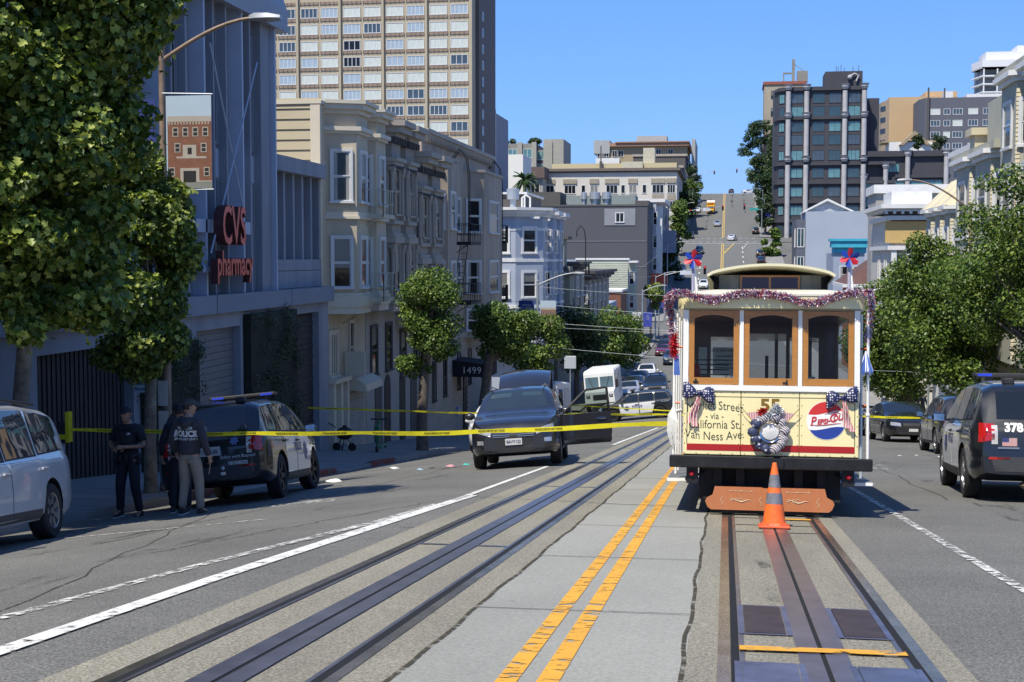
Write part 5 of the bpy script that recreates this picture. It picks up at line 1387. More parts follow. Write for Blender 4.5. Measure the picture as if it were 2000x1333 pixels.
w = MB(); w.box(12, 22, 113, 119, -11, 6.6); w.build('rear_wall', M_wbrick, t)
w = MB(); w.box(11.8, 22.2, 112.7, 119.2, 6.6, 7.3); w.build('rear_coping', M_trim, t)
t = wthing('dormer_house', 'white house with a brown mansard roof beside the ochre house', 'building', (15.5, 92, -9))
w = MB(); w.box(14.9, 24, 95.6, 97.3, -12, 2.0); w.build('wall', M_bluew, t)
w = MB(); w.loft([[(14.4, 95.0, 2.0), (25, 95.0, 2.0), (25, 97.3, 2.0), (14.4, 97.3, 2.0)], [(16.6, 96.6, 4.6), (25, 96.6, 4.6), (25, 97.3, 4.6), (16.6, 97.3, 4.6)]]); w.build('roof', mat('brown_shingle', (.11, .055, .045), .9, 0, .2, 2), t)
win(t, (15.8, 95.58, .4), .9, 2.0, 0, 'hung')
# cream bay houses at the right edge
M_crb = mat('cream_board', (.56, .49, .33), .7, 0, .07, .8)
M_crs = mat('grey_board', (.40, .385, .30), .75, 0, .07, .8)
def right_house(lb, y0, y1, zt, nb, mw, roofc, gz_=None, bot=-8):
    t = wthing('bay_house', lb, 'building', (12, y0, bot))
    w = MB(); w.box(12, 26, y0, y1, bot - 3, zt - .9); w.build('wall', mw, t)
    bw = (y1 - y0) / nb
    for k in range(nb):
        a = y0 + bw * k + .2; b_ = a + bw - .5
        bay(t, a, b_, bot + 3.2, zt - 1.0, mw, M_trim, ((zt - 2.6, 1.7), (zt - 5.9, 1.7)), x=12, sgn=-1, p=1.0, s=.5, bands=((zt - 4.4, zt - 4.2, .08),), crown_=((zt - 1.0, zt - .8, .15), (zt - .8, zt - .6, .35)), case=.13)
        # clapboards on the camera side of each bay
        c_ = MB(); A = Vector((12, a, 0)); B = Vector((11, a + .5, 0)); nn = Vector((-.447, -.894, 0))
        for j in range(int((zt - 1.2 - (bot + 3.4)) / .17)):
            z = bot + 3.4 + j * .17
            for (ta, tb) in ((.0, .16), (.84, 1.0)):
                p0 = A.lerp(B, ta) + nn * .03; p1 = A.lerp(B, tb) + nn * .03; q0 = A.lerp(B, ta) + nn * .004; q1 = A.lerp(B, tb) + nn * .004
                c_.add([(p0.x, p0.y, z), (p1.x, p1.y, z), (q1.x, q1.y, z + .165), (q0.x, q0.y, z + .165), (q0.x, q0.y, z), (q1.x, q1.y, z)], [(0, 1, 2, 3), (4, 5, 1, 0)])
        c_.build('clapboard', M_crb, t)
        if roofc:
            r_ = MB()
            lo = [(12.4, a - .25), (10.7, a + .3), (10.7, b_ - .3), (12.4, b_ + .25)]
            hi = [(12.9, a + .3), (12.3, a + .7), (12.3, b_ - .5), (12.9, b_ - .2)]
            r_.loft([[(x, y, zt - .6) for x, y in lo], [(x, y, zt + 1.0) for x, y in hi]]); r_.build('bay_roof', roofc, t)
    return t
M_rcream = mat('cream_roofing', (.60, .53, .36), .8, 0, .08, 1)
t = right_house('cream boarded house with three sloping cream bay roofs', 68.8, 78.3, 4.6, 3, M_crs, M_rcream, bot=-8.2)
w = MB(); w.box(12.5, 24, 70, 78, 3.7, 6.9); w.build('upper_wall', mat('upper_green', (.20, .23, .24), .8, 0, .08), t)
w = MB(); w.box(12.2, 24.2, 69.4, 78.3, 6.9, 7.2); w.build('roof_edge', M_trim, t)
w = MB(); w.box(12.0, 13.5, 68.9, 70.2, 3.8, 7.4); w.box(11.8, 13.7, 68.7, 70.4, 7.4, 7.75); w.build('chimney', M_crb, t)
t = right_house('taller pale house with a deep white cornice at the right', 58.6, 68.6, 6.6, 2, M_crs, None, bot=-7)
w = MB(); w.box(11.4, 24, 58.5, 68.7, 5.7, 5.95); w.box(10.9, 24, 58.2, 68.9, 5.95, 6.3); w.box(12.5, 24, 59.5, 68.4, 6.3, 8.9); w.build('cornice', M_crs, t)
t = right_house('nearest pale house with a dark gabled roof at the right edge', 49.4, 58.1, 9.2, 2, M_crs, None, bot=-6)
w = MB(); w.box(11.3, 24, 49.2, 58.2, 8.3, 8.6); w.box(10.9, 24, 48.9, 58.4, 8.6, 8.95); w.build('cornice', M_crs, t)
w = MB(); w.box(12, 26, 30, 49, -7, 6); w.build('neighbour_wall', M_crs, t)
# low white building seen beneath the right trees
t = wthing('white_shop', 'low white building glimpsed under the right hand trees', 'building', (12.5, 64, -8))
w = MB(); w.box(11.93, 12.3, 60, 78, -9, -5.0) if False else w.box(11.5, 11.98, 66, 77.5, -9.2, -4.9); w.build('wall', mat('shop_white', (.75, .75, .72), .7), t)
w = MB(); w.box(11.46, 11.5, 67, 69, -8.8, -5.6); w.box(11.46, 11.5, 71, 73, -8.8, -5.6); w.build('door', M_vicd, t)

# ------------------------------------------------ cable car
def stripemat(name, c1, c2, scale, d='X', rough=.6, rot=(0, 0, 0)):
    m, t, b = nt(name); b.inputs['Roughness'].default_value = rough
    tc = N(t, 'ShaderNodeTexCoord'); mp = N(t, 'ShaderNodeMapping'); mp.inputs['Rotation'].default_value = rot
    t.links.new(tc.outputs['Object'], mp.inputs[0])
    w = N(t, 'ShaderNodeTexWave', wave_type='BANDS', bands_direction=d); w.inputs['Scale'].default_value = scale; w.inputs['Distortion'].default_value = .6
    t.links.new(mp.outputs[0], w.inputs['Vector'])
    r = N(t, 'ShaderNodeMath', operation='GREATER_THAN'); r.inputs[1].default_value = .5; t.links.new(w.outputs['Fac'], r.inputs[0])
    mx = N(t, 'ShaderNodeMix', data_type='RGBA'); mx.inputs[6].default_value = (*c1, 1); mx.inputs[7].default_value = (*c2, 1)
    t.links.new(r.outputs[0], mx.inputs[0]); t.links.new(mx.outputs[2], b.inputs['Base Color'])
    return m
def dotmat(name, c1, c2, scale, thr=.28):
    m, t, b = nt(name); b.inputs['Roughness'].default_value = .6
    tc = N(t, 'ShaderNodeTexCoord'); v = N(t, 'ShaderNodeTexVoronoi'); v.inputs['Scale'].default_value = scale; v.inputs['Randomness'].default_value = .3
    t.links.new(tc.outputs['Object'], v.inputs['Vector'])
    r = N(t, 'ShaderNodeMath', operation='LESS_THAN'); r.inputs[1].default_value = thr; t.links.new(v.outputs['Distance'], r.inputs[0])
    mx = N(t, 'ShaderNodeMix', data_type='RGBA'); mx.inputs[6].default_value = (*c1, 1); mx.inputs[7].default_value = (*c2, 1)
    t.links.new(r.outputs[0], mx.inputs[0]); t.links.new(mx.outputs[2], b.inputs['Base Color'])
    return m
def islandmat(name, cols, rough=.3, metal=.3):
    m, t, b = nt(name); b.inputs['Roughness'].default_value = rough; b.inputs['Metallic'].default_value = metal
    g = N(t, 'ShaderNodeNewGeometry'); cr = N(t, 'ShaderNodeValToRGB'); cr.color_ramp.interpolation = 'CONSTANT'; e = cr.color_ramp.elements
    n = len(cols); e[0].position = 0; e[0].color = (*cols[0], 1); e[1].position = (n - 1) / n; e[1].color = (*cols[-1], 1)
    for i in range(1, n - 1): k = e.new(i / n); k.color = (*cols[i], 1)
    t.links.new(g.outputs['Random Per Island'], cr.inputs[0]); t.links.new(cr.outputs[0], b.inputs['Base Color'])
    return m
def woodmat(name, c, c2, sc=(2, 2, 14), rough=.35):
    m, t, b = nt(name); b.inputs['Roughness'].default_value = rough; b.inputs['Coat Weight'].default_value = .3
    tc = N(t, 'ShaderNodeTexCoord'); mp = N(t, 'ShaderNodeMapping'); mp.inputs['Scale'].default_value = sc
    t.links.new(tc.outputs['Object'], mp.inputs[0]); n = N(t, 'ShaderNodeTexNoise'); n.inputs['Scale'].default_value = 3; n.inputs['Detail'].default_value = 6; n.inputs['Distortion'].default_value = .8
    t.links.new(mp.outputs[0], n.inputs['Vector']); mx = N(t, 'ShaderNodeMix', data_type='RGBA'); mx.inputs[6].default_value = (*c, 1); mx.inputs[7].default_value = (*c2, 1)
    t.links.new(n.outputs['Fac'], mx.inputs[0]); t.links.new(mx.outputs[2], b.inputs['Base Color'])
    return m
M_cy = mat('enamel_cream_yellow', (.80, .71, .38), .33, 0, .035, 2.5, coat=.25)
M_cw = mat('enamel_white', (.80, .79, .74), .35, 0, .04, 3, coat=.2)
M_oak = woodmat('oak_frame', (.33, .13, .018), (.48, .22, .04))
M_oakh = woodmat('oak_rail', (.33, .13, .018), (.48, .22, .04), (14, 2, 2))
M_mahog = woodmat('varnished_board', (.40, .13, .045), (.50, .19, .075), (10, 3, 3), .3)
M_blk = mat('black_paint', (.012, .012, .013), .5, .2, .4, 8, .15, 60)
M_dark = mat('underframe_dark', (.010, .010, .011), .8, 0, .4, 5)
M_txt = mat('lettering_dark', (.02, .025, .02), .5)
M_gold = mat('lettering_gold', (.30, .17, .025), .35, .5, .1)
M_red = mat('stripe_red', (.36, .012, .010), .4, 0, .08, 3)
M_sage = mat('clerestory_grey', (.26, .27, .24), .6, 0, .08, 3)
M_chrome = mat('chrome', (.7, .7, .7), .12, 1, .02)
M_redlens = mat('red_lens', (.55, .01, .02), .15, 0, .05, coat=.5)
M_brass = mat('brass_dark', (.20, .15, .09), .35, .9, .2, 6)
M_scroll = mat('scroll_paint', (.62, .48, .30), .5)
CG = clear_glass('clear_glass', (.62, .68, .70), .80)
M_inside = woodmat('cabin_wood', (.08, .035, .012), (.14, .06, .02), (4, 4, 4), .4)

cc = thing('cable_car', 'cream and white cable car number 55 standing on the right track behind an orange cone', 'cable car', (0, 0, 0))
seat(cc, .535, 16.25, 0.0)
LEN = 8.3
def B(name, mats, mb, par=None, smooth=False): return mb.build(name, mats, par or cc, smooth)
# end panel in three leaves
w = MB()
for (a, b_) in ((-1.045, -.352), (-.345, .345), (.352, 1.045)): w.bbox(a, b_, -.03, .05, .735, 1.515, .006)
B('end_panel', M_cy, w)
ep = cc.children[-1]
w = MB()
for (a, b_) in ((-1.0, -.352), (-.345, .345), (.352, 1.0)): w.box(a, b_, -.0335, -.03, .785, .865)
B('red_stripe', M_red, w, ep)
w = MB()
w.box(-1.0, 1.0, -.033, -.0302, 1.44, 1.446); w.box(-1.003, -.995, -.033, -.0302, .87, 1.44); w.box(.995, 1.003, -.033, -.0302, .87, 1.44)
w.box(-.35, -.346, -.034, -.0302, 1.0, 1.4)
B('pin_line', M_txt, w, ep)
w = MB()
for x in [-1.03 + .145 * i for i in range(15)]:
    for z in (.752, 1.495): w.ball((x, -.031, z), .007, 4)
for z in [.87 + .12 * i for i in range(5)]:
    for x in (-1.028, -.375, -.325, .325, .375, 1.028): w.ball((x, -.031, z), .007, 4)
B('rivets', mat('rivet_brass', (.35, .28, .12), .4, .6), w, ep)
Y_ = (1, 0, 0); Z_ = (0, 0, 1)
w = MB()
for s_, z, x, size in (('Market Street', 1.30, -.665, .148), ('- via -', 1.205, -.665, .12), ('California St.', 1.10, -.665, .148), ('Van Ness Ave.', .985, -.665, .148)):
    V, F = text_geo(s_, size, .002, sx=.82, bold=-.001)
    arc_ = .03 if 'Market' in s_ else (-.03 if 'Van' in s_ else 0)
    w.add([(x + p[0], -.032 - p[2], z + p[1] + arc_ * (1 - (p[0] / .32) ** 2)) for p in V], F)
B('route_lettering', M_txt, w, ep)
w = MB(); add_text(w, '55', .2, (0, -.0325, 1.345), Y_, Z_, ext=.003, sx=1.25, bold=.006); B('car_number', M_gold, w, ep)
# bottle-cap drinks emblem: red over white over blue with script
def disc_zone(f_lo, f_hi, R, cx, cz, y, th=.003, n=40):
    m_ = MB(); top = []; bot = []
    for i in range(n + 1):
        x = -R + 2 * R * i / n; h = math.sqrt(max(0, R * R - x * x))
        lo = max(-h, min(h, f_lo(x / R) * R)); hi = max(-h, min(h, f_hi(x / R) * R)); bot.append((cx + x, lo + cz)); top.append((cx + x, hi + cz))
    for i in range(n):
        q = [bot[i], bot[i + 1], top[i + 1], top[i]]
        m_.add([(p[0], y - th, p[1]) for p in q], [(0, 1, 2, 3)])
    return m_
wv = lambda u: .20 * math.sin(u * 2.4) 
cx_, cz_, R_ = .665, 1.175, .226
B('emblem_ground', mat('emblem_white', (.80, .80, .76), .4), disc_zone(lambda u: -2, lambda u: 2, R_ * 1.03, cx_, cz_, -.0305), ep)
B('emblem_red', mat('emblem_red', (.55, .03, .025), .4), disc_zone(lambda u: .42 + wv(u) * .6, lambda u: 2, R_, cx_, cz_, -.0325), ep)
B('emblem_blue', mat('emblem_blue', (.02, .05, .28), .4), disc_zone(lambda u: -2, lambda u: -.42 + wv(u) * .5, R_, cx_, cz_, -.0325), ep)
w = MB()
for s_, size, x, z in (('P', .15, -.155, .0), ('EPSI', .085, -.045, -.012), ('-', .09, .03, .0), ('C', .14, .075, .02), ('OLA', .085, .15, .02)):
    V, F = text_geo(s_, size, .002, sx=.85, bold=.003, shear=.15)
    w.add([(cx_ + x + p[0], -.037 - p[2], cz_ + z + p[1] + (x + p[0]) * .1) for p in V], F)
w.tube([(cx_ - .19, -.037, cz_ - .055), (cx_ - .1, -.037, cz_ - .06), (cx_, -.037, cz_ - .05), (cx_ + .1, -.037, cz_ - .035), (cx_ + .17, -.037, cz_ - .03)], [.002, .005, .006, .005, .002], 6)
w.tube([(cx_ - .02, -.037, cz_ + .075), (cx_ + .05, -.037, cz_ + .105), (cx_ + .13, -.037, cz_ + .10), (cx_ + .17, -.037, cz_ + .08)], [.002, .005, .005, .003], 6)
B('emblem_script', mat('script_red', (.50, .02, .03), .4), w, ep)
# white sill, corner posts, head rail
w = MB(); w.box(-1.055, 1.055, -.05, .06, 1.518, 1.585); B('sill', M_cw, w)
w = MB()
for a, b_ in ((-1.055, -.99), (-.375, -.325), (.325, .375), (.99, 1.055)): w.box(a, b_, -.045, .07, 1.586, 2.50)
B('window_posts', M_cw, w)
w = MB(); w.box(-1.055, 1.055, -.04, .07, 2.501, 2.56); B('head_rail', M_sage, w)
# oak framed windows with arched heads
for i, (a, b_) in enumerate(((-.985, -.38), (-.32, .32), (.38, .985))):
    f = MB()
    f.box(a, a + .065, -.03, .03, 1.59, 2.495); f.box(b_ - .065, b_, -.03, .03, 1.59, 2.495); f.box(a + .066, b_ - .066, -.028, .03, 1.59, 1.675)
    n = 14; xa, xb = a + .066, b_ - .066; ring0 = []; 
    for k in range(n):
        u0, u1 = k / n, (k + 1) / n
        def zt(u): return 2.40 + .045 * (1 - (2 * u - 1) ** 2)
        x0, x1 = xa + (xb - xa) * u0, xa + (xb - xa) * u1
        f.add([(x0, -.028, zt(u0)), (x1, -.028, zt(u1)), (x1, -.028, 2.493), (x0, -.028, 2.493), (x0, .03, zt(u0)), (x1, .03, zt(u1))], [(0, 1, 2, 3), (0, 4, 5, 1)])
    o = B('window_frame', M_oak, f)
    g_ = MB(); g_.quad((xa, 0, 1.67), (xb, 0, 1.67), (xb, 0, 2.46), (xa, 0, 2.46)); B('pane', CG, g_, o)
    if i < 2:
        g_ = MB(); g_.box(xa - (.01 if i == 0 else -.4), xa + (.05 if i == 0 else .46), -.045, -.03, 1.61, 1.63); g_.box(xa + (.01 if i == 0 else .44), xa + (.03 if i == 0 else .455), -.04, -.03, 1.6, 1.66); B('latch', M_blk, g_, o)
# curved valance and roof deck
def roundrect(w_, l_, r, z, n=6, y0=0.0):
    P = []
    for cxx, cyy, a0 in ((w_ - r, y0 + r, -90), (w_ - r, y0 + l_ - r, 0), (-w_ + r, y0 + l_ - r, 90), (-w_ + r, y0 + r, 180)):
        for k in range(n + 1): a = rad(a0 + 90 * k / n); P.append((cxx + r * math.cos(a), cyy + r * math.sin(a), z))
    return P
w = MB(); w.loft([roundrect(1.13, LEN + .3, .3, 2.52, y0=-.15), roundrect(1.13, LEN + .3, .3, 2.665, y0=-.15)]); B('valance', M_cy, w, None, 50)
w = MB()
w.loft([roundrect(1.14, LEN + .32, .3, 2.668, y0=-.16), roundrect(1.14, LEN + .32, .3, 2.69, y0=-.16), roundrect(1.0, LEN + .1, .28, 2.735, y0=-.05), roundrect(.8, LEN - .2, .2, 2.765, y0=.1)])
B('roof', mat('roof_canvas', (.55, .53, .44), .7, 0, .08, 2), w, None, 40)
# raised clerestory with bowed roof
w = MB(); w.box(-.62, .62, .55, LEN - .5, 2.765, 2.985)
for x in (-.62, -.5, -.4, .4, .5, .62): w.box(x - .012, x + .012, .538, .55, 2.765, 2.985)
B('clerestory_wall', M_sage, w)
f = MB(); f.box(-.37, .37, .50, .54, 2.79, 2.815); f.box(-.37, .37, .50, .54, 2.955, 2.98); 
for x in (-.37, -.0125, .345): f.box(x, x + .025, .501, .541, 2.815, 2.955)
o = B('clerestory_window', M_oakh, f); g_ = MB(); g_.quad((-.345, .52, 2.815), (.345, .52, 2.815), (.345, .52, 2.955), (-.345, .52, 2.955)); B('pane', glass('brown_glass', (.05, .02, .015)), g_, o)
w = MB()
arc = lambda z0, th, hw: [(x, z0 - (x / hw) ** 2 * .11 - max(0, abs(x / hw) - .9) * .25) for x in [hw * k / 12 for k in range(-12, 13)]]
up = arc(3.095, 0, .78); lo = [(x * .99, z - .032) for x, z in reversed(up)]
for y in (.18,): 
    w.loft([[(x, .16, z) for x, z in up + lo], [(x, LEN - .1, z) for x, z in up + lo]])
B('clerestory_roof', mat('roof_cream', (.66, .62, .42), .6, 0, .06, 2), w, None, 40)
w = MB()
for sg in (-1, 1):
    w.add([(sg * .77, .2, 2.96), (sg * .62, .2, 2.77), (sg * .62, .55, 2.77), (sg * .66, .55, 2.97)], [(0, 1, 2, 3)])
    for k in range(8): w.box(sg * .63, sg * .70, .3, LEN - .6, 2.78 + k * .022, 2.79 + k * .022)
B('louvre_side', M_dark, w)
w = MB(); w.lathe([(0, .16), (.025, .15), (.03, .12), (.06, .11), (.13, .075), (.165, .02), (.17, 0), (.15, 0), (.0, .03)], (-.03, 3.2, 3.19), 'z', 24); w.tube([(-.03, 3.2, 3.05), (-.03, 3.2, 3.2)], .02, 8); w.box(-.2, -.1, 3.1, 3.15, 3.06, 3.16); B('bell', M_brass, w, None, 40)
# floor frame, bumper, underframe
w = MB(); w.bbox(-1.205, 1.205, -.10, .02, .575, .725, .012); w.box(-.16, .16, -.13, -.10, .59, .71); w.box(-.07, .07, -.16, -.13, .60, .67); B('bumper', M_blk, w)
w = MB(); w.box(-1.04, 1.04, .06, LEN, .62, .735); B('floor_frame', M_dark, w)
w = MB()
w.box(-.78, .78, .25, .75, .32, .6); w.box(-.85, -.6, .15, .55, .18, .6); w.box(.6, .85, .15, .55, .18, .6)
for x in (-.62, -.35, .35, .62): w.box(x - .05, x + .05, .1, .3, .3, .6)
for x in (-.15, -.08, .12, .3, .4): w.ball((x, .22, .40), .022, 6)
w.box(-.5, .5, 1.0, 7.5, .25, .6); w.build('truck_frame', M_dark, cc)
for y in (1.2, 2.5, LEN - 2.5, LEN - 1.2):
    for x in (-.53, .53):
        w = MB(); w.lathe([(0, -.05), (.28, -.05), (.28, .05), (.31, .05), (.31, .07), (0, .07)], (x, y, .31), 'x', 20); B('wheel', M_steel, w, None, 30)
# marker lamps and hangers
for sg in (-1, 1):
    w = MB(); w.box(sg * .86, sg * 1.0, .0, .12, .38, .57); w.tube([(sg * .95, .05, .42), (sg * .72, .2, .57)], .014, 6); w.tube([(sg * 1.0, .1, .42), (sg * 1.0, .4, .42)], .02, 6); B('hanger', M_blk, w)
    w = MB(); w.ball((sg * .935, -.015, .50), .033, 10); w.lathe([(.036, 0), (.04, .02), (.02, .05)], (sg * .935, -.01, .5), 'y', 14); B('marker_lamp', M_redlens, w, None, 60)
    w = MB(); w.box(sg * 1.02, sg * 1.235, .25, LEN - .6, .405, .435); B('running_board', mat('step_grey', (.18, .19, .20), .6, .2, .2), w)
    w = MB(); w.box(sg * 1.02, sg * 1.24, .235, .25, .385, .425); w.box(sg * 1.235, sg * 1.245, .25, LEN - .6, .385, .425); B('step_edge', M_cw, w)
    # white poles
    for k, y in enumerate((.12, .95, 1.8, 2.6, 5.6, 6.5, 7.3, 8.1)):
        w = MB(); w.tube([(sg * 1.165, y, .44 if k else .72), (sg * 1.165, y, 2.52)], .019, 8); w.ball((sg * 1.165, y, 1.25), .028, 8); B('pole', M_cw, w, None, 60)
    w = MB(); w.tube([(sg * 1.09, .12, 1.36), (sg * 1.165, .12, 1.36)], .014, 6); w.tube([(sg * 1.06, .12, 2.05), (sg * 1.17, .12, 2.05)], .014, 6)
    B('pole_bracket', mat('bracket_red', (.45, .08, .03), .4, .3), w)
    w = MB(); w.box(sg * .95, sg * 1.04, 2.7, 5.5, .735, 1.5); B('side_panel', M_cy, w)
    w = MB(); w.box(sg * .96, sg * 1.03, 2.7, 5.5, 1.5, 1.58); w.box(sg * .96, sg * 1.03, 2.7, 5.5, 2.35, 2.52)
    for y in (2.7, 3.25, 3.8, 4.35, 4.9, 5.44): w.box(sg * .965, sg * 1.025, y, y + .06, 1.58, 2.35)
    B('side_window_frame', M_oak, w)
    w = MB(); w.box(sg * .25, sg * .55, .5, 2.5, 1.08, 1.12); w.box(sg * .25, sg * .29, .5, 2.5, 1.12, 1.55)
    for y in (.6, 1.5, 2.4): w.box(sg * .27, sg * .52, y, y + .05, .74, 1.08)
    B('bench', M_inside, w)
# bulkhead with posters, far end, ceiling
w = MB()
w.box(-1.0, -.75, 2.62, 2.68, .74, 2.55); w.box(.75, 1.0, 2.62, 2.68, .74, 2.55); w.box(-.35, .35, 2.62, 2.68, 2.35, 2.55); w.box(-.35, -.3, 2.62, 2.68, .74, 2.35); w.box(.3, .35, 2.62, 2.68, .74, 2.35)
w.box(-.75, -.35, 2.62, 2.68, .74, 1.5); w.box(.35, .75, 2.62, 2.68, .74, 1.5); w.box(-.75, -.35, 2.62, 2.68, 2.3, 2.55); w.box(.35, .75, 2.62, 2.68, 2.3, 2.55)
w.box(-1.0, 1.0, LEN - .1, LEN - .05, .74, 1.58); w.box(-1.05, 1.05, .06, LEN, 2.5, 2.52)
for x in (-1.0, -.4, .34, .94): w.box(x, x + .06, LEN - .1, LEN - .05, 1.58, 2.5)
B('bulkhead', M_inside, w)
w = MB(); w.box(-1.0, 1.0, .05, LEN, .736, .745); B('floor', M_inside, w)
w = MB(); w.box(-.72, -.38, 2.6, 2.615, 1.75, 2.15); w.box(-.92, -.8, 2.6, 2.615, 1.75, 2.15); w.box(.42, .7, 2.6, 2.615, 1.55, 1.75); B('notice_sheet', mat('notice_paper', (.50, .58, .55), .8), w)
nb_ = cc.children[-1]
w = MB(); add_text(w, 'RIDES GO BOTH WAYS', .05, (-.6, 2.594, 2.1), Y_, Z_, sx=.75)
for k in range(4): w.box(-.68, -.42 - .03 * (k % 2), 2.592, 2.598, 1.85 + k * .055, 1.865 + k * .055)
B('notice_text', mat('notice_ink', (.1, .14, .13), .8), w, nb_)
w = MB()
for z in (1.72, 1.78, 1.84, 1.9): w.tube([(-.9, .35, z), (-.5, .35, z)], .008, 6)
B('guard_bars', M_blk, w)
w = MB(); w.tube([(.0, 1.6, .74), (.0, 1.5, 2.0)], .025, 6); w.tube([(.2, 1.7, .74), (.2, 1.8, 1.7)], .02, 6); w.box(-.12, .12, 1.3, 1.5, .74, 1.5); B('grip_lever', M_blk, w)
w = MB(); w.ball((-.93, .3, 1.76), .085, 10, (1, 1, 1.15)); B('red_balloon', mat('balloon_red', (.6, .03, .02), .25), w, None, 60)
# lifeguard board with scrollwork
board = [(-.77, .17), (-.74, .10), (-.70, .07), (.70, .07), (.74, .10), (.77, .17), (.75, .21), (.68, .25), (.655, .35), (.10, .35), (.06, .34), (-.06, .34), (-.10, .35), (-.655, .35), (-.68, .25), (-.75, .21)]
w = MB(); w.prism(board, 'y', -.02, .03); B('lifeguard_board', M_mahog, w)
lb_ = cc.children[-1]
w = MB()
for sg in (-1, 1):
    c0 = sg * .34
    w.tube([(c0 - .13, -.023, .30), (c0 + .13, -.023, .30)], .0022, 5)
    for q in (-.13, 0, .13): w.ball((c0 + q, -.023, .30), .008, 5)
    P = []
    for k in range(24): u = k / 23; P.append((c0 - .13 + .26 * u, -.024, .185 + .018 * math.sin(u * 9) * (1 - u * .5)))
    w.tube(P, [.002 + .004 * math.sin(math.pi * k / 23) for k in range(24)], 5)
    for (dx, r_) in ((-.11, .02), (-.05, .022), (.0, .026)):
        w.tube([(c0 + dx + r_ * math.cos(a) * (1 - a / 12), -.024, .195 + r_ * math.sin(a) * (1 - a / 12)) for a in [i * .5 for i in range(12)]], .003, 5)
    for dx in (-.23, .235):
        w.tube([(c0 + dx + .013 * math.sin(k * .9), -.024, .13 + k * .012) for k in range(10)], .0035, 5)
B('scrollwork', M_scroll, w, lb_)
w = MB()
for x in (-.62, -.6, .6, .62): w.box(x - .02, x + .02, .03, .3, .3, .34)
w.box(-.6, .6, .02, .15, .03, .065); B('board_arm', M_dark, w)
for x, z in ((-.64, .33), (.64, .33), (-.63, .14), (.63, .16)):
    pass
# lamp in the wreath
w = MB(); w.lathe([(.13, .0), (.14, -.03), (.125, -.06), (.105, -.055), (.10, -.04)], (0, -.04, 1.02), 'y', 24); B('headlamp', M_chrome, w, None, 60)
w = MB(); w.lathe([(.104, -.05), (.07, -.062), (.001, -.068)], (0, -.04, 1.035), 'y', 24); B('lamp_lens', dotmat('glitter_lens', (.62, .62, .60), (.85, .85, .85), 60, .3), w, cc.children[-1], 60)

CCM = cc.rotation_euler.to_matrix().to_4x4(); CCM.translation = cc.location
def deco(name, label, cat, p, group=None):
    o = thing(name, label, cat, (0, 0, 0), 0, group); o.matrix_world = CCM @ Matrix.Translation(p); OFF[o.name] = tuple(p); return o
# tinsel garland round the valance
def tinsel(par, path, n, L, m_, seed, name='tinsel'):
    rg = random.Random(seed); w = MB(); P = [Vector(p) for p in path]
    for i in range(n):
        k = rg.random() * (len(P) - 1); a = int(k); p = P[a].lerp(P[a + 1], k - a)
        d = Vector((rg.gauss(0, 1), rg.gauss(0, 1) - .3, rg.gauss(0, 1))).normalized(); s_ = d.cross(Vector((rg.gauss(0, 1), rg.gauss(0, 1), rg.gauss(0, 1)))).normalized() * .0045
        q = p + d * L * rg.uniform(.5, 1.15) + Vector((0, 0, -.012)); p = p + d * .01
        w.add([p - s_, p + s_, q + s_, q - s_], [(0, 1, 2, 3)])
    return w.build(name, m_, par)
M_tins = islandmat('tinsel_mix', [(.35, .05, .08), (.75, .72, .72), (.12, .10, .30), (.45, .25, .36), (.80, .78, .76), (.28, .18, .38), (.60, .10, .08)], .35, .25)
g_ = deco('tinsel_garland', 'red white and blue tinsel garland swagged along the cable car roof edge', 'garland', (0, -.2, 2.7))
P = []
for k in range(61):
    x = -1.17 + 2.34 * k / 60
    sag = [(-.72, .10, .26), (.0, .02, .3), (.46, .13, .28)]
    z = 2.72 - sum(d * math.exp(-((x - c) / wd) ** 2) for c, d, wd in sag); P.append((x, -.2, z))
tinsel(g_, P, 5200, .062, M_tins, 1)
g_ = deco('tinsel_garland', 'tinsel hanging down the left corner of the cable car', 'garland', (-1.2, 0, 2.6))
tinsel(g_, [(-1.17, -.1, 2.7), (-1.24, .0, 2.66), (-1.25, .12, 2.55), (-1.19, .15, 2.4), (-1.19, .14, 2.2)], 1500, .075, M_tins, 2)
tinsel(g_, [(-1.17, .1, 2.2), (-1.17, .1, 1.95)], 420, .07, mat('foil_red', (.5, .02, .03), .3, .4, .2), 3, 'red_tassel')
w = MB(); 
for k in range(5): w.add([(-1.17 + k * .012, .09, 1.95), (-1.158 + k * .012, .09, 1.95), (-1.15 + k * .014, .06, 1.7), (-1.17 + k * .014, .06, 1.7)], [(0, 1, 2, 3)])
w.build('streamer', mat('streamer_blue', (.05, .12, .4), .5), g_)
g_ = deco('tinsel_garland', 'tinsel and shiny bows down the right corner of the cable car', 'garland', (1.2, 0, 2.6))
tinsel(g_, [(1.17, -.1, 2.7), (1.2, .1, 2.6), (1.17, .14, 2.3), (1.16, .14, 2.15)], 800, .06, M_tins, 4)
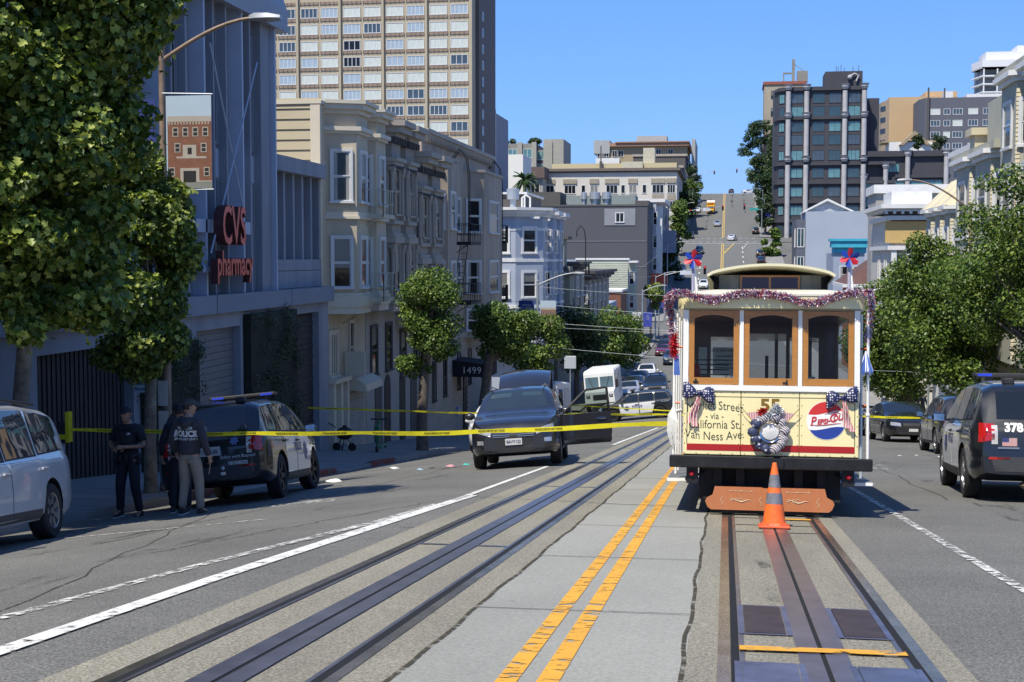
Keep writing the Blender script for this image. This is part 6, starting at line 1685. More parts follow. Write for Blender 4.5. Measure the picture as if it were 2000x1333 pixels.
# blue and white tassel on the right pole, white ribbon on the left pole
g_ = deco('pompom_tassel', 'blue and silver tassel tied to the right hand pole', 'tassel', (1.15, .05, 2.0))
w = MB(); rg = random.Random(4)
for k in range(60):
    a = rg.uniform(0, 6.28); r_ = rg.uniform(.02, .09); x, y = 1.13 + r_ * math.cos(a), .05 + r_ * math.sin(a); s_ = .006
    w.add([(1.13 - s_, .05, 2.02), (1.13 + s_, .05, 2.02), (x + s_, y, 1.99 - rg.uniform(.2, .28)), (x - s_, y, 1.76)], [(0, 1, 2, 3)])
w.build('strands', islandmat('tassel_mix', [(.06, .12, .45), (.75, .78, .82), (.1, .2, .5), (.8, .8, .85)], .4, .1), g_)
g_ = deco('white_ribbon', 'white ribbon tied round the left front pole', 'ribbon', (-1.17, .1, 1.3))
w = MB()
for k in range(9): x = -1.2 + k * .014; w.tube([(-1.165, .09, 1.33), (x - .03, .05, 1.2 - .01 * k), (x - .04, .06, 1.0), (x, .08, .85 - .02 * (k % 4))], [.003, .007, .006, .003], 5)
w.build('strands', M_cw, g_)
# bows at the top corners of the end panel
M_star = dotmat('star_ribbon', (.018, .022, .09), (.75, .75, .75), 34, .30)
M_strp = stripemat('flag_stripe', (.72, .68, .66), (.5, .05, .06), 16, 'X')
def bow(x, z, lean, label):
    g_ = deco('ribbon_bow', label, 'bow', (x, -.06, z), 'starry bows on the cable car')
    for sg in (-1, 1):
        w = MB(); rings = []
        for k in range(7):
            u = k / 6; hh = .02 + .085 * math.sin(math.pi * min(1, u * 1.05) * .62); dd = .012 + .04 * math.sin(math.pi * u)
            c = Vector((x + sg * (.02 + .16 * u), -.075, z + .01 * math.sin(3 * u) - lean * sg * u * .04))
            rings.append([(c.x + .012 * math.sin(4 * a_), c.y + dd * math.cos(a_), c.z + hh * math.sin(a_)) for a_ in [i * math.pi / 6 for i in range(12)]])
        w.loft(rings); w.build('loop', M_star, g_, 60)
    w = MB(); w.ball((x, -.1, z), .032, 8); w.build('knot', M_star, g_, 60)
    for (dx, dz, wd) in ((-.10 if x < 0 else .07, -.36, .034), (-.05 if x < 0 else .12, -.40, .03)):
        w = MB(); R1 = []
        for k in range(8):
            u = k / 7; cx2 = x + dx * u + .012 * math.sin(u * 7); ww = wd * (.5 + .7 * u); yy = -.085 - .02 * math.sin(u * 6)
            R1.append([(cx2 - ww, yy, z + dz * u), (cx2 - ww * .3, yy - .014, z + dz * u), (cx2 + ww * .3, yy + .012, z + dz * u), (cx2 + ww, yy, z + dz * u)])
        w.loft(R1, False, False); w.build('ribbon_tail', M_strp, g_)
bow(-.86, 1.475, 1, 'starry blue bow over the lettering at the left of the panel')
bow(.845, 1.45, -1, 'starry blue bow over the round emblem at the right of the panel')
# wreath of striped puffs round the lamp
g_ = deco('patriotic_wreath', 'wreath of striped and starry puffs round the cable car lamp', 'wreath', (0, -.08, 1.02))
M_bw = stripemat('puff_stripe', (.55, .52, .53), (.05, .04, .07), 17, 'DIAGONAL')
M_navy = dotmat('puff_star', (.03, .04, .09), (.6, .6, .62), 14, .25)
rg = random.Random(9)
for k in range(13):
    a = 2 * math.pi * k / 13 + .2; cx2, cz2 = .185 * math.cos(a) - .005, 1.015 + .20 * math.sin(a)
    w = MB()
    for q in range(2): w.ball((cx2 + rg.uniform(-.02, .02), -.10 + rg.uniform(-.02, .01), cz2 + rg.uniform(-.02, .02)), rg.uniform(.045, .06), 8, (1.1, .8, 1.0))
    w.build('puff', M_navy if 2.6 < (a % 6.28) < 4.6 else M_bw, g_, 60)
tinsel(g_, [(-.12, -.12, 1.27), (-.06, -.12, 1.29)], 200, .055, mat('foil_red', (.5, .02, .03), .3, .4, .2), 5, 'red_tinsel')
tinsel(g_, [(-.02, -.13, 1.22), (.06, -.13, 1.33), (.13, -.12, 1.28)], 700, .06, islandmat('silver_tinsel', [(.75, .76, .78), (.55, .6, .66), (.85, .85, .85), (.3, .34, .42)], .3, .4), 6, 'silver_tinsel')
for sg in (-1, 1):
    w = MB(); w.tube([(sg * .12, -.09, 1.05), (sg * .34, -.1, 1.31)], .004, 5); w.build('flag_stick', M_gold, g_)
    w = MB(); w.add([(sg * .14, -.095, 1.10), (sg * .29, -.1, 1.25), (sg * .14, -.11, 1.27), (sg * .06, -.11, 1.16)], [(0, 1, 2, 3)]); w.build('small_flag', M_strp, g_)
# pinwheels on striped stems
def pinwheel(x, z, label):
    g_ = deco('pinwheel', label, 'pinwheel', (x, 0, z), 'pinwheels on the cable car roof corners')
    w = MB(); w.tube([(x, .05, 2.66), (x, .05, z - .01)], .02, 8); w.build('stem', stripemat('stem_stripe', (.75, .73, .72), (.04, .05, .2), 22, 'X', rot=(0, 0, .4)), g_)
    w = MB(); w.tube([(x + .05, .06, 2.66), (x + .02, .06, z - .08)], [.018, .006], 6); w.build('tassel_cord', M_cw, g_)
    for k in range(6):
        a = 2 * math.pi * k / 6 + .35; c, s_ = math.cos(a), math.sin(a); w = MB()
        def R(u, v, y): return (x + c * u - s_ * v, y, z + s_ * u + c * v)
        w.add([R(.0, 0, .02), R(.05, .035, .0), R(.11, .03, -.015), R(.125, -.005, .0), R(.09, -.035, .03), R(.04, -.02, .03)], [(0, 1, 2, 3), (0, 3, 4, 5)])
        w.build('petal', mat('petal_red', (.60, .02, .04), .35, 0, .1) if k % 2 else mat('petal_blue', (.015, .05, .32), .35, 0, .1), g_)
pinwheel(-.945, 3.13, 'red and blue pinwheel on the left corner of the cable car roof')
pinwheel(.93, 3.15, 'red and blue pinwheel on the right corner of the cable car roof')
# traffic cone with reflective collars
cn = thing('traffic_cone', 'faded orange traffic cone with two grey collars standing on the slot', 'cone', (0, 0, 0)); seat(cn, .54, 14.75, 0, .012)
w = MB(); w.bbox(-.17, .17, -.17, .17, 0, .028, .01); w.loft([[(.145 * math.cos(a) * k, .145 * math.sin(a) * k, z) for a in [i * math.pi / 4 + .39 for i in range(8)]] for k, z in ((1.08, .028), (1.0, .05), (.9, .055))])
w.build('base', mat('cone_orange_base', (.70, .11, .03), .5, 0, .15, 9, .2, 40), cn)
w = MB()
for (r0, z0, r1, z1) in ((.125, .05, .095, .26), (.078, .38, .066, .44), (.047, .58, .024, .70)): w.lathe([(r0 + .0, z0), (r1, z1)], (0, 0, 0), 'z', 28)
w.lathe([(.130, .05), (.135, .04)], (0, 0, 0), 'z', 28); w.lathe([(.024, .70), (.020, .71), (.012, .705)], (0, 0, 0), 'z', 28)
w.lathe([(.095, .26), (.078, .38)], (0, 0, 0), 'z', 28); w.lathe([(.066, .44), (.047, .58)], (0, 0, 0), 'z', 28)
w.build('cone_body', mat('cone_orange', (.85, .15, .025), .45, 0, .18, 9, .15, 40), cn, 60)
w = MB(); w.lathe([(.0965, .26), (.0795, .38)], (0, 0, 0), 'z', 28); w.lathe([(.0675, .44), (.0485, .58)], (0, 0, 0), 'z', 28); w.build('collar', mat('cone_collar', (.20, .20, .22), .45, .2, .3, 14), cn, 60)

# ------------------------------------------------ vehicles
def carpaint(name, c, metal=.0, rough=.32, flake=True):
    if name in MATS: return MATS[name]
    m, t, b = nt(name); b.inputs['Base Color'].default_value = (*c, 1); b.inputs['Metallic'].default_value = metal; b.inputs['Roughness'].default_value = rough
    b.inputs['Coat Weight'].default_value = 1; b.inputs['Coat Roughness'].default_value = .05
    tc = N(t, 'ShaderNodeTexCoord'); n = N(t, 'ShaderNodeTexNoise'); n.inputs['Scale'].default_value = 2.5; n.inputs['Detail'].default_value = 6
    t.links.new(tc.outputs['Object'], n.inputs['Vector'])
    r = N(t, 'ShaderNodeMapRange'); r.inputs[3].default_value = .82; r.inputs[4].default_value = 1.15; t.links.new(n.outputs['Fac'], r.inputs[0])
    v = N(t, 'ShaderNodeVectorMath', operation='SCALE'); v.inputs[0].default_value = c; t.links.new(r.outputs[0], v.inputs['Scale']); t.links.new(v.outputs[0], b.inputs['Base Color'])
    r2 = N(t, 'ShaderNodeMapRange'); r2.inputs[3].default_value = rough * .7; r2.inputs[4].default_value = rough * 1.4; t.links.new(n.outputs['Fac'], r2.inputs[0]); t.links.new(r2.outputs[0], b.inputs['Roughness'])
    MATS[name] = m
    return m
P_black = carpaint('paint_black', (.008, .009, .011)); P_white = carpaint('paint_white', (.62, .63, .64)); P_grey = carpaint('paint_graphite', (.035, .036, .043), .5)
P_silver = carpaint('paint_silver', (.50, .51, .52), .55); P_van = carpaint('paint_pearl', (.60, .61, .62), .25); P_red = carpaint('paint_red', (.16, .008, .016), .3); P_blue = carpaint('paint_blue', (.02, .035, .07), .3)
M_tyre = mat('tyre_rubber', (.014, .014, .015), .85, 0, .2, 10); M_rim = mat('alloy_rim', (.35, .35, .36), .3, .8, .1); M_rimd = mat('dark_rim', (.03, .03, .032), .45, .5, .1)
M_plast = mat('black_plastic', (.018, .018, .02), .6, 0, .15, 5); M_plast2 = mat('grey_plastic', (.045, .046, .05), .6, 0, .15, 5)
M_well = mat('wheel_well', (.004, .004, .004), .95)
G_car = glass('car_glass', (.012, .016, .018), .03, .9)
G_carb = glass('car_glass_tint', (.02, .03, .035), .03, 1.0)
M_head = mat('headlight_lens', (.45, .46, .48), .08, .4, .3, 20, coat=1)
M_tail = mat('tail_lens', (.42, .012, .012), .12, 0, .15, 20, coat=1)
M_tailw = mat('reverse_lens', (.62, .60, .55), .12, .2, .2, 20, coat=1)
M_plate = mat('plate_white', (.55, .55, .54), .4); M_ink = mat('plate_ink', (.02, .03, .10), .5); M_lw = mat('letter_white', (.7, .7, .68), .6)
M_bluel = mat('blue_lens', (.02, .04, .5), .15, 0, .1, coat=1)

def prof_fn(pts, s=.06):
    xs = np.linspace(pts[0][0] - .5, pts[-1][0] + .5, 500); v = np.interp(xs, [p[0] for p in pts], [p[1] for p in pts])
    k = np.exp(-.5 * (np.arange(-30, 31) * (xs[1] - xs[0]) / s) ** 2); k /= k.sum()
    v2 = np.convolve(np.pad(v, 30, 'edge'), k, 'valid')
    return lambda x: float(np.interp(x, xs, v2))
class Body:
    def __init__(s, sp):
        s.sp = sp; L = sp['L']; s.top = prof_fn(sp['top'], .05); s.belt = prof_fn(sp['belt'], .08); s.bot = prof_fn(sp['bot'], .08); s.w = prof_fn(sp['plan'], .07)
        k = sp.get('tumble', .30); m = MB(); rings = []; n = 72
        for i in range(n):
            u = i / (n - 1); x = -L / 2 + L * (u - .035 * math.sin(2 * math.pi * u))
            w, zb, bl, tp = s.w(x), s.bot(x), s.belt(x), s.top(x); bl = min(bl, tp - .03); h = tp - bl; sh = bl - zb
            yb = w * .945; yt = max(.3, yb - k * h)
            hf = [(0, zb), (.7 * w, zb), (.92 * w, zb + .02), (.975 * w, zb + .09), (.99 * w, zb + .25 * sh), (w, zb + .5 * sh), (.995 * w, zb + .72 * sh), (.985 * w, zb + .86 * sh), (.968 * w, zb + .95 * sh), (yb, bl)]
            for t_ in (.3, .6, .86): hf.append((yb + (yt - yb) * t_, bl + h * t_))
            r_ = min(.1, h * .5)
            hf += [(yt - r_ * .25, tp - r_ * .45 * min(1, h / .2)), (yt - r_ * 1.1, tp - .012), (.55 * yt, tp + .004), (0, tp + .012)]
            rings.append([(x, y, z) for y, z in hf] + [(x, -y, z) for y, z in reversed(hf[1:-1])])
        m.loft(rings); s.m = m; me = m.mesh('body', [M_well]); s.bvh = BVHTree.FromPolygons([v.co for v in me.vertices], [tuple(p.vertices) for p in me.polygons]); bpy.data.meshes.remove(me)
    def patch(s, mb, ax, sgn, bot, top, off=.005, nu=8, nv=5, th=.012):
        """panel lofted between two polylines, laid on the body skin along axis ax"""
        def res(P, u):
            P = [Vector(p) for p in P]; d = [0]
            for a, b_ in zip(P, P[1:]): d.append(d[-1] + (b_ - a).length)
            t = u * d[-1]
            for i in range(len(P) - 1):
                if t <= d[i + 1] + 1e-9: return P[i].lerp(P[i + 1], (t - d[i]) / max(1e-9, d[i + 1] - d[i]))
            return P[-1]
        g = []; last = None
        for j in range(nv + 1):
            for i in range(nu + 1):
                a = res(bot, i / nu); b_ = res(top, i / nu); p = a.lerp(b_, j / nv)
                if ax == 'y': o = Vector((p.x, sgn * 3, p.y)); d = Vector((0, -sgn, 0))
                elif ax == 'x': o = Vector((sgn * 4, p.x, p.y)); d = Vector((-sgn, 0, 0))
                else: o = Vector((p.x, p.y, 4)); d = Vector((0, 0, -1))
                h = s.bvh.ray_cast(o, d)
                q = h[0] if h[0] is not None else (s.bvh.find_nearest(o + d * (3 if ax != 'x' else 1.6))[0] if last is None else Vector((o.x, last.y, o.z)) if ax == 'y' else Vector((last.x, o.y, o.z)))
                last = q; g.append((q, -d))
        n = nu + 1; V = [q + d * off for q, d in g] + [q + d * (off - th) for q, d in g]; N_ = len(g)
        F = [(j * n + i, j * n + i + 1, (j + 1) * n + i + 1, (j + 1) * n + i) for j in range(nv) for i in range(nu)]
        e = [i for i in range(n)] + [j * n + nu for j in range(1, nv + 1)] + [nv * n + i for i in range(nu - 1, -1, -1)] + [j * n for j in range(nv - 1, 0, -1)]
        F += [(a, b_, b_ + N_, a + N_) for a, b_ in zip(e, e[1:] + e[:1])]
        mb.add(V, F)
    def lay(s, mb, V, F, ax, sgn, off=.012):
        out = []
        for a, b_, c in V:
            if ax == 'y': o = Vector((a, sgn * 3, b_)); d = Vector((0, -sgn, 0))
            else: o = Vector((sgn * 4, a, b_)); d = Vector((-sgn, 0, 0))
            h = s.bvh.ray_cast(o, d); q = h[0] if h[0] is not None else o + d * 1.5
            out.append(q - d * off)
        mb.add(out, F)
    def text(s, mb, txt, size, ax, sgn, c, off=.014, **k):
        V, F = text_geo(txt, size, 0, **k)
        fl = (1 if ax == 'x' else -1) * sgn
        s.lay(mb, [(c[0] + p[0] * fl, c[1] + p[1], 0) for p in V], F, ax, sgn, off)
def inset(q, d):
    b_, t_ = q; b_ = [Vector(p) for p in b_]; t_ = [Vector(p) for p in t_]; c = sum(b_ + t_, Vector((0, 0))) / (len(b_) + len(t_))
    def f(p): v = p - c; return (p.x + (d if v.x > 0 else -d), p.y + (d if v.y > 0 else -d))
    return [f(p) for p in b_], [f(p) for p in t_]
def wheel(root, x, y, R, wd, mrim, spokes=5, sgn=1, steer=0):
    t = MB(); hw = wd / 2
    t.lathe([(R * .62, -hw * .8), (R * .66, -hw), (R * .93, -hw), (R, -hw * .72), (R, hw * .72), (R * .93, hw), (R * .66, hw), (R * .62, hw * .8)], (0, 0, 0), 'y', 28)
    o = t.build('wheel', M_tyre, root, 35); o.location = (x, y, R); o.rotation_euler = (0, 0, steer)
    r = MB(); f = sgn * hw
    r.lathe([(R * .64, f * .95), (R * .60, f * .9), (R * .58, f * .45), (0, f * .35)], (0, 0, 0), 'y', 28); r.lathe([(R * .14, f * .4), (R * .14, f * .85), (0, f * .9)], (0, 0, 0), 'y', 12)
    for k in range(spokes):
        a = 2 * math.pi * k / spokes; c, s_ = math.cos(a), math.sin(a)
        P = lambda u, v, yy: (c * u - s_ * v, yy, s_ * u + c * v)
        for (v0) in (0,):
            r.add([P(.08, -.035, f * .8), P(R * .6, -.045, f * .88), P(R * .6, .045, f * .88), P(.08, .035, f * .8), P(.08, -.035, f * .5), P(R * .6, -.045, f * .6), P(R * .6, .045, f * .6), P(.08, .035, f * .5)],
                  [(0, 1, 2, 3), (0, 4, 5, 1), (3, 2, 6, 7)])
    ro = r.build('rim', mrim, o, 35)
def car(name, label, cat, sp, paint, group=None, rim=None, detail=2, doors=None, roofc=None, lightbar=None, low=None, openL=False, glassm=None, spokes=5, steer=0.0):
    root = thing(name, label, cat, (0, 0, 0), 0, group); B_ = Body(sp); glassm = glassm or G_car
    W = sp['W']; R = sp['R']
    # body with wheel arches cut out
    me = B_.m.mesh('body', [paint, M_well], 38); o = bpy.data.objects.new('body', me); col.objects.link(o)
    if detail:
        cm = MB()
        for x in (sp['xf'], sp['xr']):
            for sg in (-1, 1): cm.lathe([(0, 0), (R + .055, 0), (R + .055, .42), (0, .42)], (x, sg * (W / 2 - .34) - (.42 if sg < 0 else 0), R + .01), 'y', 28)
        cme = cm.mesh('c', [M_well, M_well]); cme.polygons.foreach_set('material_index', [1] * len(cme.polygons)); co = bpy.data.objects.new('c', cme); col.objects.link(co)
        bm = bmesh.new(); bm.from_mesh(cme); bmesh.ops.remove_doubles(bm, verts=bm.verts, dist=1e-4); bmesh.ops.recalc_face_normals(bm, faces=bm.faces); bm.to_mesh(cme); bm.free()
        md = o.modifiers.new('b', 'BOOLEAN'); md.operation = 'DIFFERENCE'; md.object = co; md.solver = 'EXACT'
        dg = bpy.context.evaluated_depsgraph_get(); m2 = bpy.data.meshes.new_from_object(o.evaluated_get(dg)); o.modifiers.clear(); o.data = m2; bpy.data.objects.remove(co)
        smooth_mesh(m2, 38)
    o.parent = root
    for x in (sp['xf'], sp['xr']):
        for sg in (-1, 1): wheel(root, x, sg * (W / 2 - .14), R, .23, rim or M_rim, spokes, sg, steer if x > 0 else 0)
    for sg in (-1, 1):
        skip = openL and sg > 0
        for k, (q, nm) in enumerate(sp['side']):
            if detail > 1 or True:
                t = MB(); B_.patch(t, 'y', sg, *inset(q, .022), off=.004); t.build('window_seal', M_plast, root)
            t = MB(); B_.patch(t, 'y', sg, *q, off=.009); t.build('side_window', glassm, root, 50)
        for k, q in enumerate(sp['doors']):
            if detail > 1:
                t = MB(); B_.patch(t, 'y', sg, *inset(q, .008), off=.0015, nu=10, nv=8); t.build('door_gap', M_well, root, 50)
                t = MB(); B_.patch(t, 'y', sg, *inset(q, -.004), off=.005, nu=12, nv=9); d = t.build('door', doors or paint, root, 50)
                hx = min(p[0] for p in q[1]) + .14; hz = max(p[1] for p in q[1]) - .12
                t = MB(); hh = B_.bvh.ray_cast(Vector((hx, sg * 3, hz)), Vector((0, -sg, 0)))[0]
                if hh is not None:
                    t.bbox(hx - .10, hx + .10, hh.y + sg * .012, hh.y + sg * .045, hz - .018, hz + .018, .008); t.box(hx - .11, hx + .02, hh.y - .01 * sg, hh.y + sg * .008, hz - .04, hz + .03); t.build('handle', sp.get('handle', paint), d)
        q = sp.get('sill')
        if q and detail: t = MB(); B_.patch(t, 'y', sg, *q, off=.008, nu=14, nv=2); t.build('sill_trim', M_plast2, root, 50)
        mx, mz = sp['mirror']
        if detail:
            t = MB(); t.ball((mx, sg * (W / 2 + .09), mz), .13, 10, (.62, .9, .62)); t.box(mx - .03, mx + .05, sg * (W / 2 - .12), sg * (W / 2 + .03), mz - .06, mz - .02); mo = t.build('wing_mirror', sp.get('mirror_mat', paint), root, 60)
            t = MB(); t.cbox((mx - .075, sg * (W / 2 + .09), mz), (.012, .17, .11)); t.build('mirror_glass', M_chrome, mo)
    for ax, q, nm, mm in sp['front']:
        t = MB(); sides = (1,) if nm[0] != '*' else (1, -1)
        for s_ in sides:
            qq = q if s_ == 1 else ([(p[0], -p[1]) if ax == 'z' else (-p[0], p[1]) for p in q[0]], [(p[0], -p[1]) if ax == 'z' else (-p[0], p[1]) for p in q[1]])
            t = MB(); B_.patch(t, 'z' if ax == 'z' else 'x', 1 if ax != 'r' else -1, *qq, off=.007 if nm.strip('*') not in ('grille_frame',) else .004); t.build(nm.strip('*'), mm if mm else glassm, root, 50)
    return root, B_
def R4(x0, x1, z0, z1): return ([(x0, z0), (x1, z0)], [(x0, z1), (x1, z1)])
# patrol SUV
PS = dict(L=5.05, W=2.0, R=.385, xf=1.55, xr=-1.47, tumble=.33,
    top=[(-2.52, .98), (-2.46, 1.12), (-2.40, 1.2), (-2.26, 1.40), (-2.06, 1.66), (-1.9, 1.715), (-1, 1.77), (0, 1.765), (.45, 1.72), (.72, 1.63), (1.35, 1.24), (1.5, 1.17), (2.1, 1.10), (2.36, 1.02), (2.5, .80)],
    belt=[(-2.52, .92), (-2.35, 1.14), (-1, 1.13), (.6, 1.10), (1.4, 1.08), (2.1, 1.0), (2.5, .7)],
    bot=[(-2.52, .42), (-2.2, .30), (-1, .25), (1.3, .25), (2.2, .26), (2.52, .36)],
    plan=[(-2.52, .80), (-2.44, .91), (-2.2, .965), (-1.2, 1.0), (1.2, 1.0), (2.0, .97), (2.32, .88), (2.52, .66)],
    side=[(([(.62, 1.16), (1.12, 1.17)], [(.52, 1.62), (.56, 1.62)]), 'f') if False else (([(-.12, 1.165), (.98, 1.165)], [(-.12, 1.66), (.42, 1.64)]), 'f'),
          (([(-1.12, 1.175), (-.2, 1.165)], [(-1.10, 1.665), (-.2, 1.66)]), 'r'), (([(-2.12, 1.20), (-1.22, 1.175)], [(-1.90, 1.62), (-1.22, 1.66)]), 'q')],
    doors=[([(-.15, .42), (1.05, .42)], [(-.15, 1.10), (1.12, 1.07)]), ([(-1.0, .42), (-.2, .42)], [(-1.22, 1.11), (-.2, 1.10)])],
    sill=([(-1.0, .29), (1.05, .29)], [(-1.0, .41), (1.05, .41)]), mirror=(.92, 1.18),
    front=[('z', ([(1.30, -.72), (1.30, .72)], [(.74, -.62), (.74, .62)]), 'windscreen', None),
           ('f', R4(-.50, .50, .66, .93), 'grille', M_plast), ('f', ([(.56, .78), (.86, .74)], [(.54, .93), (.84, .94)]), '*headlight', M_head), ('f', R4(-.62, .62, .36, .58), 'front_intake', M_plast),
           ('r', ([(-.62, 1.20), (.62, 1.20)], [(-.60, 1.60), (.60, 1.60)]), 'rear_window', None),
           ('r', ([(.66, .90), (.88, .86)], [(.66, 1.13), (.86, 1.14)]), '*tail_light', M_tail), ('r', ([(.62, .84), (.705, .84)], [(.62, 1.11), (.70, 1.11)]), '*reverse_light', M_tailw),
           ('r', R4(-.84, .84, .45, .66), 'rear_bumper', M_plast2), ('r', R4(.45, .74, .62, .655), '*bumper_reflector', M_tail), ('r', R4(-.30, .30, .36, .44), 'tow_trim', M_plast)])
def lightbar(root, x, z, w=1.25, m1=None):
    t = MB(); t.bbox(x - .14, x + .14, -w / 2, w / 2, z + .05, z + .12, .02); o = t.build('light_bar', M_plast, root)
    t = MB(); t.box(x - .06, x + .06, -w / 2 + .2, -w / 2 + .3, z - .04, z + .05); t.box(x - .06, x + .06, w / 2 - .3, w / 2 - .2, z - .04, z + .05); t.build('mount', M_plast, o)
    t = MB(); t.box(x - .145, x + .145, w / 2 - .28, w / 2 - .06, z + .065, z + .105); t.box(x - .145, x + .145, -w / 2 + .06, -w / 2 + .28, z + .065, z + .105); t.build('lens', m1 or M_bluel, o)
def star(mb, B_, cx, cz, r, ax, sgn, n=7, off=.012):
    P = [(cx + (r if k % 2 == 0 else r * .62) * math.sin(math.pi * k / n), cz + (r if k % 2 == 0 else r * .62) * math.cos(math.pi * k / n)) for k in range(2 * n)]
    B_.lay(mb, [(cx, cz, 0)] + [(a, b_, 0) for a, b_ in P], [(0, 1 + k, 1 + (k + 1) % (2 * n)) for k in range(2 * n)], ax, sgn, off)
def patrol(label, rear_bar=True, rim=None, steer=0.0, roof_sheen=False, detail=2, unit=None):
    r, b = car('police_suv', label, 'police car', PS, P_black, 'patrol cars at the scene', rim or M_rimd, detail, P_white, steer=steer)
    lightbar(r, .25, 1.80)
    if roof_sheen: t = MB(); b.patch(t, 'z', 1, [(-1.75, -.58), (-1.75, .58)], [(.45, -.56), (.45, .56)], off=.006); t.build('roof_sheen_panel', P_white, r, 50)  # whitish reflection on the black roof, put on as a white sheet
    for sg in (-1, 1):
        t = MB(); star(t, b, .62, .78, .2, 'y', sg); t.build('door_star', mat('badge_navy', (.03, .05, .18), .4), r)
        t = MB(); b.text(t, 'POLICE', .2, 'y', sg, (-.05, .86), bold=.006); t.build('door_lettering', mat('badge_navy', (.03, .05, .18), .4), r)
        t = MB(); b.text(t, 'SAFETY WITH RESPECT', .05, 'y', sg, (-1.85, 1.04)); t.build('quarter_lettering', M_lw, r)
    t = MB(); t.box(2.5, 2.62, -.42, .42, .42, .92); t.box(2.42, 2.5, -.4, -.33, .45, .7); t.box(2.42, 2.5, .33, .4, .45, .7); t.build('push_bumper', M_plast, r)
    t = MB(); b.text(t, '6', .01, 'x', -1, (9, 9)) if False else None
    t = MB(); b.patch(t, 'x', 1, *R4(-.16, .16, .44, .56), off=.14); t.build('number_plate', M_plate, r)
    return r, b
r, b = patrol('black and white patrol SUV parked at the left kerb, seen from behind by the officers', steer=-.12)
seat(r, -8.7, 23.35, rad(98))
t = MB(); b.patch(t, 'x', -1, *R4(-.18, .18, .84, .99), off=.012); p_ = t.build('number_plate', M_plate, r)
t = MB(); b.text(t, '1504L88', .1, 'x', -1, (0, .905), off=.02, sx=.8); t.build('plate_lettering', M_ink, p_)
t = MB(); b.text(t, 'Safety with Respect', .075, 'x', -1, (-.46, .80), off=.012, shear=.3); b.text(t, '18104030', .085, 'x', -1, (-.46, .69), off=.016, bold=.002); t.build('tailgate_lettering', M_lw, r)
t = MB(); star(t, b, -.42, 1.06, .085, 'x', -1); t.build('rear_badge', mat('badge_light', (.10, .16, .30), .4), r)
t = MB(); t.bbox(-1.95, -1.75, -.52, -.36, 1.70, 1.80, .02); t.bbox(-1.95, -1.75, .30, .46, 1.70, 1.80, .02); t.build('roof_lamp', M_plast, r)
t = MB(); t.ball((-2.53, -.2, .62), .035, 6); t.bbox(-2.56, -2.5, -.24, -.16, .5, .56, .01); t.build('tow_plug', M_tailw, r)
r, b = patrol('patrol SUV numbered 378 parked at the right edge with a flag sticker', rim=M_rim, roof_sheen=True)
seat(r, 4.6, 22.15, rad(87))
t = MB(); b.text(t, '378', .17, 'x', -1, (.40, 1.075), off=.012, bold=.008); t.build('unit_number', M_lw, r)
t = MB(); b.patch(t, 'x', -1, *R4(.36, .56, .815, .93), off=.012); fl = t.build('flag_sticker', stripemat('flag_small', (.6, .55, .52), (.45, .06, .06), 22, 'Z'), r)
t = MB(); b.patch(t, 'x', -1, *R4(.47, .56, .875, .93), off=.015); t.build('flag_canton', mat('flag_navy', (.03, .05, .16), .6), fl)
t = MB(); b.patch(t, 'x', -1, *R4(-.38, .2, 1.10, 1.15), off=.02); t.build('tailgate_bar', M_chrome, r)
t = MB(); b.patch(t, 'x', -1, *R4(.33, .62, .775, .80), off=.016); t.build('badge_strip', M_chrome, r)
t = MB(); t.bbox(-1.9, -1.7, .30, .46, 1.70, 1.80, .02); t.build('roof_lamp', M_plast, r)
t = MB(); t.bbox(-2.45, -2.25, -.5, .3, .2, .32, .05); t.build('silencer', mat('silencer_tan', (.25, .19, .13), .6, .3), r)
r, b = patrol('black and white patrol SUV stopped sideways across the junction'); seat(r, -5.45, 85.5, rad(176.5))
r, b = patrol('dark patrol SUV facing us beyond the junction with a push bumper'); seat(r, -5.3, 104.5, rad(-90))
# white patrol car half hidden behind the grey SUV
SED = dict(L=4.85, W=1.87, R=.335, xf=1.5, xr=-1.35, tumble=.38,
    top=[(-2.42, .90), (-2.3, 1.06), (-1.7, 1.13), (-1.05, 1.38), (-.6, 1.46), (0, 1.48), (.4, 1.44), (1.15, 1.06), (1.3, 1.0), (2.0, .88), (2.3, .76), (2.42, .6)],
    belt=[(-2.42, .84), (-2.2, 1.0), (-1, .98), (.9, .94), (2.0, .82), (2.42, .55)],
    bot=[(-2.42, .35), (-2.1, .24), (1.8, .20), (2.42, .28)],
    plan=[(-2.42, .70), (-2.3, .83), (-1.8, .91), (-1, .935), (1.2, .935), (1.9, .89), (2.25, .78), (2.42, .58)],
    side=[(([(-.05, 1.02), (.85, 1.0)], [(-.05, 1.37), (.36, 1.36)]), 'f'), (([(-1.0, 1.04), (-.12, 1.02)], [(-.78, 1.36), (-.12, 1.38)]), 'r')],
    doors=[([(-.1, .32), (1.0, .32)], [(-.1, .95), (1.0, .93)]), ([(-.95, .32), (-.15, .32)], [(-1.1, .97), (-.15, .95)])],
    sill=None, mirror=(.82, 1.04),
    front=[('z', ([(1.10, -.64), (1.10, .64)], [(.42, -.53), (.42, .53)]), 'windscreen', None), ('f', R4(-.36, .36, .50, .70), 'grille', M_plast),
           ('f', ([(.44, .58), (.78, .62)], [(.44, .70), (.76, .74)]), '*headlight', M_head), ('f', R4(-.55, .55, .27, .40), 'front_intake', M_plast), ('f', R4(-.16, .16, .40, .50), 'number_plate', M_plate),
           ('z', ([(-1.62, -.58), (-1.62, .58)], [(-1.06, -.5), (-1.06, .5)]), 'rear_window', None),
           ('r', ([(.5, .74), (.84, .74)], [(.5, .90), (.80, .90)]), '*tail_light', M_tail)])
